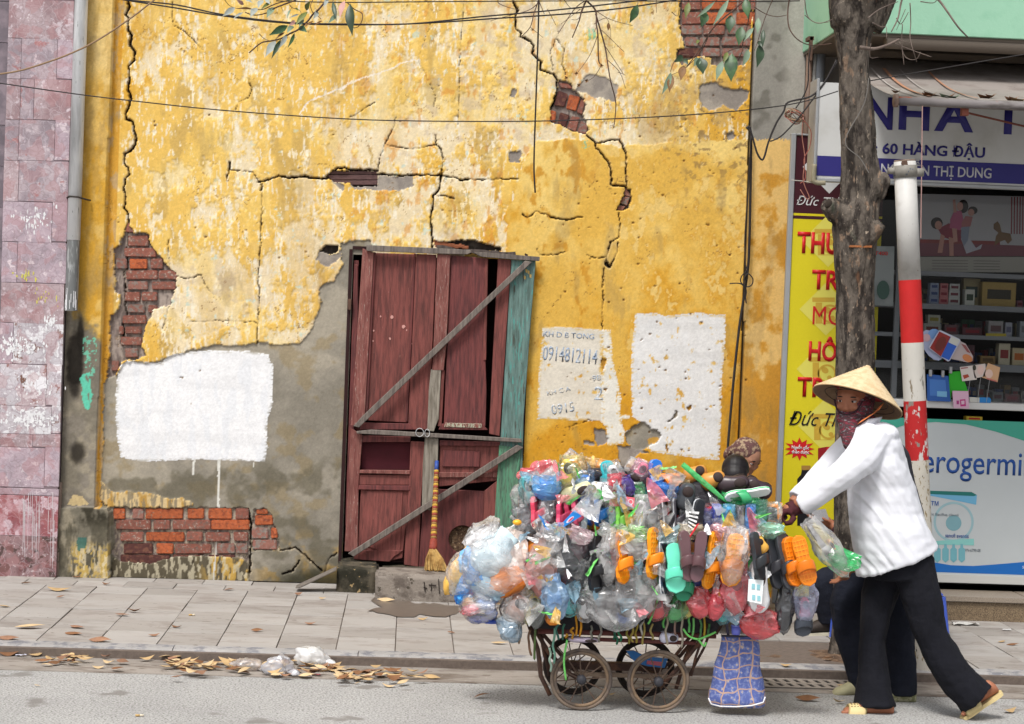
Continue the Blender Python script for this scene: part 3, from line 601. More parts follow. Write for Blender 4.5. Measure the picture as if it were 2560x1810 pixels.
def tile(x0, x1, y0, y1, mt):
    dz = random.uniform(-.002, .002); g = .0022
    v, f = box(x0+g, x1-g, y0+g*.6, y1-g*.6, .0, ztop)
    v = [(a, b, c+dz+(random.uniform(-.0015,.0015) if c > .01 else 0)) for a, b, c in v]
    o = mobj('paving_tile', (v, f), mt, pv); bev(o, .0018); return o
for r in range(len(ysr)-1):
    ya, yb = ysr[r+1], ysr[r]; off = 0 if r >= 2 else .5*r
    for k in range(-4, 26):
        x0 = BASEX+(k+off)*TW
        if k == 9+0: x0s = x0
        xa, xb = x0, x0+TW
        cy_ = (ya+yb)/2
        wet = False
        if r >= 3 and 3 < k < 7 and False: continue
        if ya < -1.87 and SOX0 < (xa+xb)/2 < SOX1: continue
        tile(xa, xb, ya, yb, WETM if wet else TILEM[(k*7+r*3) % 2])
pvl = mobj('pavement_far', join(box(-60, BASEX-4*TW-.003, -2.335, .4, 0, .049), box(BASEX+26.5*TW+.003, 60, -2.335, .4, 0, .049)), TILEM[0], pv)
# damp patch spreading over the tiles in front of the doorstep
damp = []
c0 = G(1000, 1532, .0532)
q = wob([(a, b) for a, b in Z('H',(210,800),(250,760),(520,820),(800,830),(830,870),(700,912),(560,890),(420,915),(330,900),(290,880),(180,870),(280,848))], 3, 12, 3)
pts = [G(a, b, .0535) for a, b in q]; 
wm_ = mat('damp_film', C(116,104,94), .35, n=(20,.15), spec=.5)
vf = ([(p.x, min(p.y, -.03), .0535) for p in pts], [tuple(range(len(pts)))])
o = mobj('water_stain', vf, wm_, pv); tag(o, kind='stuff')
# kerb stones
KM = mat('kerb_stone', C(168,165,163), .85, n=(5,.12), rnd=.05, col2=(C(128,128,134),14,.48,.6), spots=(60,.66,C(190,188,186)), bump=(120,.002))
kb = thing('kerb', None, None, (0,-2.42,.0)); del kb['label']; del kb['category']; kb['kind'] = 'structure'
kx = -9.2
while kx < 9:
    prof = [(-2.338,.0),(-2.338,.051),(-2.40,.052),(-2.435,.049),(-2.462,.040),(-2.478,.024),(-2.483,.0)]
    V = []; 
    for X in (kx+.002, kx+.898):
        V += [(X, a, b) for a, b in prof]
    n = len(prof); F = [tuple(range(n)), tuple(range(2*n-1, n-1, -1))]+[(i, (i+1) % n, (i+1) % n+n, i+n) for i in range(n)]
    mobj('kerb_stone', (V, F), KM, kb); kx += .9
# storm drain grate in the gutter
g0 = G(1912, 1728, .006)
gr = thing('drain_grate', 'cast concrete storm drain grate with two rows of slots in the gutter', 'drain', (g0.x+.18, g0.y, .004))
DGM = mat('grate_concrete', C(166,156,146), .9, n=(30,.15), bump=(90,.002))
xa, xb = G(1908,1716,.006).x, G(2160,1722,.006).x; y0g = -2.77; y1g = -2.55
loops = [[(xa,y0g),(xb,y0g),(xb,y1g),(xa,y1g)]]
n = 9; sw = (xb-xa-.04)/n
for r in range(2):
    for k in range(n):
        a = xa+.02+k*sw+.012; b = a+sw-.026; c_y = y0g+.022+r*.105; loops.append([(a,c_y),(b,c_y),(b-.012,c_y+.075),(a-.012,c_y+.075)])
V, F = solid(loops, 0, .02); V = [(a, c, .0115-b*.2) for a, b, c in V]
mobj('grate_slab', (V, F), DGM, gr); mobj('drain_pit', box(xa+.005, xb-.005, y0g+.005, y1g-.005, .002, .0055), mat('pit_dark', C(44,40,38), 1, n=(20,.2)), gr)
# soil square round the street tree
so0 = G(2005,1640,.05); 
ta, tb = G(1905,1618,.05), G(2195,1668,.05)
soil = mobj('tree_soil', ([(0,0,0)],[]), None)
nxs, nys = 50, 26; V = []; F = []
sx0, sx1, sy0, sy1 = 2.36, 3.44, -2.335, -1.86
sx0 = BASEX+int((2.5-BASEX)/TW)*TW-.3
for j in range(nys+1):
    for i in range(nxs+1):
        X = SOX0-.25+(SOX1-SOX0+.5)*i/nxs; Y = sy0+(sy1-sy0)*j/nys
        V.append((X, Y, .034+.014*mnoise.fractal((X*7, Y*7, 3), 1, 2, 4)+.03*math.exp(-((X-P(2118,1650,-2).x)**2+(Y+2.0)**2)/.03)))
for j in range(nys):
    for i in range(nxs): a = j*(nxs+1)+i; F.append((a, a+1, a+nxs+2, a+nxs+1))
bpy.data.objects.remove(soil)
soil = mobj('tree_soil', (V, F), mat('soil', C(124,100,80), 1, n=(40,.25), col2=(C(92,72,58),25,.45,.6), spots=(120,.66,C(190,176,158)), bump=(90,.008))); tag(soil, kind='structure')
# ================================================================== MARBLE FACADE, LEFT
mf = thing('marble_pillar', 'pink marble tiled pillar with white paint smears left of the drainpipe', 'pillar', (P(80,1446,-.12).x, -.12, .05))
def marble(name, base, vein, hi, spots=None):
    m = mat(name, base, .38, n=(6,.14), rnd=.07, col2=(vein,9,.46,.58), spots=spots, bump=(60,.0008), spec=.45)
    nt = m.node_tree; b = nt.nodes['Principled BSDF']; src = b.inputs['Base Color'].links[0].from_socket; tc = [x for x in nt.nodes if x.type == 'TEX_COORD'][0]; oi = [x for x in nt.nodes if x.type == 'OBJECT_INFO'][0]
    dn = nt.nodes.new('ShaderNodeTexNoise'); dn.inputs['Scale'].default_value = 9; dn.inputs['Detail'].default_value = 4; nt.links.new(tc.outputs['Object'], dn.inputs['Vector'])
    ma = nt.nodes.new('ShaderNodeVectorMath'); ma.operation = 'MULTIPLY_ADD'; ma.inputs[1].default_value = (.12,.12,.12); nt.links.new(dn.outputs['Color'], ma.inputs[0]); nt.links.new(tc.outputs['Object'], ma.inputs[2])
    for sc_, lo, hi, cc, w_ in ((26,.0,.10,C(124,100,106),.35),(13,.0,.04,C(222,212,218),.3)):
        v = nt.nodes.new('ShaderNodeTexVoronoi'); v.feature = 'DISTANCE_TO_EDGE'; v.inputs['Scale'].default_value = sc_; nt.links.new(ma.outputs[0], v.inputs['Vector'])
        mr = nt.nodes.new('ShaderNodeMapRange'); mr.inputs[1].default_value = lo; mr.inputs[2].default_value = hi; mr.inputs[3].default_value = w_; mr.inputs[4].default_value = 0; nt.links.new(v.outputs['Distance'], mr.inputs[0])
        mx = nt.nodes.new('ShaderNodeMix'); mx.data_type = 'RGBA'; nt.links.new(mr.outputs[0], mx.inputs[0]); nt.links.new(src, mx.inputs[6]); mx.inputs[7].default_value = cc; src = mx.outputs[2]
    v = nt.nodes.new('ShaderNodeTexVoronoi'); v.inputs['Scale'].default_value = 17; nt.links.new(ma.outputs[0], v.inputs['Vector']); sp = nt.nodes.new('ShaderNodeSeparateXYZ'); nt.links.new(v.outputs['Color'], sp.inputs[0])
    mr = nt.nodes.new('ShaderNodeMapRange'); mr.inputs[1].default_value = .62; mr.inputs[2].default_value = .72; mr.inputs[4].default_value = .3; nt.links.new(sp.outputs[0], mr.inputs[0]); mx = nt.nodes.new('ShaderNodeMix'); mx.data_type = 'RGBA'; nt.links.new(mr.outputs[0], mx.inputs[0]); nt.links.new(src, mx.inputs[6]); mx.inputs[7].default_value = C(178,118,118); src = mx.outputs[2]
    nt.links.new(src, b.inputs['Base Color']); return m
MB_ = [marble('marble_mauve', C(160,146,154), C(184,168,174), 0, [(15,.60,C(202,186,192)),(11,.62,C(176,122,122))]), marble('marble_pink', C(180,160,164), C(160,132,136), 0, [(16,.58,C(206,190,196)),(40,.66,C(226,214,218))]), marble('marble_pale', C(190,170,180), C(174,158,168), 0, [(20,.6,C(222,206,212))]),
       marble('marble_white_smear', C(206,200,206), C(160,142,152), 0, [(9,.52,C(232,230,234)),(16,.60,C(150,122,116)),(60,.62,C(244,244,246))]), marble('marble_red', C(150,84,90), C(196,160,168), 0, [(14,.54,C(204,178,186)),(30,.66,C(120,56,60))]), marble('marble_dirty', C(150,120,122), C(110,72,74), 0, [(16,.56,C(84,64,60)),(40,.62,C(200,184,186))])]
cell = [(-60,0,(62,380,495),[1,0,2]),]
rowsA = [(-330,-10,[60,140,495],[0,1]),(-10,252,[60,495],[1]),(252,523,[52,145,384,490],[0,0,2]),(523,795,[45,140,230,478],[1,0,1]),(795,1065,[35,128,368,468],[0,0,2]),(1065,1337,[26,128,460],[1,0]),(1337,1605,[20,350,452],[2,2])]
rowsD = [(10,280,[14,118,445],[2,2]),(280,548,[8,430],[1]),(548,822,[0,92,424],[2,3]),(822,1098,[0,312,412],[3,3]),(1098,1285,[0,345,406],[3,3]),(1285,1375,[0,220,402],[1,1]),(1375,1640,[-6,300,400],[2,2])]
rowsG = [(48,93,[-30,393],[2]),(95,365,[-30,390],[4]),(365,655,[-40,382],[5])]
for z_, rows in (('A', rowsA), ('D', rowsD), ('G', rowsG)):
    for y0, y1, xs2, ms in rows:
        for i in range(len(xs2)-1):
            g = 1.3; q = Z(z_, (xs2[i]+g, y0+g), (xs2[i+1]-g, y0+g+(xs2[i+1]-xs2[i])*.036), (xs2[i+1]-g-(y1-y0)*.03, y1-g+(xs2[i+1]-xs2[i])*.036), (xs2[i]+g-(y1-y0)*.03, y1-g))
            bev(mobj('marble_tile', prism(q, -.1205+random.uniform(-.0006,.0006), -.10), MB_[ms[min(i, len(ms)-1)]], mf), .0012)
# far-left narrower tiles running out of the frame
LT = mat('side_tile', C(118,108,116), .4, n=(6,.15), rnd=.1, col2=(C(146,132,140),8,.45,.6))
x2 = P(62,0,-.12).x; xL = P(62,0,-.12).x
for i in range(18):
    z0 = .05+i*.245
    xr = P(40,700,-.09).x+.02
    for kx_ in range(4):
        bev(mobj('side_tile', box(xL-.012-(kx_+1)*.33, xL-.016-kx_*.33, -.085, -.07, z0+.0015, z0+.2435), LT if kx_ == 0 else MB_[(i+kx_) % 3], mf), .001)
MRT = P(185,100,-.12).x
mobj('pillar_core', join(box(xL-.012, P(140,1400,-.12).x-.004, -.1175, .3, .05, 6.5), box(xL-1.5, xL-.012, -.069, .3, .05, 6.5)), mat('pillar_mortar', C(134,118,124), .9, n=(8,.1)), mf)
mobj('upper_cladding', box(xL-.012, P(140,1400,-.12).x-.004, -.12, -.1, P(100,-124,-.12).z, 6.5), MB_[1], mf)
# white marks: poster remains and drips
WP = mat('white_smear', C(240,240,242), .8, n=(30,.08), bump=(150,.002))
def smear(zone, cx, cy, w_, h_, n_, Y, mt, par, sx=.3, seed=1, nm='paint_smear'):
    rnd = random.Random(seed); vs = []
    for i in range(n_):
        a = cx+rnd.gauss(0, .35)*w_; b = cy+rnd.gauss(0, .35)*h_; q = []
        rx = rnd.uniform(2, 10)*sx*2; ry = rnd.uniform(3, 22)
        for k in range(9):
            t = 2*math.pi*k/9; q.append((a+rx*math.cos(t)*rnd.uniform(.4, 1.2), b+ry*math.sin(t)*rnd.uniform(.4, 1.2)))
        pp = [P(u, v, Y) for u, v in Z(zone, *q)]; vs.append(([(p.x, Y-.0004-i*.00001, p.z) for p in pp], [tuple(range(9))]))
    o = mobj(nm, join(*vs), mt, par); tag(o, kind='stuff'); return o
smear('A', 230, 1460, 200, 120, 60, -.1215, WP, mf, .5, 3)
smear('D', 120, 720, 220, 110, 90, -.1215, WP, mf, .7, 5); smear('D', 200, 1190, 260, 90, 90, -.1215, WP, mf, .8, 6); smear('D', 330, 540, 60, 60, 30, -.1215, WP, mf, .5, 8); smear('D', 250, 980, 260, 200, 40, -.1215, WP, mf, .4, 9)
smear('D', 190, 240, 120, 50, 14, -.122, mat('yellow_fleck', C(214,206,96), .8), mf, .5, 10); smear('D', 300, 380, 100, 100, 14, -.122, mat('yellow_fleck', C(214,206,96), .8), mf, .3, 11)
smear('D', 160, 930, 40, 60, 14, -.122, mat('brown_stain', C(130,96,84), .9), mf, .5, 12)
rnd = random.Random(4); vs = []
for i in range(26):
    x = rnd.uniform(150, 375); y0 = rnd.uniform(60, 300); y1 = y0+rnd.uniform(80, 380); 
    q = Z('G', (x, y0), (x+rnd.uniform(1.5, 4.5), y0), (x-2, min(y1, 650)), (x-4, min(y1, 650)))
    vs.append(([tuple(P(a, b, -.122-.00002*i)) for a, b in q], [(0,1,2,3)]))
tag(mobj('paint_drip', join(*vs), mat('drip_white', C(214,206,210), .8), mf), kind='stuff')
# ================================================================== DRAINPIPE
pt, pb = P(204,-60,-.13), P(178,777,-.13); rr_ = 16.5/ppm(-.13)
dp = thing('drainpipe', 'grey plastic drainpipe ending above the black stain on the pilaster', 'drainpipe', (pb.x, -.13, pb.z))
PG = mat('pipe_grey', C(240,242,244,1.1), .5, n=(4,.08), col2=(C(206,208,210),6,.45,.65), stretch=(2,2,.3), spots=(40,.68,C(110,108,104)))
top = Vector((pb.x, -.13, 6.6))
pm = Vector((pb.x, -.13, P(180,600,-.13).z))
mobj('pipe', tube([top, pm], rr_, 20), PG, dp, True)
mobj('pipe_foot', tube([pm+Vector((0,0,.02)), pb], rr_*.96, 20, cap=False), mat('pipe_bare', C(118,120,120), .4, n=(30,.15), col2=(C(170,172,172),20,.5,.6), stretch=(2,2,.4)), dp, True)
vs = []
for i in range(16):
    a = rnd.uniform(-1.0, .9); p0 = pb+Vector((math.sin(a)*(rr_*1.01), -math.cos(a)*(rr_*1.01), 0)); z0 = rnd.uniform(.0, .05); z1 = z0+rnd.uniform(.02, .1)
    vs.append(box(p0.x-.0016, p0.x+.0016, p0.y-.0006, p0.y+.0004, pb.z+z0, pb.z+z1))
tag(mobj('scratch_mark', join(*vs), WP, dp), kind='stuff')
cl = P(190,495,-.13); mobj('wire_clamp', tube([(cl.x-.045,-.05,cl.z-.01),(cl.x-.052,-.13,cl.z),(cl.x-.03,-.18,cl.z+.006),(cl.x+.02,-.185,cl.z+.004),(cl.x+.055,-.13,cl.z-.005),(cl.x+.075,-.07,cl.z-.008)], .006, 6), mat('wire_dark', C(60,54,50), .7), dp, True)
# ================================================================== DOORSTEP AND PLANK
SM = mat('step_concrete', C(148,138,128), .95, n=(6,.15), col2=(C(112,102,94),10,.48,.6), spots=[(26,.64,C(84,76,66)),(70,.66,C(186,178,166))], bump=(60,.006))
SM2 = mat('step_mossy', C(96,88,74), .95, n=(8,.2), col2=(C(44,42,32),9,.4,.58), spots=(30,.62,C(168,144,104)), bump=(60,.006))
def block(name, label, x0, x1, yf, yb, z1, mt, jit=.01):
    o = mobj(name, box(x0, x1, yf, yb, .02, z1), mt); bm = bmesh.new(); bm.from_mesh(o.data); bmesh.ops.subdivide_edges(bm, edges=bm.edges, cuts=5, use_grid_fill=True)
    for v in bm.verts: v.co += mnoise.noise_vector(v.co*6)*jit
    bm.to_mesh(o.data); bm.free(); bev(o, .014, 2, .9); 
    for p in o.data.polygons: p.use_smooth = True
    tag(o, label, 'step'); return o
xs1 = P(842,1450,-.3).x
block('doorstep_kerb', 'dark mossy stone block at the left end of the doorstep', xs1, P(945,1450,-.3).x, -.36, .12, .20, SM2)
block('doorstep', 'long grey concrete doorstep block with scratched marks below the broom', P(937,1470,-.62).x, P(1330,1480,-.62).x, -.64, -.32, .205, SM)
block('threshold', 'dark damp stone threshold directly under the boarded red door', P(945,1450,-.3).x+.01, P(1330,1450,-.3).x, -.34, .14, .175, SM2, .006)
# lapping wedge of wood leaning on the block
a, b, c_, d_ = [P(*q, -.40) for q in Z('G',(1962,718),(2000,715),(2240,600),(2232,592))]
o = mobj('loose_plank', ([(p.x, y, p.z+dz) for y, dz in ((-.42, 0), (-.28, 0)) for p in (a, b, c_, d_)], [(0,1,2,3),(7,6,5,4),(0,4,5,1),(1,5,6,2),(2,6,7,3),(3,7,4,0)]), mat('grey_wood', C(120,112,104), .9, n=(20,.2), stretch=(1,1,6), bump=(80,.003)))
bev(o, .003); tag(o, 'small grey wooden plank leaning against the mossy end of the doorstep', 'plank')
# marks chiselled on the step
vs = []
for q in (((560,680),(566,745)),((610,690),(606,740)),((655,660),(662,760)),((590,700),(640,702)),((555,715),(580,722))):
    a, b = [P(*k, -.655) for k in Z('H', *q)]; vs.append(tube([(a.x,-.646,a.z),(b.x,-.646,b.z)], .003, 5))
tag(mobj('scratched_mark', join(*vs), mat('mark_dark', C(60,52,48), 1), bpy.data.objects['doorstep']), kind='stuff')
# ================================================================== BOARDED DOOR
dr_ = thing('boarded_door', 'weathered maroon wooden door nailed shut with grey battens beside a teal post', 'door', (P(1060,1410,-.05).x, -.05, .17))
def wood(name, base, dark, spots=None, rough=.75, str_=(5,5,.55), rnd=.08):
    return mat(name, base, rough, n=(9,.20), rnd=rnd, col2=(dark,13,.42,.66), stretch=str_, bump=(38,.003), spots=spots)
RW = wood('maroon_wood', C(136,76,70), C(100,58,54), [(42,.70,C(166,116,108))]); RW2 = wood('maroon_wood_deep', C(120,64,62), C(88,50,50), [(50,.72,C(150,100,96))]); RW3 = wood('maroon_wood_worn', C(144,92,84), C(112,60,56), [(42,.62,C(164,138,128))])
GW = wood('grey_batten', C(128,118,110), C(92,84,80), [(50,.68,C(66,60,56))]); TWd = wood('teal_post', C(112,142,136), C(84,104,98), [(22,.60,C(90,160,152)),(14,.63,C(74,72,62)),(60,.70,C(60,52,46))]); GR2 = wood('bare_grey', C(150,142,130), C(112,104,92), [(50,.68,C(70,64,58))])
TG = wood('teal_green', C(100,138,112), C(84,112,98), [(14,.5,C(96,150,120)),(26,.62,C(70,84,72))])
def bd(name, pts, y0, y1, mt, zone='E', holes=(), b_=.003, wb=0, lab=None):
    q = Z(zone, *pts) if zone else pts
    if wb: q = wob(q, wb, 16, len(q)*7+int(abs(q[0][0])))
    o = mobj(name, prism(q, y0, y1, [Z(zone, *h) for h in holes] if zone else holes), mt, dr_)
    if not wb: bev(o, b_)
    if lab: o['label'] = lab
    return o
mobj('dark_recess', join(box(dl-.02, dr+.02, .30, .33, .1, dt+.05), box(dl-.02,dl,.0,.3,.1,dt), box(dr,dr+.02,.0,.3,.1,dt), box(dl,dr,.0,.3,dt,dt+.02), box(dl,dr,.0,.3,.02,.16)), mat('recess', C(52,30,30), 1, n=(5,.2)), dr_)
bd('door_jamb', [(92,135),(125,135),(140,1500),(60,1500)], .03, .06, RW2)
bd('door_jamb', [(95,160),(120,165),(118,240),(125,700),(60,1900),(35,1900)], .0, .03, RW2)
bd('left_stile', [(150,55),(225,85),(165,1190),(140,1240),(72,1235),(110,700)], -.055, -.025, RW3)
bd('door_panel', [(225,85),(500,95),(450,1215),(165,1200)], -.028, -.012, RW)
bd('panel_moulding', [(222,80),(240,82),(182,1195),(166,1195)], -.045, -.025, RW2); bd('panel_moulding', [(492,90),(506,90),(450,1210),(436,1208)], -.036, -.025, RW2)
bd('middle_stile', [(507,92),(642,98),(590,1262),(452,1262)], -.052, -.022, RW)
bd('meeting_stile', [(647,92),(736,98),(708,700),(690,868),(612,866),(622,700)], -.07, -.03, RW3)
bd('door_panel', [(738,100),(986,122),(968,800),(975,1000),(968,1240),(690,1235)], -.048, -.026, RW2)
bd('panel_moulding', [(965,120),(985,122),(972,800),(952,800)], -.056, -.046, RW)
bd('split_plank', [(675,866),(697,866),(676,1240),(650,1240)], -.055, -.03, RW)
bd('bare_wood_strip', [(605,860),(673,862),(657,1190),(640,1230),(625,1275),(580,1270),(590,1000)], -.068, -.052, GR2)
bd('right_stile', [(1052,125),(1140,132),(1062,1305),(992,1290),(1010,900)], -.05, -.02, RW)
bd('bottom_rail', [(150,1215),(470,1222),(492,1262),(130,1262)], -.058, -.03, RW2); bd('bottom_rail', [(672,1222),(950,1226),(985,1265),(655,1262)], -.058, -.03, RW2)
bd('chipped_edge', [(700,1215),(945,1222),(943,1252),(690,1245)], -.062, -.05, wood('chipped_paint', C(140,80,72), C(110,60,56), [(60,.5,C(196,200,176))]))
tealq = Z('E',(1142,130),(1302,138),(1262,640),(1222,1180),(1213,1520))+[(1300,1200),(1282,1420),(1230,1420)]+Z('E',(1050,1623),(1078,1300),(1110,700))
bd('teal_post', tealq[:9], -.06, .0, TWd, None)
bd('teal_post_foot', [(1248,1113),(1302,1120),(1284,1418),(1229,1418)], -.066, -.058, TG, None)
for x, y in ((1230,250),(1255,215),(1268,240),(1240,205)):
    bd('paint_chip', [(x-8,y-14),(x+7,y-10),(x+5,y+14),(x-6,y+10)], -.0625, -.058, mat('ochre_chip', C(214,180,110), .8))
bd('top_batten', [(176,33),(560,50),(868,66),(872,84),(845,96),(560,88),(176,72)], -.085, -.06, GW)
bd('top_batten', [(893,82),(960,82),(1330,112),(1326,140),(1140,128),(945,112),(915,100)], -.085, -.06, GW)
bd('broken_lath', [(640,30),(820,62),(1170,80),(1168,100),(900,86),(640,52)], -.045, -.01, wood('broken_wood', C(104,92,86), C(70,62,58)), wb=2)
bd('diagonal_batten', [(1232,138),(1278,146),(126,1248),(88,1238),(150,1170)], -.10, -.078, GW)
bd('cross_batten', [(108,1272),(210,1262),(330,1268),(1206,1322),(1212,1348),(700,1318),(112,1288)], -.095, -.07, GW)
bd('lower_diagonal_batten', [(1293,1112),(1308,1119),(1290,1132),(884,1392),(870,1384)], -.095, -.072, GW, None)
wire_m = mat('bright_wire', C(190,190,190), .4, metal=.6)
for cx_, cy_, r_x, r_y in ((530,1280,26,28),(580,1284,16,26)):
    pp = []
    for k in range(17):
        t = 2*math.pi*k/16; a, b = Z('E',(cx_+r_x*math.cos(t), cy_+r_y*math.sin(t)))[0]; pp.append(P(a, b, -.10-.008*math.sin(t)))
    mobj('wire_loop', tube(pp, .0022, 5, False), wire_m, dr_, True)
# lower leaves
bd('lower_stile', [(72,1250),(150,1300),(125,1623),(118,2080),(30,2070),(50,1700)], -.05, -.02, RW3)
bd('opening_rail', [(150,1300),(470,1308),(468,1345),(145,1345)], -.05, -.02, RW2)
bd('dark_opening_board', [(146,1345),(470,1345),(468,1530),(140,1530)], .01, .02, mat('opening_dark', C(78,22,32), .8, n=(4,.25)))
bd('opening_sill', [(130,1530),(470,1533),(466,1560),(128,1552)], -.058, -.02, RW3); bd('mid_board', [(130,1560),(468,1562),(466,1630),(126,1630)], -.042, -.02, RW)
bd('stop_rail', [(125,1632),(468,1634),(466,1668),(122,1660)], -.054, -.02, RW2)
bd('lower_panel', [(140,35),(470,40),(415,520),(320,540),(118,450)], -.036, -.012, RW, 'H'); bd('raised_field', [(178,70),(418,75),(402,480),(350,500),(140,430)], -.042, -.034, RW, 'H')
o = bd('rotten_foot_board', [(95,470),(420,468),(395,490),(360,510),(330,545),(92,528)], -.046, -.03, RW, 'H')
bd('lower_middle_stile', [(470,1340),(562,1345),(548,1623),(545,1640),(520,2175),(425,2160),(430,2060),(455,1700)], -.05, -.02, RW)
bd('bare_wood_strip', [(565,1310),(655,1322),(650,1520),(628,1650),(600,1800),(545,1780),(550,1500)], -.066, -.04, GR2)
circ = [(815+92*math.cos(2*math.pi*k/28), 395+92*math.sin(2*math.pi*k/28)) for k in range(28)]
bd('holed_board', [(560,60),(610,150),(640,60),(960,75),(945,575),(520,590)], -.04, -.014, RW2, 'H', [circ])
circ2 = [(815+112*math.cos(2*math.pi*k/20), 400+118*math.sin(2*math.pi*k/20)) for k in range(20)]
bd('hole_backing', circ2, -.006, .004, mat('rusty_tin', C(116,92,70), .9, n=(60,.4), col2=(C(78,58,44),50,.45,.55), spots=(90,.6,C(168,146,118))), 'H')
bd('right_panel', [(665,1365),(1062,1362),(1050,1540),(1060,1600),(660,1640)], -.04, -.014, RW, 'E'); bd('raised_field', [(685,1400),(932,1408),(928,1510),(680,1508)], -.052, -.038, RW2)
bd('shelf_rail', [(660,1545),(1050,1545),(1045,1580),(658,1580)], -.052, -.038, RW3); bd('meeting_rail', [(665,1335),(1065,1345),(1062,1372),(662,1368)], -.058, -.03, RW2)
bd('board_edge', [(960,75),(1052,0),(1035,590),(945,575)], -.05, -.016, RW, 'H')
bd('hinge', [(55,390),(78,395),(72,470),(50,460)], -.04, -.01, mat('rust_iron', C(96,70,58), .8, n=(40,.3)))
chip = mat('plaster_chip', C(214,160,150), .9)
for i, (x, y, s) in enumerate(((345,513,12),(270,508,7),(423,576,13),(443,600,6),(225,603,7),(332,655,8),(220,672,5),(478,540,4),(475,690,5))):
    rnd = random.Random(i); bd('plaster_spot', [(x+s*math.cos(t)*rnd.uniform(.6,1.1), y+1.3*s*math.sin(t)*rnd.uniform(.6,1.1)) for t in [k*.9 for k in range(7)]], -.0315, -.0275, chip, b_=.0005)
# ================================================================== BROOM
bx = P(1075,1425,-.48)
bm_ = thing('broom', 'straw broom with red and yellow bound handle leaning against the door', 'broom', (bx.x, -.48, .205))
t0, t1, t2 = P(1092,1153,-.11), P(1084,1348,-.36), P(1083,1368,-.38)
def stripes(t0, t1, n, r0, r1, cols, nm):
    for ci, cm_ in enumerate(cols):
        vs = []
        for i in range(n):
            if i % len(cols) != ci: continue
            a = t0.lerp(t1, i/n); b = t0.lerp(t1, (i+1)/n); ra = r0+(r1-r0)*i/n; vs.append(tube([a, b], [ra, ra*1.02], 10))
        o = mobj(nm, join(*vs), cm_, bm_, True)
        if n > 3: tag(o, kind='stuff')
ct = [mat('bind_yellow', C(204,160,66), .7, n=(60,.2)), mat('bind_red', C(150,66,52), .7, n=(60,.2)), mat('bind_brown', C(150,110,62), .7, n=(60,.2))]
mobj('handle_tip', tube([t0, t0.lerp(t1,.12)], [.0125,.0135], 10), mat('tip_blue', C(56,84,160), .5), bm_, True)
stripes(t0.lerp(t1,.12), t1, 30, .0145, .0195, ct, 'handle_binding')
mobj('neck_binding', tube([t1, t2, P(1082,1378,-.39)], [.021,.026,.024], 10), ct[1], bm_, True)
vs = []
rnd = random.Random(9); by = P(1082,1372,-.40)
for i in range(150):
    a = rnd.uniform(-1, 1); b = rnd.uniform(-1, 1); s = by+Vector((a*.018, b*.014, rnd.uniform(-.01,.0)))
    e = Vector((P(1090,1432,-.47).x+a*.066+rnd.uniform(-.004,.004), -.46+b*.035, .207+rnd.uniform(0,.012))); mid_ = s.lerp(e,.5)+Vector((a*.008,0,0))
    vs.append(tube([s, mid_, e], [.0035,.0035,.0024], 4))
tag(mobj('bristles', join(*vs), mat('straw', C(196,160,98), .85, n=(30,.25), rnd=0, col2=(C(150,112,60),20,.45,.6)), bm_), kind='stuff')
# white tin mug and sandal on the step
mp_ = P(1193,1392,-.5)
mg = thing('enamel_can', 'white and red enamel can standing on the doorstep right of the broom', 'can', (mp_.x, -.45, .205))
mobj('can_body', lathe([(.030,.0),(.032,.11)], 20, (mp_.x,-.45,.205)), mat('can_red', C(176,44,40), .4, n=(20,.1)), mg, True)
mobj('can_top', lathe([(.0325,.11),(.034,.155),(.030,.155),(.029,.115)], 20, (mp_.x,-.45,.205)), mat('can_white', C(214,222,218), .35), mg, True)
mobj('can_handle', tube([(mp_.x-.03,-.45,.355),(mp_.x-.048,-.45,.335),(mp_.x-.048,-.45,.28),(mp_.x-.03,-.45,.26)], .004, 6), mat('can_white', None), mg, True)
# ================================================================== PHARMACY FRONT, RIGHT
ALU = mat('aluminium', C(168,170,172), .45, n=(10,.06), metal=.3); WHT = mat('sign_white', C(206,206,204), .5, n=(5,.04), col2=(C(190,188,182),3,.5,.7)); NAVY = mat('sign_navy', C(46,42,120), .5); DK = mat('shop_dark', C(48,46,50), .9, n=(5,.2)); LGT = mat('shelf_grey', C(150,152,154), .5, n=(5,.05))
XS0 = P(1972,700,0).x+.02; XS1 = XS0+5.2
sf = thing('pharmacy_front', 'recessed pharmacy shop front behind the street tree', 'shop', ((XS0+2.0), 0, .2))
MINT = mat('mint_paint', C(158,206,178), .8, n=(2,.05), col2=(C(138,190,160),4,.5,.7), bump=(60,.001))
cx0 = P(2004,133,0).x; cz0 = P(2004,133,0).z
bev(mobj('canopy', box(cx0, XS1, -1.0, .0, cz0, 5.2), MINT, sf), .004)
mobj('canopy_drip_edge', box(cx0+.006, XS1, -.985, -.005, cz0-.018, cz0-.001), mat('drip_brown', C(104,94,84), .8), sf)
mobj('roller_housing', tube([(cx0+.3,-.93,P(2350,105,-.93).z),(XS1,-.93,P(2350,105,-.93).z)], .052, 16), mat('gutter_brown', C(120,110,100), .6, n=(3,.1), stretch=(.3,1,1)), sf, True)
mobj('shop_wall', join(box(XS0-.02, XS0+.06, -.02, .25, 0, 6.5), box(XS0+.06, XS1, -.02, .25, cz0-.35, 6.5)), mat('shop_grey_wall', C(138,132,126), .9, n=(5,.15)), sf)
mobj('interior', join(box(XS0-.1, XS1, 1.3, 1.35, 0, 3.8), box(XS1, XS1+.05, -.3, 1.35, 0, 3.8), box(XS0-.1, XS0-.04, .25, 1.35, 0, 3.8), box(XS0-.1, XS1, .25, 1.35, 3.4, 3.5), box(XS0, XS1, -.6, 1.35, .05, .1)), DK, sf)
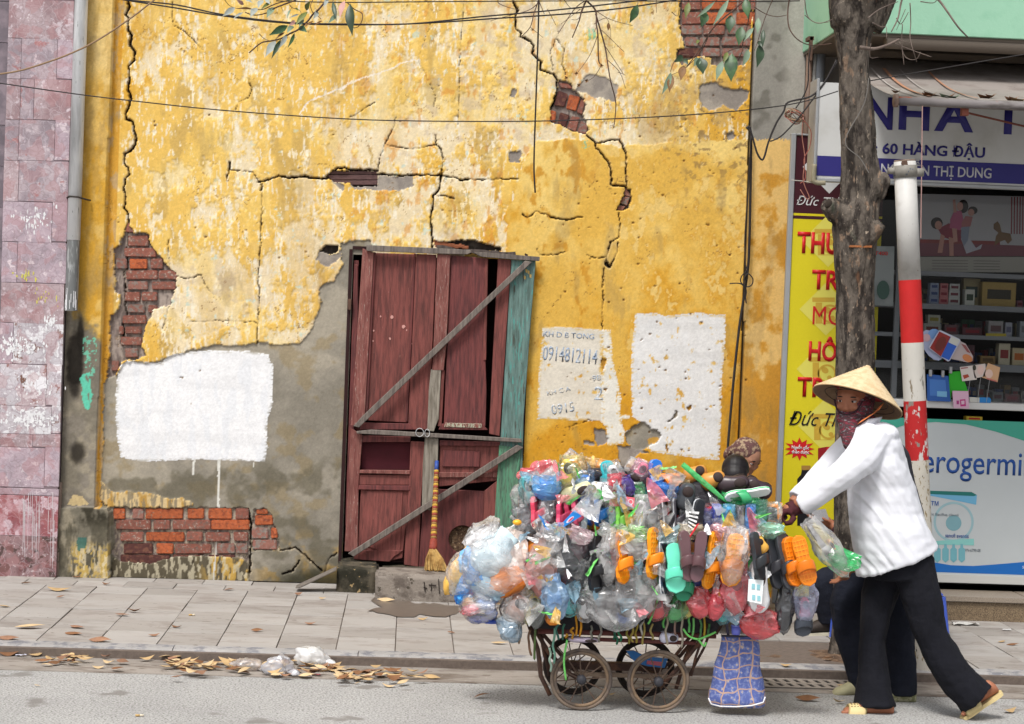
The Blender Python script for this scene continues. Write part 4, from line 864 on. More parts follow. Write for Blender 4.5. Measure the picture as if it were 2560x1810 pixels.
br = P(2030,100,-.5); mobj('rusty_bracket', join(box(br.x-.012, br.x+.006, -.5, -.47, br.z-.12, br.z+.02), box(br.x-.02, br.x+.012, -.5, -.4, br.z+.0, br.z+.022)), mat('rust', C(98,76,64), .9, n=(50,.3)), sf)
for k, xx in enumerate((2024, 2038, 2052)):
    q = P(xx, 300, -.2); mobj('conduit', tube([(q.x,-.12,P(xx,520,-.12).z),(q.x,-.12,cz0)], (.02,.012,.028)[k], 10), mat(('conduit_rust','conduit_pale','conduit_grey')[k], C(*((120,98,84),(170,168,162),(150,154,160))[k]), .6, n=(8,.15)), sf, True)
# granite step
gz = P(2450,1493,-.73).z
gs = thing('granite_step', 'speckled brown granite step below the pharmacy counter', 'step', (P(2450,1500,-.73).x, -.73, .05))
GRN = mat('granite', C(146,126,100), .5, n=(180,.3), col2=(C(96,80,64),240,.45,.55), spots=(300,.6,C(190,172,140)), rnd=.04); GRT = mat('granite_top', C(160,148,134), .5, n=(160,.15), col2=(C(128,114,98),200,.5,.6))
sxl = P(2062,1500,-.73).x
kx = sxl
while kx < XS1:
    bev(mobj('granite_slab', box(kx+.002, kx+.598, -.728, -.70, .03, gz-.03), GRN, gs), .002); bev(mobj('granite_tread', box(kx+.002, kx+.598, -.745, -.42, gz-.029, gz), GRT, gs), .004, 2); kx += .6
mobj('step_core', box(sxl, XS1, -.70, -.0, .03, gz-.032), DK, gs)
# counter with printed panel
YP = -.45
pz0, pz1 = P(2400,1446,YP).z, P(2400,1050,YP).z; pxl = P(2150,1200,YP).x
cp = thing('counter_panel', 'pharmacy counter with teal and blue probiotic advertisement panel', 'counter', ((pxl+XS1)/2, YP, gz))
mobj('panel_board', box(pxl, XS1, YP, YP+.02, pz0, pz1), mat('panel_grey', C(196,202,204), .35, n=(2,.04)), cp)
mobj('panel_frame', join(box(pxl, XS1, YP-.012, YP+.03, pz0-.025, pz0+.022)), mat('frame_white', C(206,206,202), .5), cp)
mobj('counter_body', box(pxl+.05, XS1, YP+.1, YP+.5, gz+.02, pz0-.03), mat('counter_dark', C(40,38,38), .9), cp)
mobj('counter_back', box(pxl, XS1, YP+.025, YP+.5, pz0, pz1-.02), mat('counter_dark', None), cp)
def flat(nm, pts, Y, mt, par, lift=0.001, z=None):
    q = Z(z, *pts) if z else pts; return mobj(nm, prism(q, Y-lift, Y-lift+.0006), mt, par)
TEAL = mat('print_teal', C(68,168,146), .35); BLU = mat('print_blue', C(30,108,190), .35); TXB = mat('print_text_blue', C(38,84,160), .35)
xr = 2950
flat('print_band', [(2150,1041),(xr,1068),(xr,1290),(2760,1190),(2640,1128),(2560,1102),(2489,1079),(2414,1061),(2339,1055),(2270,1060),(2215,1078),(2150,1112)], YP, TEAL, cp)
flat('print_wave', [(2150,1390),(2331,1405),(2377,1413),(2433,1415),(2489,1411),(2560,1405),(2700,1402),(xr,1420),(xr,1450),(2150,1424)], YP, BLU, cp)
text('enterogermina', 2216, 1177, 60, YP, TXB, cp, width=414, shear=.0, bold=.006, name='print_lettering', thick=.002)
text('germina\u2122', 2246, 1270, 20, YP, TXB, cp, width=102, name='print_lettering', thick=.002)
text('antibiotic - resistant Bacillus clausii', 2250, 1286, 7, YP, mat('print_grey', C(110,120,128), .4), cp, width=150, name='print_lettering', thick=.002)
text('sanofi aventis', 2363, 1343, 10, YP, TXB, cp, width=60, bold=.0, name='print_lettering', thick=.003)
text('VN-6799-08', 2412, 1379, 8, YP, mat('print_grey', None), cp, width=40, name='print_lettering', thick=.002)
text('sanofi aventis', 2556, 1421, 10, YP, mat('print_white', C(230,234,238), .4), cp, width=60, name='print_lettering', thick=.002)
flat('print_box_lid', [(1640,72),(1940,82),(1975,100),(1970,165),(1850,140),(1640,100)], YP, mat('print_sky', C(112,178,214), .35), cp, .001, 'I'); flat('print_box_edge', [(1640,70),(1940,80),(1975,100),(1955,107),(1640,92)], YP, mat('print_dark_teal', C(36,116,110), .35), cp, .0016, 'I')
def ring(cx, cy, r0, r1, z, n=36):
    o = [(cx+r1*math.cos(2*math.pi*k/n), cy+r1*math.sin(2*math.pi*k/n)) for k in range(n)]; i = [(cx+r0*math.cos(2*math.pi*k/n), cy+r0*math.sin(2*math.pi*k/n)) for k in range(n)]
    return Z(z, *o), Z(z, *i)
PALE = mat('print_pale_teal', C(158,192,200), .35)
o, i = ring(1820,278,118,134,'I'); mobj('print_ring', prism(o, YP-.001, YP-.0004, [i]), PALE, cp); o, i = ring(1820,286,10,52,'I'); flat('print_disc', o, YP, mat('print_mid_teal', C(128,172,182), .35), cp)
flat('print_box_foot', [(1700,405),(1955,390),(1955,435),(1700,430)], YP, mat('print_pale_green', C(140,206,200), .35), cp, .0013, 'I')
for k in range(4):
    x = 1690+k*54; flat('print_vial', [(x+14,425),(x+30,425),(x+32,450),(x+44,460),(x+44,530),(x+22,550),(x,530),(x,460),(x+12,450)], YP, mat('print_vial_teal', C(118,180,192), .35), cp, .0022, 'I')
# display window: posts, shelves, ledge
dw = thing('display_cabinet', 'dark glass display cabinet with shelves of medicine boxes', 'cabinet', ((pxl+XS1)/2, -.2, pz1))
DWX = P(2160,900,-.2).x
SH = [(2400,681,692),(2400,762,775),(2400,837,847),(2400,908,926)]
shz = []
for x, a, b in SH:
    za, zb = P(x,a,-.28).z, P(x,b,-.28).z; mobj('shelf', box(DWX, XS1, -.28, .2, zb, za), LGT, dw); shz.append(za)
la, lb = P(2400,1004,YP).z, P(2400,1022,YP).z
bev(mobj('ledge', box(P(2215,1010,YP).x, XS1, YP-.02, -.1, lb, la), mat('ledge_white', C(214,214,212), .4), dw), .004)
lx, ly, lz = XS0+.1, .24, P(2400,480,-.2).z
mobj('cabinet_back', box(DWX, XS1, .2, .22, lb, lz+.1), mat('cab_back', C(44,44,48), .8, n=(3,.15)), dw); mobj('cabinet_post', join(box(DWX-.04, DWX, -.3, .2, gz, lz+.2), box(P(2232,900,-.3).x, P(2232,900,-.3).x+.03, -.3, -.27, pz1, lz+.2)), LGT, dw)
mobj('window_head', box(DWX, XS1, -.3, -.24, lz+.05, lz+.12), mat('head_dark', C(60,62,64), .6), dw)
gm_ = bpy.data.materials.new('pane_glass'); gm_.use_nodes = True; _t = gm_.node_tree; _t.nodes.clear()
_o = _t.nodes.new('ShaderNodeOutputMaterial'); _a = _t.nodes.new('ShaderNodeBsdfTransparent'); _a.inputs[0].default_value = (.80,.81,.82,1); _b = _t.nodes.new('ShaderNodeBsdfGlossy'); _b.inputs[1].default_value = .04; _m = _t.nodes.new('ShaderNodeMixShader'); _m.inputs[0].default_value = .02
_t.links.new(_a.outputs[0], _m.inputs[1]); _t.links.new(_b.outputs[0], _m.inputs[2]); _t.links.new(_m.outputs[0], _o.inputs[0])
mobj('window_pane', box(DWX, XS1, -.312, -.308, la, lz+.1), gm_, dw)
# poster above the shelves: plain generic family scene
PY = -.262
po = thing('poster', 'long advertising poster of a family playing on the floor above the shelves', 'poster', (P(2420,640,PY).x, PY, P(2420,690,PY).z))
mobj('poster_sheet', prism([(2282,484),(2900,500),(2900,640),(2282,640)], PY, PY+.01), mat('poster_white', C(196,194,196), .5), po)
mobj('poster_footer', prism([(2282,642),(2900,642),(2900,682),(2282,680)], PY, PY+.01), mat('poster_foot', C(176,172,160), .5), po)
def pf(nm, pts, c, z='X', l=.0012): return flat(nm, pts, PY, mat('ink_%d_%d_%d' % c, C(*c), .5), po, l, z)
pf('printed_floor', [(2282,606),(2500,612),(2620,616),(2620,640),(2282,640)], (132,72,84)); pf('printed_floor', [(2300,598),(2500,603),(2500,612),(2300,607)], (150,60,60), 'X', .0016)
def ell(cx, cy, rx, ry, rot=0, n=14): return [(cx+rx*math.cos(2*math.pi*k/n)*math.cos(rot)-ry*math.sin(2*math.pi*k/n)*math.sin(rot), cy+rx*math.cos(2*math.pi*k/n)*math.sin(rot)+ry*math.sin(2*math.pi*k/n)*math.cos(rot)) for k in range(n)]
for nm, q, c, l in (('printed_hair',ell(2342,558,15,15),(40,26,30),.002),('printed_face',ell(2346,563,9,11),(206,150,132),.0024),('printed_body',[(2345,572),(2372,558),(2400,572),(2420,590),(2412,606),(2380,600),(2356,592)],(150,36,64),.002),('printed_arm',[(2352,585),(2362,590),(2356,632),(2344,632)],(206,150,132),.0024),('printed_arm',[(2372,592),(2384,596),(2384,640),(2374,640)],(206,150,132),.0024),
    ('printed_leg',[(2402,596),(2420,590),(2440,620),(2456,610),(2452,622),(2416,634)],(198,198,206),.0024),('printed_hair',ell(2408,516,13,17),(36,24,28),.002),('printed_face',ell(2400,516,8,11),(210,156,140),.0024),('printed_dress',[(2386,526),(2404,528),(2410,556),(2400,576),(2374,570),(2376,548)],(206,96,140),.0022),('printed_arm',[(2382,500),(2388,498),(2392,530),(2384,532)],(210,156,140),.0026),('printed_leg',[(2380,570),(2392,572),(2394,604),(2384,606)],(210,156,140),.0028),
    ('printed_hair',ell(2432,526,12,10),(36,24,28),.0026),('printed_face',ell(2428,531,8,9),(210,156,140),.003),('printed_shirt',[(2414,540),(2432,542),(2426,566),(2404,572),(2404,556)],(196,120,120),.0028),('printed_trousers',[(2404,568),(2424,566),(2420,600),(2410,616),(2402,590)],(150,160,180),.003),
    ('printed_horse',[(2484,560),(2494,553),(2500,562),(2504,580),(2526,584),(2530,600),(2520,610),(2512,600),(2500,604),(2486,614),(2490,590),(2496,582),(2484,572)],(132,98,60),.002)):
    pf(nm, q, c, 'X', l)
for k in range(5): pf('printed_stripe', [(2528+k*7,492),(2531+k*7,492),(2530+k*7,585),(2527+k*7,585)], (150,60,70))
for k in range(4): pf('printed_line', [(2330,650+k*7),(2420,651+k*7),(2420,653+k*7),(2330,652+k*7)], (130,126,118)); pf('printed_line', [(2434,651+k*7),(2500,652+k*7),(2500,654+k*7),(2434,653+k*7)], (130,126,118))
tp = thing('wall_poster', 'dim grey poster with small red T400 lettering between trunk and pole', 'poster', (P(2210,700,-.25).x, -.25, P(2210,770,-.25).z))
mobj('poster_sheet', prism([(2180,615),(2236,616),(2233,765),(2177,763)], -.32, -.315), mat('poster_dim', C(124,130,130), .5, col2=(C(96,104,104),4,.5,.7)), tp)
text('T400', 2186, 637, 9, -.322, mat('print_red', C(176,60,60), .5), tp, width=34, name='printed_lettering', bold=.02, thick=.002); mobj('printed_disc', prism(ell(2208,725,16,24), -.324, -.322), mat('print_green_dark', C(52,78,70), .5), tp)
# goods on the shelves
def carton(zone, x0, y0, x1, y1, c, label, Yf=-.24, c2=None, depth=.07, base=None):
    q = Z(zone, (x0,y0), (x1,y1)); a = P(q[0][0], (q[0][1]+q[1][1])/2, Yf); b = P(q[1][0], (q[0][1]+q[1][1])/2, Yf)
    zt, zb = P(q[0][0], q[0][1], Yf).z, P(q[0][0], q[1][1], Yf).z
    if base is not None: zt += base-zb; zb = base
    t = thing('medicine_box', label, 'box', ((a.x+b.x)/2, Yf, zb)); mm = mat('card_%d_%d_%d' % c, C(*c), .6, n=(60,.05))
    bev(mobj('carton', box(a.x, b.x, Yf, Yf+depth, zb, zt), mm, t), .0015)
    c2 = c2 or (170,60,60); w_, h_ = b.x-a.x, zt-zb
    mobj('printed_panel', box(a.x+w_*.15, b.x-w_*.15, Yf-.0008, Yf-.0002, zb+h_*.3, zb+h_*.7), mat('card_%d_%d_%d' % c2, C(*c2), .6), t)
    return zt
s0, s1, s2, s3 = shz
for i, (x0, x1, c, c2, nm) in enumerate(((1675,1738,(150,160,180),(50,70,120),'blue white'),(1741,1800,(196,120,120),(140,30,50),'red white'),(1803,1878,(196,196,190),(120,60,70),'white'))):
    z_ = s1
    for k in range(3 if i < 2 else 3):
        z_ = carton('F', x0+k*2, 0, x1-k*2, 46, c, '%s small medicine box, %s of its stack on the second shelf' % (nm, ('bottom', 'middle', 'top')[k]), c2=c2, base=z_+.0005)
carton('F', 1885,250,1995,430,(188,172,128),'tall tan carton with dark green panel on the second shelf',Yf=-.16,c2=(70,90,80),base=s1)
carton('F', 1897,325,1960,430,(204,204,192),'small white carton with a green picture in front of the tall tan carton',Yf=-.26,c2=(60,76,60),base=s1)
carton('F', 2010,272,2235,432,(176,148,82),'wide tan carton with a dark square print, biggest on the shelves',c2=(64,58,44),base=s1)
for a in ((1620,560,1735,628,(170,170,160),'pale flat box at the left end of the third shelf',(120,70,60)),(1650,500,1732,558,(176,176,160),'pale upper box at the left end of the third shelf',(150,140,60)),(2052,525,2150,626,(166,162,160),'grey upright box above the yellow shelf ticket',(120,90,90)),(2165,532,2210,626,(172,174,184),'narrow pale box right of the grey upright box',(110,110,130)),(2262,520,2330,626,(160,166,170),'pale box at the right frame edge of the third shelf',(120,120,120)),(1760,560,1850,626,(110,80,84),'dark red box in the middle of the third shelf',(150,40,50)),(1880,575,2010,626,(104,60,66),'long low dark red box on the third shelf',(150,40,50))):
    carton('F', *a[:4], a[4], a[5], c2=a[6], base=(s2 if a[3] != 558 else s2+.062), Yf=-.22 if a[3] != 558 else -.22)
for a in ((2000,757,2098,812,(150,118,70),'low tan box beside the cream carton on the fourth shelf',(110,84,50)),(2120,672,2196,814,(206,196,168),'cream gable carton with red band on the fourth shelf',(150,60,60)),(2212,700,2300,814,(204,188,150),'cream carton with orange picture at the right frame edge',(196,110,50)),(1900,690,1960,812,(90,60,66),'dark maroon box hidden behind the hanging cards',(120,40,50))):
    carton('F', *a[:4], a[4], a[5], c2=a[6], base=s3)
for a in ((2080,1000,2150,1060,(110,116,118),'dim grey box low behind the ledge cards',(90,50,60)),(2165,1010,2260,1060,(120,84,88),'dim red box low behind the ledge',(140,60,70)),(2270,990,2330,1060,(120,116,112),'dim pale box low at the right frame edge',(80,80,90)),(1905,1172,2012,1200,(206,176,54),'yellow and red box top showing above the counter panel',(190,40,40))):
    carton('F', *a[:4], a[4], a[5], c2=a[6], base=la+.001 if a[1] < 1100 else None, Yf=-.2 if a[1] < 1100 else -.40)
rk = random.Random(8); NW = 'zero one two three four five six seven eight nine ten eleven twelve thirteen fourteen fifteen sixteen seventeen eighteen nineteen twenty'.split()
for sn, (base_, nm_) in enumerate(((s0,'top'),(s1,'second'),(s2,'third'),(s3,'fourth'),(la+.001,'lowest'))):
    x = 1625.; i = 0
    while x < 2330:
        w_ = rk.uniform(22, 62); hh_ = rk.uniform(40, 105) if sn else rk.uniform(30, 44)
        cn, cc = rk.choice((('white',(190,190,186)),('red',(150,44,50)),('blue',(60,84,140)),('cream',(190,178,140)),('green',(70,116,90)),('grey',(120,122,126)),('tan',(160,130,80)),('pink',(184,120,134)))); i += 1
        if sn: carton('F', x, 0, x+w_, hh_, cc, '%s medicine box, number %s from the left at the back of the %s cabinet shelf' % (cn, NW[i], nm_), c2=rk.choice(((150,50,60),(60,80,130),(90,90,90),(170,160,140))), base=base_+.0005, Yf=.02, depth=.08)
        x += w_+rk.uniform(2, 12)
tk = P(*Z('F',(2100,630))[0], -.285)
mobj('shelf_ticket', prism(Z('F',(2035,620),(2170,622),(2170,641),(2035,638)), -.284, -.2805), mat('ticket_yellow', C(200,180,70), .6), dw)
# cards and packets hanging at the ledge
def card(name, label, layers, Y, cat='card'):
    q = layers[0][0]; c = P(sum(a for a, b in q)/len(q), max(b for a, b in q), Y); t = thing(name, label, cat, tuple(c))
    for i, (pts, c_) in enumerate(layers):
        mobj('card_sheet' if i == 0 else 'printed_panel', prism(pts, Y-.0012*i, Y-.0012*i+(.004 if i == 0 else .001)), mat('card_%d_%d_%d' % c_, C(*c_), .45), t)
    return t
YF = -.49
t = card('blue_packet', 'blue printed packet clipped on the ledge beside the pole', [(Z('F',(1642,893),(1785,905),(1800,1075),(1645,1070)),(44,92,168)),(Z('F',(1660,925),(1765,932),(1775,1040),(1662,1035)),(70,122,196)),(Z('F',(1710,1005),(1775,1008),(1775,1045),(1710,1040)),(120,180,220))], YF, 'packet')
for a, b in ((1668,885),(1750,890)): q = P(*Z('F',(a,b))[0], YF-.01); bev(mobj('clip', box(q.x-.008, q.x+.008, YF-.012, YF+.008, q.z-.02, q.z+.02), ALU, t), .002)
t = card('green_card', 'plain bright green card hanging from a silver clip', [(Z('F',(1790,878),(1870,872),(1915,1005),(1808,1012),(1800,1070),(1790,1000)),(44,176,36))], YF+.012); q = P(*Z('F',(1802,865))[0], YF); bev(mobj('clip', box(q.x-.008, q.x+.008, YF-.004, YF+.018, q.z-.02, q.z+.02), ALU, t), .002)
card('pink_card', 'pink and white card with a magenta box hanging over the white ledge', [(Z('F',(1812,1003),(1918,1005),(1924,1122),(1820,1117)),(222,180,204)),(Z('F',(1862,1062),(1898,1058),(1902,1105),(1866,1107)),(196,50,130)),(Z('F',(1840,1068),(1856,1068),(1856,1092),(1840,1092)),(176,60,130)),(Z('F',(1870,1070),(1892,1068),(1892,1092),(1872,1094)),(226,190,210))], YF-.012)
card('ledge_sign', 'small white and blue sign standing on the white ledge', [(Z('F',(1925,1044),(1992,1048),(1992,1080),(1925,1078)),(206,206,200)),(Z('F',(1992,1046),(2060,1048),(2070,1062),(2066,1084),(1992,1082)),(40,130,200))], YF+.02, 'sign')
for lab, L_, st in (('cream card with brown capsules on a wire stem, left of its group', [(Z('F',(1862,845),(1945,835),(1975,928),(1878,940)),(224,214,208)),(Z('F',(1880,900),(1915,892),(1925,910),(1890,925)),(176,70,50)),(Z('F',(1868,850),(1915,846),(1916,852),(1870,857)),(160,70,80))], (1930,930)),
                    ('middle card with a pale baby face on a wire stem', [(Z('F',(1945,835),(2030,822),(2040,905),(1960,920)),(222,206,198)),(Z('F',*ell(2000,865,22,32)),(232,200,190)),(Z('F',*ell(1958,850,12,18)),(60,60,50))], (2000,920)),
                    ('tilted orange and cream card on a wire stem, right of its group', [(Z('F',(2050,818),(2130,848),(2112,946),(2010,915)),(214,170,130)),(Z('F',*ell(2055,890,26,30)),(232,200,186)),(Z('F',(2040,915),(2105,935),(2110,945),(2040,925)),(200,110,100))], (2060,930))):
    t = card('stem_card', lab, L_, YF); q = P(*Z('F',st)[0], YF+.004); mobj('wire_stem', tube([(q.x,YF+.006,q.z),(q.x-.01,YF+.02,la)], .0015, 5), ALU, t)
c45 = Z('F',(1722,602),(1735,600),(1862,660),(1866,672),(1795,803),(1782,808),(1660,725),(1655,712))
card('hanging_mobile', 'red and blue square advertising mobile hanging in front of the shelves', [(c45,(196,200,220)),(Z('F',(1725,608),(1800,643),(1735,775),(1662,718)),(150,44,40)),(Z('F',(1800,643),(1858,670),(1790,800),(1737,775)),(44,96,196)),(Z('F',(1805,640),(1862,665),(1840,705),(1785,680)),(206,208,200)),(Z('F',*ell(1735,690,30,52,.5)),(112,44,36))], YF-.02, 'mobile')
card('oval_mobile', 'pale blue oval mobile half hidden behind the red square one', [(Z('F',*ell(1680,700,62,112,-.5)),(168,176,206)),(Z('F',*ell(1690,625,40,34)),(120,160,214)),(Z('F',*ell(1640,650,26,26)),(206,170,176))], YF-.005, 'mobile')
card('finger_mobile', 'long pale mobile with a round orange end behind the red square one', [(Z('F',(1850,665),(1900,690),(1950,775),(1945,805),(1915,815),(1850,800),(1800,790)),(190,176,176)),(Z('F',*ell(1912,786,36,24,.5)),(206,130,80)),(Z('F',(1870,690),(1900,700),(1935,755),(1910,745)),(150,84,84))], YF-.01, 'mobile')
# ------------------------------------------------------------------ sign board over the shop
YS = -1.0
sb = thing('shop_sign', 'white and navy pharmacy sign board behind the street tree', 'sign', (P(2400,450,YS).x, YS, P(2045,447,YS).z))
sx0, szt, szb = P(2046,300,YS).x, P(2046,205,YS).z, P(2046,444,YS).z; bnt, bnb = P(2046,389,YS).z, P(2046,439,YS).z
mobj('sign_face', box(sx0, XS1, YS, YS+.02, szb, szt), WHT, sb); mobj('navy_band', box(sx0+.002, XS1, YS-.002, YS-.0005, bnb, bnt), NAVY, sb)
bev(mobj('sign_frame', join(box(sx0-.018, sx0-.001, YS-.01, YS+.19, szb-.02, szt+.02), box(sx0, XS1, YS-.012, YS+.05, szb-.022, szb-.001)), ALU, sb), .004)
mobj('sign_box', box(sx0, XS1, YS+.022, YS+.18, szb, szt), mat('sign_side', C(170,166,158), .6), sb)
el = P(2050,452,YS); mobj('pvc_elbow', tube(crv([(sx0-.015,YS-.02,el.z+.09),(sx0-.018,YS-.02,el.z+.01),(sx0+.0,YS-.02,el.z-.012),(sx0+.05,YS-.02,el.z-.012)],5), .014, 10), mat('pvc_old', C(150,142,120), .6), sb, True)
for s, x, w_ in (('N',2166,66),('H',2246,78),('À',2335,100),('T',2480,80)): text(s if s != 'À' else 'A', x, {'N':319,'H':321,'À':324,'T':331}[s], 76, YS, NAVY, sb, width=w_, bold=.03, name='sign_lettering', thick=.003)
text('HUỐC', 2572, 334, 76, YS, NAVY, sb, width=340, bold=.05, name='sign_lettering', thick=.003)
text('ĐC: 60 HÀNG ĐẬU', 2128, 380, 25, YS, NAVY, sb, width=341, bold=.025, name='sign_lettering', thick=.003)
text('NGUYỄN THỊ DUNG', 2202, 434, 25, YS, mat('sign_letter_white', C(200,200,204), .5), sb, width=282, bold=.012, name='sign_lettering', thick=.0045)
# ------------------------------------------------------------------ awning
aw = thing('awning', 'dusty grey roll-out awning with dead leaves above the pharmacy sign', 'awning', (P(2400,255,-1.75).x, -1.75, P(2400,260,-1.75).z))
f0 = P(2244,252,-1.75); zb_ = P(2300,148,-.4).z
na, nb = 40, 22; V = []; F = []
for j in range(nb+1):
    for i in range(na+1):
        X = f0.x+(XS1-f0.x)*(i/na)**1.3; t = j/nb; Y = -.4-1.35*t; z_ = zb_+(f0.z+.025-zb_)*t-.05*math.sin(math.pi*t)+.006*mnoise.noise((X*5, t*5, 0)); V.append((X, Y, z_))
for j in range(nb):
    for i in range(na): a = j*(na+1)+i; F.append((a, a+1, a+na+2, a+na+1))
o = mobj('awning_cloth', (V, F), mat('awning_cloth', C(150,142,136), .9, n=(2.5,.1), col2=(C(128,118,112),5,.5,.65), spots=[(24,.70,C(110,98,90))], bump=(60,.001)), aw, True)
baked(o, [('SOLIDIFY', dict(thickness=.002))])
for k, X in enumerate((.09,.16,.26,.42)):
    vs = []
    for t in range(10):
        a0, a1 = .2+.08*t, .2+.08*(t+1); w_ = (.012,.02,.008,.014)[k]
        zz = [zb_+(f0.z+.025-zb_)*q-.05*math.sin(math.pi*q)+.008 for q in (a0, a1)]
        vs.append(([(f0.x+X,-.4-1.35*a0,zz[0]),(f0.x+X+w_,-.4-1.35*a0,zz[0]),(f0.x+X+w_,-.4-1.35*a1,zz[1]),(f0.x+X,-.4-1.35*a1,zz[1])],[(0,1,2,3)]))
    mobj('faded_stripe', join(*vs), mat(('stripe_pale','stripe_orange')[k % 2], C(*((172,164,158),(176,128,100))[k % 2]), .9, n=(20,.1)), aw)
mobj('front_roller', tube([(f0.x,-1.75,f0.z),(XS1,-1.75,f0.z)], .024, 14), mat('roller_metal', C(138,132,132), .5, n=(6,.2), stretch=(.6,2,2), col2=(C(100,94,92),6,.5,.6), spots=(9,.66,C(186,96,60))), aw, True)
mobj('roller_cap', tube([(f0.x-.02,-1.75,f0.z),(f0.x,-1.75,f0.z)], .035, 14), mat('rust_pale', C(140,118,106), .9, n=(40,.3)), aw, True)
q = P(2410,280,-1.72); mobj('arm_bracket', join(box(q.x-.015, q.x+.02, -1.74, -1.70, q.z-.02, q.z+.03), tube([(q.x,-1.72,q.z),(q.x+.9,-.6,q.z+.01)], .006, 6)), mat('bracket_red', C(134,76,62), .8), aw)
q = P(2306,265,-1.78); mobj('pull_cord', tube([(q.x,-1.78,q.z),(P(2302,595,-1.78).x,-1.78,P(2302,595,-1.78).z)], .003, 5), mat('cord_pink', C(186,150,144), .8), aw)
# ------------------------------------------------------------------ yellow vertical banner
YB = -.27
bxl = P(1955,900,YB).x; bw = .012+.025
bn = thing('banner_sign', 'tall yellow and maroon medicine banner behind the tree trunk', 'sign', (bxl+.28, YB, .06))
YEL = mat('banner_yellow', C(222,206,30), .45, n=(120,.03)); MRN = mat('banner_maroon', C(66,24,34), .45); REDT = mat('banner_red', C(206,26,28), .45); DIA = mat('banner_pale', C(226,216,96), .45); TAN = mat('banner_tan', C(206,168,58), .45); BLKT = mat('banner_black', C(22,20,24), .45)
bzt, bzy = P(1975,338,YB).z, P(1975,532,YB).z; bxr = P(2190,900,YB).x
mobj('banner_face', box(bxl+.03, bxr, YB, YB+.01, .07, bzy), YEL, bn); mobj('maroon_top', box(bxl+.03, bxr, YB, YB+.01, bzy+.0005, bzt), MRN, bn)
zl = P(1980,546,YB).z; zl2 = P(1980,538,YB).z; mobj('maroon_line', box(bxl+.03, bxr, YB-.001, YB-.0002, zl, zl2), MRN, bn)
bev(mobj('banner_frame', join(box(bxl, bxl+.029, YB-.012, YB+.03, .055, bzt+.012), box(bxl+.03, bxr, YB-.01, YB+.03, bzt+.001, bzt+.012)), ALU, bn), .003)
def bf(nm, pts, mt, z='F', l=.0011): return mobj(nm, prism(Z(z, *pts), YB-l, YB-l+.0006), mt, bn)
bf('white_diamond', [(993,938),(1170,1110),(993,1288),(816,1110)], mat('banner_white', C(206,206,206), .45), 'C')
for k, (cx_, cy_) in enumerate(((985,5),(970,460),(950,858),(960,1235))):
    bf('pale_diamond', [(cx_,cy_-175),(cx_+175,cy_),(cx_,cy_+175),(cx_-175,cy_)], DIA)
    bf('tan_emblem', [(cx_-90,cy_-78),(cx_+60,cy_-78),(cx_+60,cy_-48),(cx_-90,cy_-48)], TAN, 'F', .0018); bf('tan_emblem', [(cx_-68,cy_-44),(cx_-25,cy_-44),(cx_-25,cy_+92),(cx_+60,cy_+92),(cx_+60,cy_+96),(cx_-68,cy_+96)], TAN, 'F', .0018)
    o_, i_ = ring(cx_+28, cy_+30, 48, 62, 'F'); mobj('tan_emblem', prism(o_, YB-.0018, YB-.001, [i_]), TAN, bn); bf('tan_emblem', ell(cx_+44,cy_+58,16,16), TAN, 'F', .0018); bf('tan_emblem', ell(cx_+14,cy_+8,26,20,.6), TAN, 'F', .0018)
for s, zx, zy, cp_, wd in (('THU',777,80,50,108),('TR',875,322,46,70),('MÓ',880,560,46,78),('HÔ',853,797,46,72),('TR',778,1035,46,74)):
    a, b = Z('F',(zx,zy))[0]; text(s, a, b, cp_, YB, REDT, bn, width=wd, bold=(0 if 'M' in s else .03), name='banner_lettering', thick=.0035)
a, b = Z('C',(775,1362))[0]; text('Đức Thịnh', a, b, 22, YB, mat('banner_letter_white', C(220,220,220), .45), bn, width=136, shear=.35, bold=.0, name='banner_lettering', thick=.003)
a, b = Z('F',(725,1230))[0]; text('Đức Thịnh', a, b, 34, YB, BLKT, bn, width=180, shear=.4, bold=.0, name='banner_lettering', thick=.004)
st = []
for k in range(24):
    t = 2*math.pi*k/24; r = (108 if k % 2 == 0 else 62)*(1 if k % 4 else .92); st.append((795+r*math.cos(t), 1390+r*.72*math.sin(t)))
bf('red_starburst', st, REDT, 'F', .002)
for s, zy in (('Nguồn gốc',1388),('thảo dược',1418)): a, b = Z('F',(742,zy))[0]; text(s, a, b, 8, YB, mat('banner_letter_white', None), bn, width=44, bold=.03, name='banner_lettering', thick=.0036)
bf('printed_box', [(918,1385),(975,1375),(1080,1380),(1080,1560),(918,1540)], mat('print_box_red', C(150,20,30), .45), 'F', .002); bf('printed_box_side', [(975,1378),(1080,1382),(1080,1560),(972,1560)], mat('banner_red', None), 'F', .0026)
bf('printed_bottle', [(810,1530),(868,1530),(875,1560),(885,1600),(885,1900),(780,1900),(780,1590),(805,1560)], BLKT, 'F', .002); bf('printed_cap', [(808,1500),(868,1500),(868,1530),(808,1530)], mat('print_gold', C(170,130,60), .4), 'F', .0026); bf('printed_label', [(780,1620),(885,1620),(885,1780),(780,1780)], REDT, 'F', .0026)
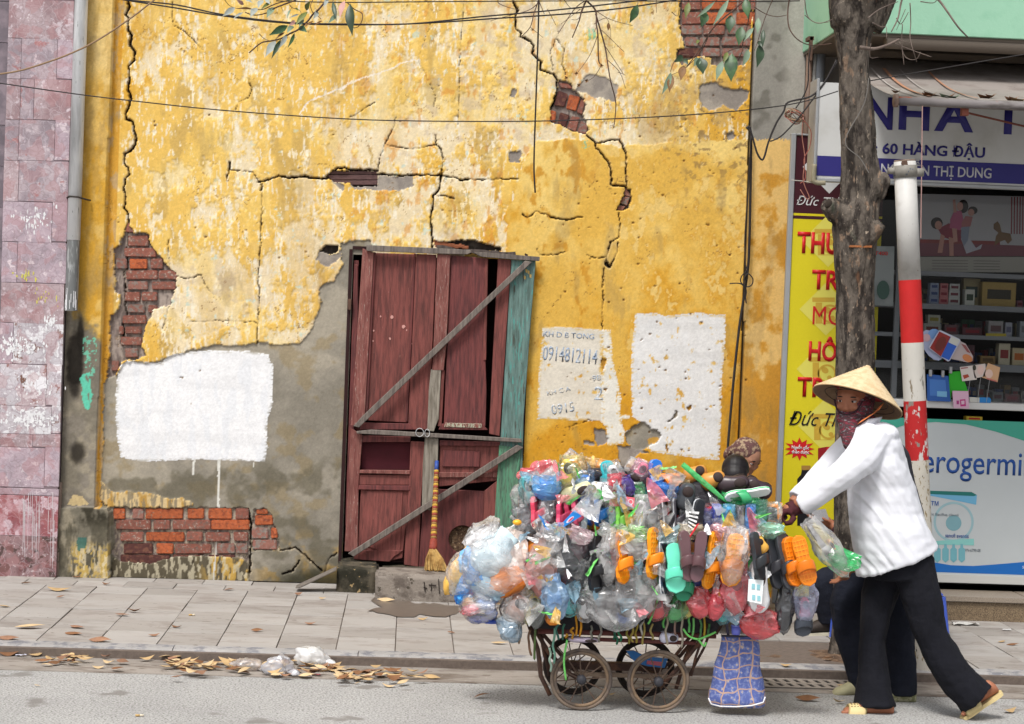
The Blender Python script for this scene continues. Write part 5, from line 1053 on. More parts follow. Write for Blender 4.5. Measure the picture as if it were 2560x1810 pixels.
# ================================================================== STREET TREE
YT = -2.0
tb_ = [(-330,2065,2130),(-160,2070,2165)]
tree = thing('street_tree', 'knotted grey street tree trunk between the yellow banner and the striped pole', 'tree', (P(2118,1650,YT).x, YT, .05))
tab = [(0,2074,2226),(40,2085,2196),(94,2087,2176),(180,2097,2171),(225,2097,2179),(300,2100,2185),(375,2103,2190),(430,2106,2200),(490,2100,2202),(530,2084,2198),(570,2080,2197),(610,2085,2191),(700,2090,2183),(800,2091,2184),(920,2092,2186),(1100,2089,2186),(1300,2085,2176),(1500,2082,2166),(1600,2077,2164),(1645,2066,2176),(1665,2050,2190)]
cs = [(P((a+b)/2, y, YT), (b-a)/2/ppm(YT)) for y, a, b in tab]
rings = []
for i in range(len(cs)-1):
    m_ = max(2, int((cs[i][0]-cs[i+1][0]).length/.03))
    for k in range(m_): t = k/m_; rings.append((cs[i][0].lerp(cs[i+1][0], t), cs[i][1]*(1-t)+cs[i+1][1]*t))
rings.append(cs[-1])
parts_ = [loft([(c, (r, 0, 0), (0, r, 0)) for c, r in rings], 20)]
def limb(pts, rs, n=10, k=4):
    pp = crv(pts, k); m_ = len(pp); rr = [float(np.interp(i/(m_-1), np.linspace(0, 1, len(rs)), rs)) for i in range(m_)]; return tube(pp, rr, n)
q = lambda a, b, y=YT: P(a, b, y)
parts_ += [limb([q(2160,60), q(2205,-30), q(2262,-150), q(2330,-330), q(2420,-620,-2.2)], [.10,.09,.075,.06,.05]), limb([q(2125,60), q(2105,-60), q(2080,-220), q(2010,-420,-2.3), q(1850,-640,-2.6)], [.10,.085,.075,.06,.045]),
           ellip(q(2092,520,YT-.05), (.055,.06,.05)), limb([q(2100,540,YT-.03), q(2080,520,YT-.08), q(2068,508,YT-.1)], [.06,.05,.042]), ellip(q(2205,455,YT-.04), (.04,.06,.05)), ellip(q(2190,470,YT-.03), (.06,.07,.08)), limb([q(2160,600,YT-.06), q(2185,578,YT-.09), q(2203,560,YT-.12)], [.06,.045,.03]), ellip(q(2110,30,YT-.07), (.06,.05,.07)), ellip(q(2120,545,YT-.06), (.07,.06,.09))]
BARK = mat('bark', C(114,105,96), .95, n=(14,.3), col2=(C(62,56,52),20,.46,.60), spots=[(24,.60,C(146,124,106)),(60,.64,C(160,146,130)),(7,.66,C(84,86,74)),(5,.66,C(126,92,70))], stretch=(1,1,.4), bump=(34,.03), spec=.15)
trunk = fuse('trunk', parts_, BARK, tree, .0085, 3)
def barkd(a):
    out = np.zeros(len(a))
    th = np.arctan2(a[:, 1]-YT, a[:, 0]-P(2118,1000,YT).x); out += .022*(fbm(th*40, a[:, 2]*30, 6, 4, 1.8, .5)-.5)+.016*(fbm(a[:, 0]*40+a[:,1]*30, a[:, 2]*40, 12, 3)-.5); return out
disp(trunk, barkd)
mobj('knot_hollow', ellip(q(2071,510,YT-.125), (.018,.012,.024), Mx=Matrix.Rotation(.5, 3, 'Y')), mat('hollow', C(58,50,44), 1), tree, True)
mobj('saw_cut', prism([(2125,613),(2180,614),(2180,619),(2124,618)], YT-.112, YT-.08), mat('cut_orange', C(170,108,66), .9, n=(50,.3)), tree)
mobj('tied_wire', tube(crv([q(2172,195,YT-.10), q(2160,260,YT-.11), q(2113,352,YT-.115), q(2150,395,YT-.12), q(2172,432,YT-.13)], 6), .0025, 5), mat('wire_grey', C(120,116,112), .6), tree)
LG = [mat('leaf_green', C(66,98,56), .45, n=(30,.2), col2=(C(46,74,44),20,.45,.6), rnd=.15, spec=.4), mat('leaf_olive', C(104,112,56), .5, n=(30,.2), rnd=.15), mat('leaf_grey', C(160,166,160), .6, n=(30,.1), rnd=.1), mat('leaf_pale', C(126,146,122), .55, n=(30,.1), rnd=.1), mat('leaf_brown', C(128,92,54), .6, n=(30,.25), rnd=.15), mat('leaf_pink', C(196,150,142), .6, n=(30,.1)), mat('leaf_dark', C(52,72,50), .4, n=(30,.25), rnd=.15)]
def blade(b, t, w_, mt, name='leaf', parent=None, curl=.15, ydir=None, seed=0, thick=0):
    """one leaf from base b to tip t, width w_ metres"""
    rnd = random.Random(seed); b, t = Vector(b), Vector(t); d = t-b; L = d.length; d.normalize()
    view = ydir or Vector((rnd.uniform(-.35,.35), -1, rnd.uniform(-.3,.3))); s = d.cross(view).normalized(); nrm = s.cross(d)
    V = []; F = []; n = 7; prof = [0.03,.5,.85,1,.92,.62,.28,.0]
    for i in range(n+1):
        u = i/n; c = b+d*(L*u)+nrm*(curl*L*math.sin(math.pi*u)*.5)
        hw = w_/2*prof[i]; lift = hw*.35
        V += [c-s*hw+nrm*lift, c, c+s*hw+nrm*lift]
    for i in range(n):
        for k in range(2): a = i*3+k; F.append((a, a+1, a+4, a+3))
    return mobj(name, (V, F), mt, parent, True)
TWG = mat('twig', C(92,70,60), .85, n=(30,.2)); TWG2 = mat('twig_grey', C(118,104,96), .85, n=(30,.2))
YL = -2.45
def twig(zone, pts, r=.003, mt=None, Y=YL, name='twig', ends=.5):
    q = [P(a, b, Y+.03*math.sin(i*1.7)) for i, (a, b) in enumerate(Z(zone, *pts))]; pp = crv(q, 4); n = len(pp)
    return mobj(name, tube(pp, [r*(1-(1-ends)*i/n) for i in range(n)], 6), mt or TWG, tree, True)
for b, t, w_, k in (((860,325),(615,450),95,0),((1110,150),(950,330),72,1),((1000,340),(1105,410),85,0),((1650,45),(1680,460),125,6),((1430,20),(1478,275),60,6),((945,420),(855,612),46,0),((770,500),(650,750),62,6),((1090,130),(1150,10),70,1),((830,-20),(915,10),45,0),((650,20),(510,130),42,1),((1580,10),(1520,232),84,5),((190,95),(25,212),75,2),((470,100),(385,222),85,2),((295,158),(160,242),34,2),((690,90),(590,232),84,3),((545,0),(480,105),75,2),((705,520),(575,720),100,2),((850,430),(740,622),60,2),((1060,240),(1000,345),52,3),((930,330),(850,420),74,3),((1235,130),(1180,245),64,2),((1465,190),(1370,300),52,3),((950,262),(870,332),54,5),((1360,-10),(1310,95),52,2),((300,60),(200,-10),50,5),((900,115),(850,240),26,3),((955,100),(1015,135),26,1),((400,110),(210,108),30,4),((820,410),(695,505),34,4),((1300,262),(1180,330),24,4),((1185,268),(1070,350),28,4),((1110,290),(1080,345),20,4),((580,-20),(640,60),50,2),((300,-30),(420,40),40,2),((1000,180),(870,230),26,2)):
    q = Z('O', b, t); blade(P(*q[0], YL), P(*q[1], YL-.05), w_*S5/ppm(YL), LG[k], parent=tree, seed=int(b[0]+b[1]))
for pts, r in ((((1700,-200),(1500,-80),(1360,0),(1250,120),(1180,180),(1110,270),(1000,370),(880,430),(770,490),(640,520),(520,545),(370,670)),.006),(((1250,-120),(960,0),(800,60),(700,100),(600,160),(480,190),(400,185),(320,155)),.0045),(((1100,-60),(880,0),(700,50),(540,120),(400,115),(210,108)),.0035),(((1620,40),(1700,115),(1800,170),(1800,260),(1750,340),(1690,355)),.003),(((1500,-100),(1240,-60),(1150,60),(1180,170)),.003),(((500,430),(560,490),(640,520)),.002),(((1500,-150),(1450,-40),(1430,20)),.0025),(((1700,-180),(1610,-40),(1590,10)),.003),(((480,540),(475,650)),.0015),(((770,70),(790,130)),.0015),(((60,0),(120,70),(210,108)),.002),(((880,60),(920,100),(1010,130),(1030,180)),.0018),(((1280,240),(1180,150)),.0018)):
    twig('O', pts, r)
for b, t, w_, k in (((620,30),(575,240),78,1),((950,20),(705,235),52,3),((1125,-10),(920,335),74,3),((830,140),(770,350),125,0),((1340,-20),(1372,240),115,0),((1150,190),(1130,430),125,0),((1290,335),(1250,585),130,0),((1500,225),(1490,435),74,3),((1440,350),(1310,535),64,3),((1565,370),(1555,605),62,6),((1520,555),(1480,862),124,6),((1165,680),(1155,1042),178,0),((1050,770),(965,1025),92,3),((1110,660),(1058,800),62,1),((1375,620),(1300,845),84,3),((760,730),(800,945),155,6),((745,735),(680,840),100,3),((540,705),(435,790),90,6),((555,745),(612,825),64,6),((555,830),(515,1025),104,4),((395,915),(272,1205),82,3),((400,940),(372,1178),94,4),((745,505),(718,565),44,1),((1500,520),(1545,600),60,6)):
    q = Z('R', b, t); blade(P(*q[0], YL+.2), P(*q[1], YL+.17), w_*S5/ppm(YL+.2), LG[k], parent=tree, seed=int(b[0]+b[1]))
for pts, r in ((((1600,-200),(1320,10),(1180,130),(1000,280),(880,420),(820,530),(700,700),(600,840)),.005),(((880,430),(780,640),(590,850),(400,950)),.0025),(((620,700),(540,700),(440,770),(385,910)),.003),(((1400,-100),(1380,230),(1300,560),(1300,640),(1240,770)),.003),(((1290,600),(1120,650),(1050,780)),.0025),(((1700,-50),(1580,240),(1500,500),(1450,640)),.0025),(((600,-60),(620,40)),.003),(((1100,-100),(950,20)),.003),(((1450,90),(1600,180),(1740,210),(1860,190)),.0025),(((400,150),(480,200),(500,20)),.0018),(((210,-40),(205,60),(210,160)),.0018)):
    twig('R', pts, r, None, YL+.2)
YD = -2.2
for pts, r in ((((1690,-160),(1640,0),(1610,60),(1590,140),(1545,250)),.005),(((1640,0),(1560,60),(1450,225)),.003),(((1640,5),(1700,70),(1705,160),(1715,230),(1720,400),(1742,430)),.005),(((1700,90),(1760,300),(1780,420),(1800,540),(1835,690),(1820,850)),.0045),(((1712,240),(1660,370),(1575,490)),.002),(((1742,430),(1690,510),(1640,540)),.002),(((1760,300),(1890,500)),.002),(((1780,400),(1860,480),(1900,590)),.002),(((1700,70),(1800,130),(1945,170)),.002),(((1740,200),(1890,345)),.0018),(((1330,-60),(1320,0),(1290,90),(1265,180),(1210,240)),.0035),(((1320,0),(1360,95)),.0025),(((1320,20),(1250,70),(1100,110),(1000,140)),.0025),(((1380,60),(1435,165)),.002),(((1130,90),(1130,155)),.0015),(((1265,180),(1350,250)),.0015),(((1150,-40),(1050,0),(1080,35),(1180,65)),.0025),(((1640,0),(1590,120),(1540,130)),.002),(((1600,60),(1470,160)),.002),(((1620,30),(1680,-60)),.003),(((1705,180),(1690,215)),.0015),(((1690,160),(1770,120),(1800,200),(1795,260)),.0016),(((1850,480),(1900,500)),.0015),(((1470,-40),(1530,50),(1600,60)),.002)):
    twig('B', pts, r, None, YD, 'bare_twig')
for k, (a, b) in enumerate(((1572,490),(1505,518),(1640,538),(1740,438),(1588,568))):
    q0 = Z('B', (a, b))[0]
    for m_ in range(4): t = m_*1.6+k; blade(P(*q0, YD), P(q0[0]+6*math.cos(t), q0[1]+6*math.sin(t), YD-.01), .008, LG[4], 'husk', tree, seed=m_+k)
q0 = Z('B',(1785,150),(1782,205)); blade(P(*q0[0], YD), P(*q0[1], YD), .02, LG[4], parent=tree); q0 = Z('B',(1980,30),(1925,155)); blade(P(*q0[0], YD), P(*q0[1], YD), .042, LG[0], parent=tree); twig('B', ((2000,-60),(1985,0),(1980,30)), .002, None, YD)
for pts, r, m_ in ((((740,-60),(718,60),(725,180),(780,260),(870,300),(1010,290)),.004,0),(((1500,-80),(1470,20),(1450,120),(1405,212)),.006,1),(((1440,120),(1470,160),(1520,80)),.003,1),(((1530,20),(1535,150),(1530,250),(1555,350),(1575,412)),.003,1),(((1200,315),(1290,325),(1380,300),(1460,260)),.011,1),(((1430,290),(1560,340),(1670,378)),.003,1),(((1480,160),(1475,280),(1490,430)),.0025,1),(((1640,-60),(1720,0),(1780,80),(1850,180),(1912,245)),.007,1),(((1280,150),(1340,180),(1370,180),(1375,260)),.003,1),(((830,0),(850,110),(920,155),(1010,130)),.003,1),(((830,100),(900,150),(1000,145)),.0025,1),(((1250,120),(1330,60),(1450,10)),.0035,1),(((1460,280),(1500,380),(1570,395),(1600,345)),.0025,1),(((1600,10),(1680,20),(1710,0)),.003,1),(((1270,290),(1265,380),(1320,380)),.002,1),(((1440,260),(1540,290)),.002,1),(((1500,60),(1440,200)),.002,1)):
    twig('C', pts, r, TWG2 if m_ else TWG, -2.25, 'bare_twig')
# branches out of the frame that carry the foliage seen at the top
mobj('branch', join(limb([q(2010,-420,-2.3) if False else P(2010,-420,-2.3), P(1750,-330,-2.3), P(1690,-160,-2.25)], [.03,.014,.006]), limb([P(1850,-640,-2.6), P(1400,-420,-2.5), P(1150,-200,-2.45), P(880,-40,-2.45)], [.045,.025,.014,.006]), limb([P(2010,-420,-2.3), P(1950,-200,-2.25), P(1860,-40,-2.25)], [.02,.01,.005])), BARK, tree, True)
# ================================================================== STRIPED STREET POLE
YQ = -2.38
pole = thing('street_pole', 'leaning steel street pole with red and white painted bands', 'pole', (P(2305,1685,YQ).x, YQ, .05))
tp_, bt_ = P(2262,404,YQ), P(2315,1690,YQ); bt_.z = .03
def at(y): 
    t = (y-404)/(1690-404.); return tp_.lerp(bt_, t)
R0 = 27.5/ppm(YQ)
PW = mat('pole_white', C(206,202,194), .7, n=(12,.08), spots=[(38,.62,C(140,128,110)),(20,.66,C(90,84,76))], stretch=(1,1,.3), bump=(60,.001)); PGy = mat('pole_grey', C(206,204,200), .5, n=(8,.08), col2=(C(180,176,170),5,.5,.65), spots=(50,.72,C(110,80,60))); PR = mat('pole_red', C(196,34,34), .6, n=(12,.08)); PRC = mat('pole_red_chipped', C(186,36,38), .7, n=(12,.08), spots=[(26,.57,C(206,200,196)),(18,.62,C(136,128,120))], stretch=(1,1,.5)); PWS = mat('pole_white_dirty', C(204,198,186), .8, n=(12,.1), spots=[(44,.58,C(150,134,104)),(60,.64,C(70,64,56))], stretch=(1,1,.5))
for y0, y1, m_ in ((404,700,PGy),(700,857,PR),(857,1003,PW),(1003,1152,PRC),(1152,1425,PWS),(1425,1458,PRC),(1458,1690,PWS)):
    mobj('painted_band' if m_ is not PGy else 'bare_shaft', tube([at(y0), at(y1)], [R0*(1+(y0-404)*.00006), R0*(1+(y1-404)*.00006)], 28, cap=(y0 == 404)), m_, pole, True)
mobj('pole_collar', join(tube([at(414), at(444)], R0*1.1, 24), box(at(430).x-.085, at(430).x-.04, YQ-.02, YQ+.02, at(430).z-.012, at(430).z+.018), box(at(430).x+.045, at(430).x+.09, YQ-.02, YQ+.02, at(430).z-.018, at(430).z+.02)), mat('collar', C(140,136,128), .6, n=(20,.2), spots=(14,.6,C(58,84,110))), pole, True)
mobj('rust_patch', prism([(2255,402),(2268,401),(2270,412),(2262,418),(2254,410)], YQ-R0*1.02, YQ-R0*.5), mat('rust', None), pole)
mobj('pole_cap', tube([at(400), at(406)], R0*.97, 24), mat('cap_rusty', C(128,110,96), .9, n=(30,.3), spots=(12,.58,C(150,84,50))), pole, True)
# ================================================================== WIRES
def wire(label, zone, pts, r, Y, col=(44,40,40), name='overhead_wire', k=5, group=None):
    q = [P(a, b, Y) for a, b in (Z(zone, *pts) if zone else pts)]; o = mobj(name, tube(crv(q, k), r, 6), mat('wire_%d_%d_%d' % col, C(*col), .6), None, True); tag(o, label, 'wire', group); return o
wire('thin dark wire sagging across the middle of the whole yellow wall', 'X', [(-300,165),(0,208),(190,235),(340,253),(560,276),(860,297),(1100,303),(1380,302),(1710,288),(1965,263),(2095,228)], .0032, -2.1, k=4)
wire('black wire rising from the tree trunk across the dark awning', 'X', [(2175,202),(2300,180),(2560,136),(2900,80)], .0032, -2.1)
wire('tan cable curving up across the marble pillar to the top edge', 'X', [(-200,190),(0,185),(120,155),(225,111),(320,50),(385,0),(470,-70)], .0045, -2.3, (150,122,92))
wire('upper black cable of the sagging pair at the top', 'X', [(200,-22),(325,0),(440,12),(560,37),(720,56),(860,60),(1020,60),(1200,42),(1380,26),(1560,6),(1700,-12)], .004, -2.2, k=4)
wire('lower black cable of the sagging pair at the top', 'X', [(200,-18),(325,2),(440,20),(560,40),(720,58),(900,62),(1060,58),(1240,46),(1400,36),(1560,20),(1700,-2)], .004, -2.16, k=4)
wire('thin wire running level along the very top of the frame', 'X', [(690,2),(850,6),(1100,4),(1500,2),(1850,4),(2000,2)], .003, -2.2)
wire('thick black cable hanging straight down the wall to above the door', 'X', [(1349,-300),(1347,0),(1343,160),(1337,330),(1335,420),(1338,482)], .0055, -.3, name='hanging_cable')
wire('black cable running down the edge of the right pilaster', 'X', [(1866,320),(1877,332),(1876,480),(1872,640),(1866,700),(1857,760),(1848,820),(1836,930),(1826,1040),(1820,1114),(1816,1180)], .0085, -.08, name='hanging_cable', k=4)
wire('second thin cable beside the pilaster cable above the knot', 'X', [(1878,335),(1870,480),(1862,600),(1864,690),(1858,700)], .004, -.10, name='hanging_cable')
o = wire('tangled knot of black cable tied on the pilaster edge', 'F', [(430,160),(445,200),(410,240),(405,280),(440,310),(475,300),(485,260),(455,225),(430,250),(425,310),(440,420),(437,380),(440,330),(400,290),(330,290)], .004, -.12, name='cable_knot')
o = wire('loop of black cable slung between tree trunk and pilaster corner', 'C', [(1040,400),(960,550),(870,640),(720,680),(690,740),(640,820),(590,940),(560,1045),(540,1060),(510,1010),(475,890),(440,845)], .006, -1.0, name='slung_cable')
wire('second black cable hanging from the trunk down to the grey pillar', 'C', [(1045,410),(940,580),(800,770),(700,880),(650,920),(600,940)], .0045, -1.0, name='slung_cable')
wire('thin cable dropping past the mint canopy corner', 'C', [(870,300),(855,420),(850,560),(815,650),(770,720)], .004, -.6, name='slung_cable')
rb = random.Random(3); vs = []
cbl = thing('cable_bundle', 'tangled bundle of brown and red wires beside the sign board', 'cable', tuple(P(2000,290,-.9)))
for k in range(12):
    a0 = Vector((770+rb.uniform(-20,20), 770+rb.uniform(-15,15))); pts = []
    for m_ in range(9): t = 2*math.pi*m_/8+k; pts.append((a0.x+rb.uniform(40,62)*math.cos(t)+.2*24*math.sin(t), a0.y+rb.uniform(24,44)*math.sin(t)+.45*30*math.cos(t)))
    pp = [P(u, v, -.9+rb.uniform(-.03,.03)) for u, v in Z('C', *pts)]; mobj('wire_coil', tube(crv(pp, 4), .0022, 5), mat(('w_tan','w_red','w_brown')[k % 3], C(*((176,150,122),(176,104,92),(110,88,74))[k % 3]), .7), cbl, True)
for k, pts in enumerate((((820,780),(812,900),(830,1050),(820,1200),(860,1310),(840,1320),(800,1260)),((815,790),(870,870),(862,980),(825,1060),(835,1180),(800,1220)),((740,1198),(820,1205),(880,1215),(950,1215)))):
    pp = [P(u, v, -.92) for u, v in Z('C', *pts)]; mobj('loose_wire', tube(crv(pp, 5), .0028, 5), mat(('w_pinkish','w_red2','w_pale')[k], C(*((176,120,104),(166,96,86),(190,186,176))[k]), .7), cbl, True)
# ================================================================== STREET VENDOR'S CART
YN, YFr = -3.42, -3.06
cart = thing('vendor_cart', 'rusty four-wheeled pushcart heaped with plastic shoes and bags', 'cart', (P(1560,1790,-3.24).x, -3.24, 0))
CI = mat('cart_iron', C(84,62,54), .75, n=(20,.25), col2=(C(110,76,58),18,.5,.62), bump=(60,.002)); CR = mat('cart_red_iron', C(104,58,54), .7, n=(20,.2)); TYR = mat('tyre', C(128,112,98), .9, n=(14,.2), col2=(C(92,82,76),10,.45,.6), bump=(90,.002)); TYD = mat('tyre_dark', C(58,50,46), .9, n=(14,.2)); SPK = mat('spoke_iron', C(92,74,62), .6, n=(20,.2)); HUB = mat('hub_iron', C(62,62,68), .6, n=(20,.2))
def torus(c, R, r, n=44, m=8, ry=1.0):
    V = []; F = []
    for i in range(n):
        a = 2*math.pi*i/n
        for k in range(m):
            b = 2*math.pi*k/m; rr = R+r*math.cos(b); V.append((c[0]+rr*math.cos(a), c[1]+r*ry*math.sin(b), c[2]+rr*math.sin(a)))
    for i in range(n):
        for k in range(m): F.append((i*m+k, i*m+(k+1) % m, ((i+1) % n)*m+(k+1) % m, ((i+1) % n)*m+k))
    return V, F
def wheel(cx, R, Y, dark, seed):
    c = Vector((cx, Y, R)); w_ = bpy.data.objects.new('wheel', None); COL.objects.link(w_); w_.location = c; w_.parent = cart; w_.matrix_parent_inverse = wm(cart).inverted()
    mobj('tyre', torus(c, R-.0085, .0085, ry=1.2), TYD if dark else TYR, w_, True); mobj('rim', torus(c, R-.022, .008, ry=.9), TYD if dark else mat('rim_tan', C(134,112,90), .8, n=(16,.25), col2=(C(104,92,84),9,.5,.6)), w_, True)
    mobj('hub', tube([c+Vector((0,-.03,0)), c+Vector((0,-.022,0)), c+Vector((0,.02,0)), c+Vector((0,.03,0))], [.012,.021,.021,.012], 14), HUB, w_, True)
    for k in range(12):
        a = seed+2*math.pi*k/12; d = Vector((math.cos(a), 0, math.sin(a)))
        mobj('spoke', tube([c+d*.018+Vector((0,(-.008 if k % 2 else .008),0)), c+d*(R-.024)], .0028, 5), SPK, w_)
    return c
R1 = 79/ppm(YN)
wn1 = wheel(P(1453,1702,YN).x, R1, YN, False, .1); wn2 = wheel(P(1645,1721,YN).x, R1*1.01, YN, False, .35); wf1 = wheel(P(1431,1679,YFr).x, R1*.99, YFr, True, .2); wf2 = wheel(P(1611,1698,YFr).x, R1*.99, YFr, True, .5)
def bar(pts, r, mt=CI, nm='frame_bar'): return mobj(nm, tube([P(a, b, y) for a, b, y in pts], r, 8), mt, cart, True)
mobj('axle', tube([wn1, wf1], .009, 8), CI, cart); mobj('axle', tube([wn2, wf2], .009, 8), CI, cart)
a, b = wn1, wn2; mobj('rail', box(a.x-.03, b.x+.05, YN+.05, YN+.07, a.z+.004, a.z+.022), mat('rail_tan', C(128,110,94), .8, n=(20,.2)), cart); mobj('rail', box(a.x-.06, b.x+.05, YFr-.09, YFr-.05, a.z-.005, a.z+.03), CI, cart)
for pts, r in ((((1322,1560,-3.38),(1345,1625,-3.38),(1352,1690,-3.38),(1375,1738,-3.38)),.010),(((1330,1560,-3.36),(1372,1632,-3.36),(1425,1685,-3.38),(1453,1700,-3.38)),.010),(((1350,1572,-3.12),(1362,1640,-3.1),(1385,1690,-3.1)),.009),(((1335,1560,-3.12),(1405,1640,-3.1),(1440,1680,-3.1)),.009),(((1345,1560,-3.34),(1365,1650,-3.34),(1372,1690,-3.34)),.006),
                (((1772,1560,-3.38),(1745,1610,-3.38),(1705,1660,-3.38),(1650,1718,-3.40)),.010),(((1790,1540,-3.36),(1760,1620,-3.36),(1722,1690,-3.36)),.006),(((1750,1580,-3.34),(1715,1640,-3.34),(1690,1722,-3.34)),.009),(((1768,1560,-3.12),(1700,1640,-3.1),(1612,1698,-3.1)),.009),(((1760,1585,-3.38),(1740,1640,-3.38),(1728,1690,-3.38)),.006),(((1688,1640,-3.36),(1738,1575,-3.36)),.008)):
    bar(pts, r)
bar([(1345,1578,-3.42),(1790,1590,-3.42)], .012, CR); bar([(1345,1560,-3.1),(1785,1572,-3.1)], .010, CR)
bar([(1480,1598,-3.43),(1740,1608,-3.43)], .009, CR); bar([(1590,1336,-3.50),(1700,1340,-3.50)], .005, mat('rack_red', C(120,44,44), .5), 'rack_rail'); bar([(1330,1322,-3.49),(1930,1338,-3.49)], .005, mat('rack_red', None), 'rack_rail')
for pts in (((1905,1400,-3.4),(1935,1320,-3.35),(1965,1292,-3.28)),((1905,1400,-3.1),(1935,1318,-3.12),(1962,1290,-3.14)),((1963,1292,-3.34),(1961,1288,-3.05))): bar(pts, .010, CI, 'handle_bar')
bar([(1790,1585,-3.36),(1850,1480,-3.36),(1905,1400,-3.4)], .008); bar([(1785,1575,-3.12),(1905,1400,-3.1)], .008)
BIN = mat('bin_dark', C(70,68,74), .8, n=(8,.3), bump=(30,.01))
mobj('bin', prism([(1318,1345),(1900,1362),(1830,1500),(1786,1590),(1345,1580)], -3.37, -3.09), BIN, cart)
o = mobj('heap_liner', prism([(1300,1345),(1310,1270),(1330,1215),(1400,1182),(1520,1172),(1600,1185),(1740,1205),(1880,1232),(1925,1260),(1935,1345)], -3.40, -3.04), BIN, cart); bev(o, .03, 3)
for k, (x, y0, y1, c) in enumerate(((1440,1500,1590,(196,136,30)),(1452,1500,1592,(206,142,34)),(1430,1570,1598,(196,140,40)),(1418,1585,1594,(206,150,40)),(1570,1560,1610,(150,140,60)),(1580,1556,1606,(170,150,70)),(1592,1560,1608,(160,140,50)),(1610,1555,1612,(168,150,80)),(1540,1560,1612,(40,110,80)),(1550,1562,1604,(50,130,90)),(1535,1564,1600,(30,90,70)),(1660,1530,1570,(96,176,90)),(1668,1540,1612,(170,160,140)),(1690,1520,1600,(150,120,110)),(1705,1530,1620,(166,156,140)),(1720,1540,1582,(110,200,110)),(1735,1545,1590,(120,196,110)),(1750,1550,1600,(86,140,90)),(1762,1530,1590,(190,160,50)),(1338,1560,1650,(86,110,60)),(1384,1570,1660,(110,160,140)),(1376,1620,1680,(150,176,160)),(1394,1560,1600,(70,120,110)),(1770,1560,1590,(70,120,70)),(1410,1560,1600,(60,110,90)),(1500,1560,1606,(150,146,136)),(1630,1560,1600,(166,150,90)),(1605,1540,1590,(190,186,176)),(1480,1564,1598,(120,120,110)),(1300,1560,1610,(150,130,110)),(1325,1575,1640,(120,90,70)))):
    rr = random.Random(k); pp = [P(x+rr.uniform(-4,4), y0+(y1-y0)*j/4, -3.45-rr.uniform(0,.02)) for j in range(5)]
    mobj('tie_string', tube(crv(pp,4), [.0055]*16+[.002], 5), mat('tie_%d_%d_%d' % c, C(*c), .6), cart, True)
for q_ in (((1708,1572),(1722,1590),(1745,1598),(1768,1590),(1790,1580)),((1745,1598),(1760,1615),(1765,1606)),((1530,1470),(1520,1420),(1535,1360)),((1490,1370),(1470,1420),(1462,1480)),((1640,1420),(1648,1480),(1630,1540),(1620,1560)),((1415,1700),(1410,1650),(1418,1600))):
    mobj('tie_string', tube(crv([P(a, b, -3.50) for a, b in q_], 4), .005, 5), mat('tie_lime', C(122,214,110), .5), cart, True)
# ------------------------------------------------------------------ goods
def m_plastic(c, rough=.35): return mat('plastic_%d_%d_%d' % c, C(*c, k=1.15), rough, n=(18,.07), spec=.5)
def film_c(c, a=.45):
    if max(c)-min(c) < 45 and min(c) > 120: c = tuple(min(255, k+50) for k in c); a = min(a, .27)
    return film('film_%d_%d_%d_%d' % (c+(int(a*100),)), C(*c, k=.85), a)
def frame(px_, py_, Y, rot, yaw, tilt=0):
    return Matrix.Translation(P(px_, py_, Y)) @ Matrix.Rotation(math.radians(rot), 4, 'Y') @ Matrix.Rotation(math.radians(yaw), 4, 'Z') @ Matrix.Rotation(math.radians(tilt), 4, 'X')
def solepts(L, W, n=12):
    prof = [(0,.0),(.03,.55),(.10,.80),(.25,.86),(.42,.74),(.55,.80),(.72,1.0),(.86,.94),(.95,.66),(1,.0)]
    r = []; l = []
    for t, w_ in prof: z_ = L*(t-.5); r.append((W/2*w_*(1.0 if t < .5 else 1.04), -z_)); l.append((-W/2*w_*.96, -z_))
    return r+l[-2:0:-1]
def sandal(Mx, L, W, c, c2=None, par=None, strap=True, grid=False, thick=.02, edge=None, nm='sole'):
    mm = m_plastic(c); sp = solepts(L, W)
    V, F = solid([sp], -thick/2, thick/2); o = mobj(nm, xf((V, F), Mx), mm, par); bev(o, .003, 1, .8)
    if edge:
        V, F = solid([[(a*1.03, b*1.015) for a, b in sp]], -.002, .004); mobj('edge_stripe', xf((V, F), Mx), m_plastic(edge), par)
    if grid:
        vs = []
        for i in range(9):
            z_ = L*(.40-.095*i); hw = W*.34; vs.append(box(-hw, hw, -thick/2-.003, -thick/2, z_-.002, z_+.002))
        for x in (-W*.2, 0, W*.2): vs.append(box(x-.0015, x+.0015, -thick/2-.0028, -thick/2, -L*.4, L*.4))
        tag(mobj('tread_ribs', xf(join(*vs), Mx), m_plastic(tuple(min(255, int(k*1.0)+22) for k in c)), par), kind='stuff')
    if strap:
        c2 = c2 or tuple(int(k*.85) for k in c); vs = []
        for sgn in (1,):
            pp = []
            for k in range(9):
                t = math.pi*k/8; pp.append((W*.52*math.cos(t), -thick/2-.038*math.sin(t), -L*.16+.02*math.sin(t)))
            rings = [(p, (0,0,.024), Vector((p[0], (p[1]+thick/2), 0)).normalized()*.003) for p in pp]; vs.append(loft(rings, 8))
        mobj('strap', xf(vs[0], Mx), m_plastic(c2), par, True)
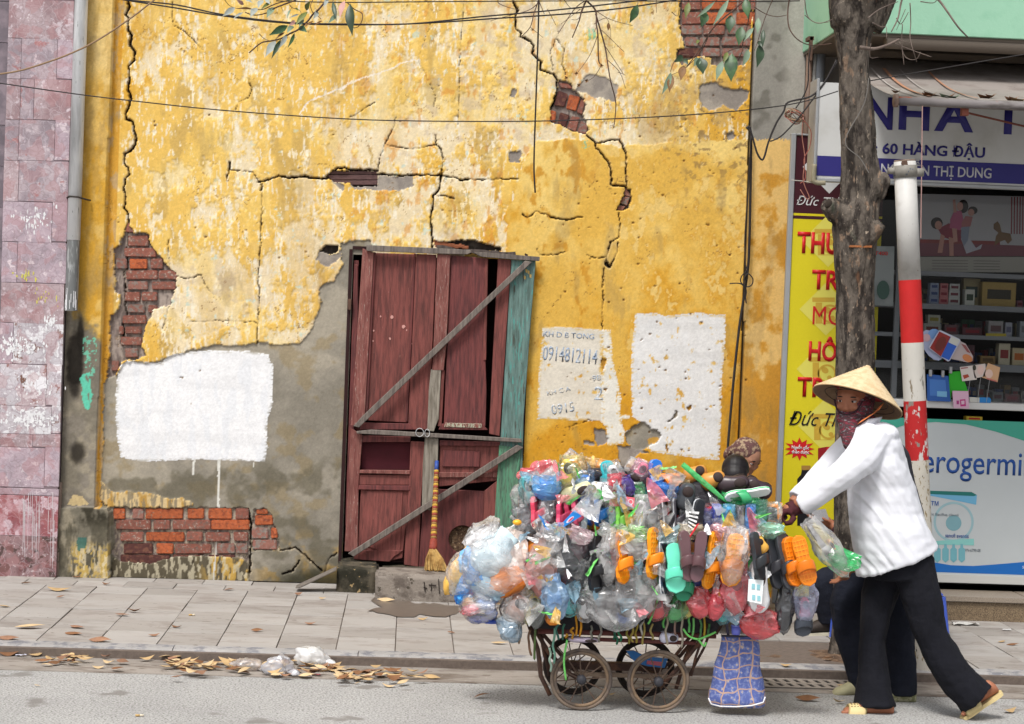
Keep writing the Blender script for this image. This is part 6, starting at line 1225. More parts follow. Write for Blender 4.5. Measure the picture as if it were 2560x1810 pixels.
def clog(Mx, L, W, H, c, par, dark=(50,36,34), holes=False):
    rings = []
    for t, w_, h_, z_ in ((0,.30,.35,.0),(.06,.62,.62,.0),(.2,.78,.92,.0),(.38,.78,.86,0),(.55,.86,.80,0),(.75,1.,.72,0),(.9,.8,.52,0),(.98,.4,.3,0),(1.,.1,.1,0)):
        rings.append(((0, -h_*H*.0, L*(.5-t)), (W/2*w_, 0, 0), (0, H*h_*.5, 0)))
    mobj('shoe_body', xf(loft(rings, 16), Mx), m_plastic(c), par, True)
    mobj('shoe_opening', xf(ellip((0, -H*.36, L*.2), (W*.28, H*.14, L*.2)), Mx), m_plastic(dark, .8), par, True)
    mobj('shoe_sole', xf(solid([solepts(L*1.02, W*1.04)], H*.30, H*.46), Mx), m_plastic(tuple(int(k*.72) for k in c)), par)
    if holes:
        vs = []
        for i in range(4):
            for j in range(3): vs.append(ellip(((j-1)*W*.2, -H*.33+abs(j-1)*.004, -L*(.12+.07*i)), (.0045,.004,.0045), 6, 4))
        tag(mobj('vent_holes', xf(join(*vs), Mx), m_plastic(dark, .8), par), kind='stuff')
def bagmesh(w_, d_, h_, seed, top=.35, amp=.16, n=0, m=0):
    V = []; F = []; big = w_ > .2; n = 34 if big else 19; m = 26 if big else 15; rd_ = random.Random(int(seed*1000))
    for i in range(m+1):
        for k in range(n):
            v = min(1, max(0, (i+(rd_.uniform(-.32,.32) if 0 < i < m else 0))/m)); z_ = h_*(.5-v)
            r = math.sin(math.pi*min(1, .12+.88*v))**.5 if v > .5 else top+(1-top)*float(sst(0, .5, np.array(v)))
            if i == m: r *= .3
            a = 2*math.pi*(k+rd_.uniform(-.3,.3))/n; ca, sa = math.cos(a), math.sin(a); e = .75
            x = math.copysign(abs(ca)**e, ca); y = math.copysign(abs(sa)**e, sa); nz_ = mnoise.fractal((x*1.4+seed*7.1, y*1.4, v*4), 1, 2, 2)
            f = 1+math.sin(a*6+seed+3*nz_)*.13*max(0, .75-v)+amp*1.3*nz_+rd_.uniform(-.035,.035)
            V.append((w_/2*r*x*f, d_/2*r*y*f, z_+h_*.04*mnoise.noise((x*3+seed, y*3, v*4))))
    for i in range(m):
        for k in range(n):
            a, b, c, d = i*n+k, i*n+(k+1) % n, (i+1)*n+(k+1) % n, (i+1)*n+k
            F += [(a,b,c),(a,c,d)] if rd_.random() < .5 else [(a,b,d),(b,c,d)]
    F.append(tuple(range(m*n, m*n+n)))
    return V, F
def item(kind, cx, cy, wpx, hpx, rot, yaw, c, Y, label, cat, c2=None, extra=None, a=.45):
    Mx = frame(cx, cy, Y, rot, yaw, -6 if kind in ('sole','sgrid') else 0); s = ppm(Y); w_, h_ = wpx/s, hpx/s
    t = thing({'bag':'shoe_bag','sole':'sandal','sgrid':'sandal','clog':'clog','strip':'header_strip','shoe':'shoe'}.get(kind, kind), label, cat, tuple(P(cx, cy, Y)))
    if kind == 'bag':
        dd = min(w_, .11)*.8; mobj('film', xf(bagmesh(w_*1.12, dd*1.15, h_*1.06, cx*.01, top=(extra or {}).get('top', .35), amp=(extra or {}).get('amp', .2)), Mx), film_c(c, a), t)
        for k, (ux, uz, uw, uh, ur, cc) in enumerate((extra or {}).get('in', [])):
            M2 = Mx @ Matrix.Translation((ux*w_, 0, uz*h_)) @ Matrix.Rotation(math.radians(ur), 4, 'Y'); clog(M2, uh*h_, uw*w_, min(dd*.7, .06), cc, t) if uh*h_ > .05 else mobj('content', xf(ellip((0,0,0), (uw*w_/2, dd*.3, uh*h_/2)), M2), m_plastic(cc), t, True)
        if (extra or {}).get('knot'):
            kc = extra['knot']; M2 = Mx @ Matrix.Translation((0,0,h_*.5)); mobj('tied_neck', xf(join(ellip((0,0,0), (.012,.012,.01)), loft([((-.002,0,0),(.004,0,0),(0,.004,0)),((-.02,0,.025),(.012,0,0),(0,.002,0))], 8), loft([((.002,0,0),(.004,0,0),(0,.004,0)),((.022,0,.02),(.012,0,0),(0,.002,0))], 8)), M2), m_plastic(kc), t, True)
    elif kind in ('sole', 'sgrid'):
        true_w = max(w_, .085) if abs(yaw) > 40 else w_; sandal(Mx, h_, true_w, c, c2, t, True, kind == 'sgrid', edge=(extra or {}).get('edge'), thick=(extra or {}).get('th', .02))
    elif kind in ('clog', 'shoe'): clog(Mx, h_, w_, (extra or {}).get('H', .07), c, t, holes=bool(extra and extra.get('holes')))
    return t
Yf = -3.52
IT = [
 # ---- top heap
 ('bag',1500,1168,92,38,8,0,(240,196,130),-3.28,'clear bag with orange and cream strips on top of the heap','bag',None,dict(top=.8,**{'in':[(0,0,.5,.5,90,(240,150,60)),(-.2,.1,.5,.4,80,(244,200,120))]}),.35),
 ('bag',1450,1160,30,86,-52,0,(250,250,250),-3.36,'white pointed paper-like bag sticking up highest at the left of the heap','bag',None,dict(top=.9,amp=.1),.95),
 ('bag',1352,1176,46,62,62,0,(238,110,120),-3.34,'pink bag at the top left shoulder of the heap','bag',None,dict(top=.6),.8),
 ('bag',1322,1192,52,40,0,0,(236,90,104),-3.40,'red crinkled bag at the left end of the heap top','bag',None,dict(top=.7),.75),
 ('bag',1378,1160,26,20,0,0,(250,250,250),-3.2,'small round white bag knot on top of the heap','bag',None,dict(top=.8),.9),
 ('bag',1362,1192,20,96,60,0,(248,248,250),-3.44,'long folded white strip of plastic above the blue sandals','bag',None,dict(top=.9,amp=.1),.95),
 ('bag',1312,1240,62,86,10,0,(240,222,210),-3.42,'cloudy clear bag hanging at the left corner of the rack','bag',None,dict(knot=(240,240,240)),.35),
 ('bag',1366,1222,66,62,0,0,(96,170,240),-3.50,'sky blue round slipper bag below the white strip','bag',None,dict(top=.9,amp=.08,**{'in':[(0,0,.8,.8,90,(80,150,235))]}),.6),
 ('clog',1424,1206,40,72,60,20,(206,204,140),-3.46,'upper olive cream clog of the pair beside the blue bag','clog',None,dict(H=.07),.4),
 ('clog',1440,1230,42,84,62,10,(220,216,168),-3.52,'lower cream clog of the pair beside the blue bag','clog',(60,50,40),dict(H=.07),.4),
 ('bag',1452,1183,80,32,12,0,(96,94,110),-3.40,'grey black shiny bag under the orange strip bag','bag',None,dict(top=.9),.7),
 ('clog',1500,1219,34,54,82,0,(244,244,246),-3.50,'single white shoe between cream clogs and the pink bag','shoe',None,dict(H=.06),.4),
 ('bag',1540,1213,40,60,-8,0,(236,84,98),-3.50,'coral red bag left of the purple one','bag',None,dict(top=.8,**{'in':[(0,0,.7,.8,0,(230,60,80))]}),.7),
 ('bag',1570,1216,30,52,-22,0,(84,54,160),-3.51,'purple bagged slipper between coral bag and black shoe','bag',None,dict(top=.8,**{'in':[(0,0,.8,.8,0,(70,40,150))]}),.7),
 ('shoe',1600,1198,30,66,-70,0,(42,42,48),-3.47,'flat black shoe right of the purple slipper','shoe',None,dict(H=.05),.4),
 ('bag',1618,1184,42,110,-64,0,(214,190,190),-3.40,'long rosy clear bag lying across the middle of the heap','bag',None,dict(top=.8),.4),
 ('sole',1672,1194,24,58,88,30,(255,144,20),-3.45,'orange flat sandal below the right clear hoop','sandal',(255,130,10),None,.4),
 ('bag',1664,1230,58,46,15,0,(30,130,214),-3.51,'bright blue bagged slipper above the striped slide','bag',None,dict(top=.9,**{'in':[(0,0,.8,.7,80,(10,120,210))]}),.55),
 ('clog',1716,1242,52,70,5,0,(70,74,80),-3.54,'round black toe of a bagged shoe above the striped slide','shoe',None,dict(H=.09),.4),
 ('clog',1738,1184,44,60,70,-20,(202,140,66),-3.36,'left tan clog of the pair on top of the heap','clog',(110,60,40),dict(H=.085),.4),
 ('clog',1782,1200,48,64,68,-15,(208,144,66),-3.40,'right tan clog of the pair on top of the heap','clog',(110,60,40),dict(H=.09),.4),
 ('shoe',1832,1208,44,80,80,0,(62,48,54),-3.42,'left dark leather shoe at the right end of the heap','shoe',(30,20,24),dict(H=.075),.4),
 ('shoe',1896,1220,46,74,-60,0,(58,44,54),-3.40,'right dark leather shoe at the right end of the heap','shoe',(30,20,24),dict(H=.08),.4),
 ('sole',1868,1234,34,120,84,40,(238,240,240),-3.50,'white insole with green edge lying above the blue bags','sandal',(60,170,110),dict(edge=(50,190,110)),.4),
 ('bag',1520,1246,20,66,-68,0,(70,190,80),-3.53,'green strip of plastic under the white shoe','bag',None,dict(top=.95,amp=.06),.85),
 ('bag',1762,1208,13,140,-52,0,(80,206,116),-3.50,'long green plastic strap crossing down beside the tan clogs','bag',None,dict(top=.95,amp=.05),.9),
 ('bag',1850,1252,100,30,8,0,(30,150,80),-3.46,'dark green crumpled bag behind the row of blue bags','bag',None,dict(top=.9),.8),
 # ---- second row, standing packed on the rack
 ('sole',1337,1280,16,80,0,72,(232,70,100),-3.50,'pink red sandal seen edge on, first at the left of the rack','sandal',None,None,.4),
 ('bag',1368,1280,44,76,0,0,(150,146,150),-3.49,'smoky clear bag with grey slippers beside the pink edge-on sandal','bag',None,dict(top=.8,**{'in':[(-.15,0,.3,.8,0,(90,90,100)),(.2,0,.3,.8,0,(130,126,130))]}),.4),
 ('sole',1400,1290,15,66,3,72,(220,70,110),-3.51,'left pink sandal edge of the three beside the blue header card','sandal',None,None,.4),
 ('sole',1422,1284,15,70,-3,70,(236,80,120),-3.49,'middle pink sandal edge of the three beside the blue header card','sandal',None,None,.4),
 ('sole',1441,1282,15,70,-5,70,(232,96,130),-3.50,'right pink sandal edge of the three beside the blue header card','sandal',None,None,.4),
 ('bag',1461,1290,18,74,0,0,(180,216,240),-3.53,'pale blue clear sleeve left of the dark blue sandals','bag',None,dict(top=.9),.5),
 ('sole',1474,1276,15,76,0,70,(10,90,168),-3.50,'left dark blue sandal edge of the pair','sandal',None,None,.4),
 ('sole',1496,1280,15,74,2,68,(20,110,190),-3.51,'right dark blue sandal edge of the pair','sandal',None,None,.4),
 ('bag',1512,1300,30,60,0,0,(100,150,200),-3.50,'blue grey crinkled bag right of the dark blue sandals','bag',None,dict(top=.9),.5),
 ('bag',1533,1294,17,72,0,0,(176,222,244),-3.53,'ice blue clear sleeve left of the lime sandal','bag',None,dict(top=.9),.6),
 ('sole',1551,1292,18,84,0,62,(140,226,90),-3.53,'lime green sandal standing edge on','sandal',None,None,.4),
 ('clog',1573,1294,30,84,-2,8,(236,208,154),-3.54,'beige perforated slipper on the rack beside the lime sandal','slipper',(150,120,90),dict(H=.05,holes=1),.4),
 ('bag',1602,1288,36,100,0,0,(246,248,252),-3.53,'tall white bagged shoe right of the beige perforated slipper','bag',None,dict(top=.85,**{'in':[(0,-.05,.75,.85,0,(246,246,248))]}),.5),
 ('bag',1632,1290,40,96,0,0,(170,174,180),-3.52,'grey clear bag between the tall white shoe and the white-edged slippers','bag',None,dict(top=.8,**{'in':[(0,0,.7,.85,0,(110,104,104))]}),.4),
 ('sole',1662,1290,16,98,-2,76,(70,66,74),-3.53,'left black slipper with thin white edge on the rack','slipper',None,dict(edge=(236,238,240)),.4),
 ('sole',1687,1292,16,98,2,76,(80,76,84),-3.53,'right black slipper with thin white edge on the rack','slipper',None,dict(edge=(236,238,240)),.4),
 ('sole',1673,1300,12,70,0,70,(176,50,60),-3.49,'dark red slipper edge squeezed between the white-edged pair','slipper',None,None,.4),
 ('bag',1712,1300,34,84,-4,0,(170,174,196),-3.52,'silver clear bag below the round black toe','bag',None,dict(top=.8,**{'in':[(0,0,.7,.8,0,(96,98,120))]}),.45),
 ('bag',1768,1304,32,64,0,0,(110,116,170),-3.51,'navy dotted bag right of the striped slide','bag',None,dict(top=.9,**{'in':[(0,0,.8,.8,0,(60,62,110))]}),.5),
 ('bag',1790,1300,26,76,0,0,(90,110,226),-3.52,'royal blue bagged slippers, first of the blue row','bag',None,dict(top=.85,**{'in':[(0,0,.8,.9,0,(66,90,210))]}),.5),
 ('bag',1821,1302,32,80,0,0,(110,196,240),-3.53,'cyan bagged slippers with red print, second of the blue row','bag',None,dict(top=.85,**{'in':[(0,0,.7,.9,0,(60,160,220))]}),.5),
 ('bag',1849,1302,24,76,0,0,(206,206,214),-3.51,'clear bag with grey slippers between the cyan and blue bags','bag',None,dict(top=.85,**{'in':[(0,0,.6,.9,0,(130,120,140))]}),.4),
 ('bag',1876,1304,26,84,0,0,(90,160,236),-3.53,'bright blue bagged slippers, last of the blue row','bag',None,dict(top=.85,**{'in':[(0,0,.8,.9,0,(40,120,220))]}),.5),
 ('bag',1902,1288,30,76,0,0,(60,140,110),-3.50,'dark green bag right of the blue row','bag',None,dict(top=.85),.6),
 ('bag',1930,1292,46,70,0,0,(150,170,166),-3.47,'smoky clear bag next to the gloved hands','bag',None,dict(top=.8,**{'in':[(0,0,.7,.7,0,(60,60,66))]}),.4),
 # ---- hanging row
 ('bag',1356,1424,76,150,-6,0,(244,170,160),-3.52,'pink and orange bag hanging right of the big rainbow bag','bag',None,dict(**{'in':[(0,-.1,.7,.7,-5,(240,120,110)),(.1,-.3,.5,.3,0,(255,150,60))]}),.6),
 ('bag',1295,1520,84,96,28,0,(230,204,192),-3.50,'crinkled silvery rose bag low on the left side','bag',None,dict(**{'in':[(0,0,.7,.7,0,(190,150,136))]}),.55),
 ('bag',1386,1494,64,116,-8,0,(150,190,230),-3.58,'clear bag with pale blue slipper hanging before the left wheel','bag',None,dict(top=.5,**{'in':[(0,.1,.6,.7,0,(110,160,214))]}),.45),
 ('bag',1345,1526,44,90,8,0,(104,108,108),-3.48,'dark grey bag hanging behind the pale blue slipper bag','bag',None,dict(),.8),
 ('bag',1273,1572,52,74,-35,0,(150,176,196),-3.50,'grey blue clear bag hanging lowest at the left','bag',None,dict(top=.6,**{'in':[(0,0,.5,.7,0,(110,130,150))]}),.45),
 ('bag',1418,1400,112,170,-14,0,(96,98,104),-3.50,'large smoky black bag hanging left of the thick black soles','bag',None,dict(top=.8,amp=.25,**{'in':[(-.1,.2,.5,.5,30,(50,48,54)),(.15,-.2,.4,.5,-20,(50,50,54))]}),.6),
 ('sole',1491,1408,40,150,4,30,(34,34,38),-3.58,'thick black sole hanging left of the orange sandals','sandal',(30,30,34),dict(th=.03),.4),
 ('sole',1514,1440,36,96,0,20,(38,38,42),-3.56,'shorter black sole hanging behind the thick one','sandal',(30,30,34),dict(th=.03),.4),
 ('bag',1524,1400,48,130,2,0,(206,208,214),-3.60,'clear crinkled bag over the short black sole','bag',None,dict(top=.8),.25),
 ('sgrid',1555,1394,26,134,0,48,(255,150,10),-3.60,'left orange jelly sandal of the two beside the silver bag','sandal',(255,140,10),None,.4),
 ('sgrid',1632,1383,26,132,4,48,(255,160,20),-3.60,'right orange jelly sandal of the two beside the silver bag','sandal',(255,140,10),None,.4),
 ('bag',1592,1364,66,76,0,0,(232,226,226),-3.57,'clear bag tied with a green bow between the two orange sandals','bag',None,dict(top=.7,knot=(150,236,130)),.45),
 ('bag',1546,1496,158,158,0,0,(184,182,190),-3.54,'largest silver grey crinkled bag under the orange sandals','bag',None,dict(top=.85,amp=.16,**{'in':[(-.2,.0,.25,.6,0,(96,92,98)),(.15,0,.3,.6,0,(104,96,98))]}),.62),
 ('sole',1657,1414,16,150,2,64,(44,58,80),-3.58,'navy slipper with pale edge left of the mint sandal','slipper',None,dict(edge=(220,226,230)),.4),
 ('sole',1687,1420,52,128,-3,8,(120,240,206),-3.62,'mint green perforated sandal hanging sole outward','sandal',(100,220,186),dict(th=.02),.4),
 ('sole',1712,1462,42,84,10,10,(40,150,110),-3.57,'darker green sandal half hidden behind the mint one','sandal',(40,150,110),None,.4),
 ('sole',1714,1390,36,130,-6,12,(108,78,82),-3.64,'left brown slide of the hanging pair','slipper',(96,66,70),dict(th=.025),.4),
 ('sole',1747,1392,36,132,6,-6,(104,74,80),-3.65,'right brown slide of the hanging pair','slipper',(96,66,70),dict(th=.025),.4),
 ('sgrid',1778,1400,28,150,12,46,(255,160,30),-3.60,'narrow orange sandal left of the wide orange sole','sandal',(255,150,30),None,.4),
 ('sgrid',1832,1400,54,136,8,6,(255,164,20),-3.64,'wide orange sole with raised grid in a clear bag','sandal',(255,150,20),None,.4),
 ('bag',1832,1392,66,140,6,0,(250,236,226),-3.66,'clear bag wrapped round the wide orange sole','bag',None,dict(top=.8),.2),
 ('bag',1750,1508,56,76,0,0,(244,90,100),-3.56,'left red bag of the three hanging over the plaid tote','bag',None,dict(top=.6,**{'in':[(0,-.1,.7,.7,0,(236,60,70))]}),.6),
 ('bag',1790,1512,46,78,8,0,(240,86,100),-3.57,'middle red bag of the three hanging over the plaid tote','bag',None,dict(top=.6,**{'in':[(0,-.1,.7,.7,0,(230,60,74))]}),.6),
 ('bag',1840,1470,68,130,0,0,(248,120,130),-3.60,'right and longest red bag of the three over the plaid tote','bag',None,dict(top=.7,**{'in':[(0,-.05,.7,.8,0,(240,60,70))]}),.55),
 ('clog',1898,1468,54,132,-3,0,(246,248,250),-3.62,'white shoe hanging toe down with a pale blue paper label','shoe',(200,200,210),dict(H=.06),.4),
 ('sole',1893,1390,20,124,-6,55,(52,56,62),-3.66,'slim black sandal strap hanging over the white shoe','sandal',None,None,.4),
 ('clog',1902,1362,34,46,-30,0,(255,196,90),-3.60,'small golden sandal tied at the right end of the rack','sandal',(140,90,40),dict(H=.05),.4),
 ('bag',1897,1560,96,76,12,0,(236,76,84),-3.54,'big red and white bag hanging lowest beside the plaid tote','bag',None,dict(top=.7,amp=.12,**{'in':[(-.1,0,.5,.8,20,(220,40,50)),(.25,0,.4,.8,10,(248,240,240))]}),.6),
 ('sole',1932,1400,34,150,-8,30,(58,60,66),-3.58,'left black slipper of the pair beside the orange crocs','slipper',(50,50,56),dict(th=.025),.4),
 ('sole',1962,1402,38,150,-10,20,(66,70,76),-3.60,'right black slipper of the pair beside the orange crocs','slipper',(50,50,56),dict(th=.025),.4),
 ('sgrid',1981,1404,46,128,-10,14,(240,130,10),-3.62,'left orange ribbed clog of the hanging pair near the vendor','clog',(230,120,10),dict(th=.035),.4),
 ('sgrid',2008,1402,46,132,-16,0,(244,136,10),-3.66,'right orange ribbed clog of the hanging pair near the vendor','clog',(230,120,10),dict(th=.035),.4),
 ('bag',2070,1370,60,170,-38,0,(210,214,216),-3.50,'long clear bag with dark slippers swinging under the vendor\u2019s hands','bag',None,dict(top=.6,amp=.2,**{'in':[(-.1,.1,.3,.7,0,(90,94,100)),(.2,-.05,.25,.3,0,(250,170,40))]}),.3),
 ('bag',2104,1398,88,52,22,0,(60,206,120),-3.48,'bright green crinkled bag end beside the white shirt','bag',None,dict(top=.9),.75),
 ('bag',1962,1520,44,130,0,0,(70,72,78),-3.54,'dark slippers in a bag hanging right of the white shoe','bag',None,dict(top=.8,**{'in':[(0,0,.8,.9,0,(60,62,66))]}),.5),
 ('bag',2012,1500,56,110,-3,0,(186,196,236),-3.56,'lilac clear bag with a pink slipper below the orange clogs','bag',None,dict(top=.7,**{'in':[(0,-.2,.5,.5,0,(240,100,130))]}),.4),
 ('sole',2006,1552,44,80,0,10,(76,82,92),-3.53,'dark grey slipper tip hanging lowest before the tree','slipper',(60,66,76),None,.4),
]
for it in IT: item(it[0], *it[1:8], it[8], it[9], it[10], c2=it[11] if it[0] not in ('clog','shoe') else None, extra=it[12], a=it[13] if len(it) > 13 else .45)
fc = (('red',(236,60,70)),('blue',(40,120,220)),('white',(240,240,244)),('orange',(255,150,40)),('green',(70,190,100)),('black',(50,50,56)),('pink',(240,120,150)),('turquoise',(60,190,200)),('yellow',(240,210,80)))
rf = random.Random(21); ORD = 'first second third fourth fifth sixth seventh eighth ninth tenth eleventh twelfth thirteenth fourteenth'.split()
for gy, (y_, nm_) in enumerate(((1186,'top'),(1232,'upper'),(1300,'middle'),(1368,'mid-low'),(1440,'lower'),(1520,'lowest'))):
    for gx_ in range(14):
        x_ = 1328+gx_*45+rf.uniform(-14,14)
        if gy == 0 and not 1 < gx_ < 8: continue
        if gy == 1 and gx_ > 8: continue
        if gy == 5 and gx_ > 11: continue
        cn, cc = fc[(gx_*4+gy*7) % 9]; yy = y_+rf.uniform(-14,14)+(8 if gx_ > 9 and gy < 2 else 0)
        if rf.random() < .62: item('bag', x_, yy, rf.uniform(40,62), rf.uniform(64,96), rf.uniform(-30,30), 0, tuple(min(255, int(k*.75+85)) for k in cc), -3.455-rf.uniform(0,.03), '%s slipper in clear wrap wedged in the %s heap layer, %s from the front' % (cn, nm_, ORD[gx_]), 'bag', extra={'top':.8,'in':[(0,0,.72,.85,rf.uniform(-20,20),cc)]}, a=.14)
        else: item('sole', x_, yy, rf.uniform(34,46), rf.uniform(84,110), rf.uniform(-35,35), rf.uniform(-40,40), cc, -3.45, 'bare %s slipper wedged in the %s heap layer, %s from the front' % (cn, nm_, ORD[gx_]), 'slipper')
for k, (x_, cn, cc) in enumerate(((1385,'silver',(226,226,230)),(1450,'rose',(244,190,196)),(1530,'white',(246,246,250)),(1588,'lime',(190,236,160)),(1676,'icy blue',(190,220,240)),(1728,'peach',(250,206,170)),(1806,'pink',(246,170,180)),(1868,'pearl',(236,236,240)),(1924,'sea green',(150,220,190)))):
    item('bag', x_, 1334+6*math.sin(k*2.1), 58, 40, rf.uniform(-25,25), 0, cc, -3.575, '%s crumpled wrapper bulging over the rack rail between the two rows of shoes' % cn, 'bag', extra={'top':.9,'amp':.3}, a=.45)
# fix inner colours; clear hoops, striped slide, header cards, red tag, white label
for k, (cx_, cy_, r_x, r_y) in enumerate(((1620,1182,24,26),(1671,1186,25,24))):
    pp = [P(cx_+r_x*math.cos(math.pi*j/12), cy_+8-r_y*math.sin(math.pi*j/12), -3.34) for j in range(13)]
    t = thing('slipper_hoop', 'clear brown plastic hoop of a slipper, %s of two on the heap' % ('left', 'right')[k], 'slipper', tuple(pp[0]))
    mobj('hoop_band', loft([(p, Vector((0,.028,0)), (p-P(cx_, cy_+8, -3.34)).normalized()*.004) for p in pp], 8), film('hoop_film', C(206,170,150), .7, .15), t, True); mobj('hoop_sole', xf(solid([solepts(.1,.08)], -.006, .006), Matrix.Translation(P(cx_, cy_+14, -3.34)) @ Matrix.Rotation(1.4, 4, 'X')), m_plastic((200,176,160)), t)
t = thing('striped_slide', 'black slide with black and white striped strap in the middle of the rack', 'sandal', tuple(P(1740,1295,-3.58)))
Mx = frame(1742,1295,-3.56,6,38); sandal(Mx, .17, .075, (46,48,54), (30,30,30), t, False, edge=(206,210,214), thick=.022)
q = Z('K',(1130,905),(1258,915),(1195,1160),(1120,1090)); u0, u1, v1, v0 = q
for k in range(9):
    a0, a1 = k/9, (k+1)/9; L0 = lambda t: (u0[0]+(v0[0]-u0[0])*t, u0[1]+(v0[1]-u0[1])*t); L1 = lambda t: (u1[0]+(v1[0]-u1[0])*t, u1[1]+(v1[1]-u1[1])*t)
    mobj('strap_stripe', prism([L0(a0), L1(a0), L1(a1), L0(a1)], -3.615+.0*k, -3.60), m_plastic((250,250,250) if k % 2 == 0 else (28,28,32)), t)
mobj('red_ribbon', loft([(P(a, b, -3.63), Vector((.006,0,.003)), Vector((0,.001,0))) for a, b in Z('K',(1245,1060),(1190,1150),(1120,1250))], 8), m_plastic((226,30,50)), t)
for k, (pts, lab) in enumerate(((((1240,940),(1300,985),(1470,1130),(1440,1145),(1350,1140)),'left blue snack-like header card with red and white print'),(((1705,885),(1795,965),(1560,1110),(1500,1120),(1520,1085)),'right blue header card with red and white print'))):
    q = Z('J', *pts); t = thing('header_card', lab+' on the left rack', 'card', tuple(P(*q[0], -3.585))); mobj('card_sheet', prism(q, -3.59, -3.586), m_plastic((30,140,230)), t)
    cxx, cyy = (1365,1060) if k == 0 else (1650,1010)
    q = Z('J', *ell(cxx, cyy, 62, 20, .75 if k == 0 else -.72)); mobj('card_print', prism(q, -3.592, -3.5905), m_plastic((236,226,240)), t); q = Z('J', *ell(cxx+8, cyy-4, 44, 11, .75 if k == 0 else -.72)); mobj('card_print', prism(q, -3.5935, -3.5922), m_plastic((214,80,120)), t)
q = Z('K',(325,718),(440,730),(432,850),(328,840)); t = thing('red_tag', 'square pink and red price tag above the beige perforated slipper', 'tag', tuple(P(*q[0], -3.6))); mobj('tag_sheet', prism(q, -3.60, -3.598), m_plastic((240,110,124)), t); o_, i_ = ring(388,785,26,36,'K',20); mobj('tag_print', prism(o_, -3.602, -3.6005, [i_]), m_plastic((250,226,226)), t)
q = Z('M',(1885,240),(2075,258),(2050,560),(1870,520)); t = thing('paper_label', 'white paper label with turquoise print on the hanging white shoe', 'label', tuple(P(*q[0], -3.67))); mobj('label_sheet', prism(q, -3.672, -3.670), m_plastic((244,250,252)), t)
for a, b in ((1925,300),(1990,310),(1930,440),(1995,450)): mobj('label_print', prism(Z('M',(a,b),(a+40,b+4),(a+38,b+70),(a-2,b+66)), -3.6745, -3.6728), m_plastic((150,206,216)), t)
# big rainbow bag at the front end, and the one below it
def bigbag(label, cx, cy, w_, h_, Y, inner, top, rot=0, a=.35, col=(250,246,246)):
    s = ppm(Y); t = thing('goods_bag', label, 'bag', tuple(P(cx, cy, Y))); Mx = frame(cx, cy, Y, rot, 0)
    o = mobj('film', xf(bagmesh(w_/s, .26, h_/s, cx*.01, top=top, amp=.14), Mx), film_c(col, a), t)
    for k, (x, y, rx, ry, rr_, c) in enumerate(inner):
        q0 = P(x, y, Y+.0); o = mobj('bagged_toy', xf(bagmesh(rx*2/s, .12, ry*2/s, k+x*.01, top=.6, amp=.26), Matrix.Translation(q0+Vector((0,-.012*(k % 3),0))) @ Matrix.Rotation(math.radians(rr_), 4, 'Y')), m_plastic(c, .5), t, k % 2 == 0)
    return t
t = bigbag('big translucent white bag of coloured toys tied with orange at the front', 1240, 1402, 172, 220, -3.47, [(1190,1440,34,70,30,(80,170,250)),(1262,1452,70,40,-20,(255,150,60)),(1232,1385,46,70,40,(214,236,246)),(1282,1392,34,70,10,(252,232,220)),(1215,1470,50,30,20,(190,226,246))], .12, 32, .5)
bigbag('yellow and blue translucent bag bulging at the very front end of the cart', 1168, 1424, 96, 150, -3.43, [(1146,1430,26,66,28,(255,200,90)),(1172,1446,26,70,24,(60,150,245)),(1166,1400,22,36,20,(120,190,250))], .3, 28, .4)
bigbag('milky white bag resting above the yellow and blue one', 1206, 1352, 130, 84, -3.41, [(1206,1356,50,30,-30,(250,246,246))], .4, -62, .6)
mobj('tied_neck', join(ellip(P(1303,1315,-3.50), (.03,.03,.018)), tube(crv([P(1303,1315,-3.5), P(1288,1300,-3.5), P(1276,1290,-3.5)],4), .008, 8), tube(crv([P(1303,1315,-3.5), P(1322,1303,-3.5), P(1336,1300,-3.5)],4), .008, 8)), film_c((250,250,250), .9), t, True); mobj('orange_tie', ellip(P(1293,1306,-3.54), (.02,.015,.013)), m_plastic((255,180,40)), t, True)
bigbag('clear bag of pink, orange and blue toys hanging below the big front bag', 1198, 1514, 104, 92, -3.44, [(1170,1498,20,24,0,(236,170,60)),(1178,1522,26,16,-20,(236,90,110)),(1214,1500,26,24,0,(160,190,240)),(1208,1548,44,10,5,(60,90,190)),(1150,1492,9,20,0,(50,150,230)),(1228,1530,16,18,0,(130,140,180))], .8, 0, .22, (236,232,240))
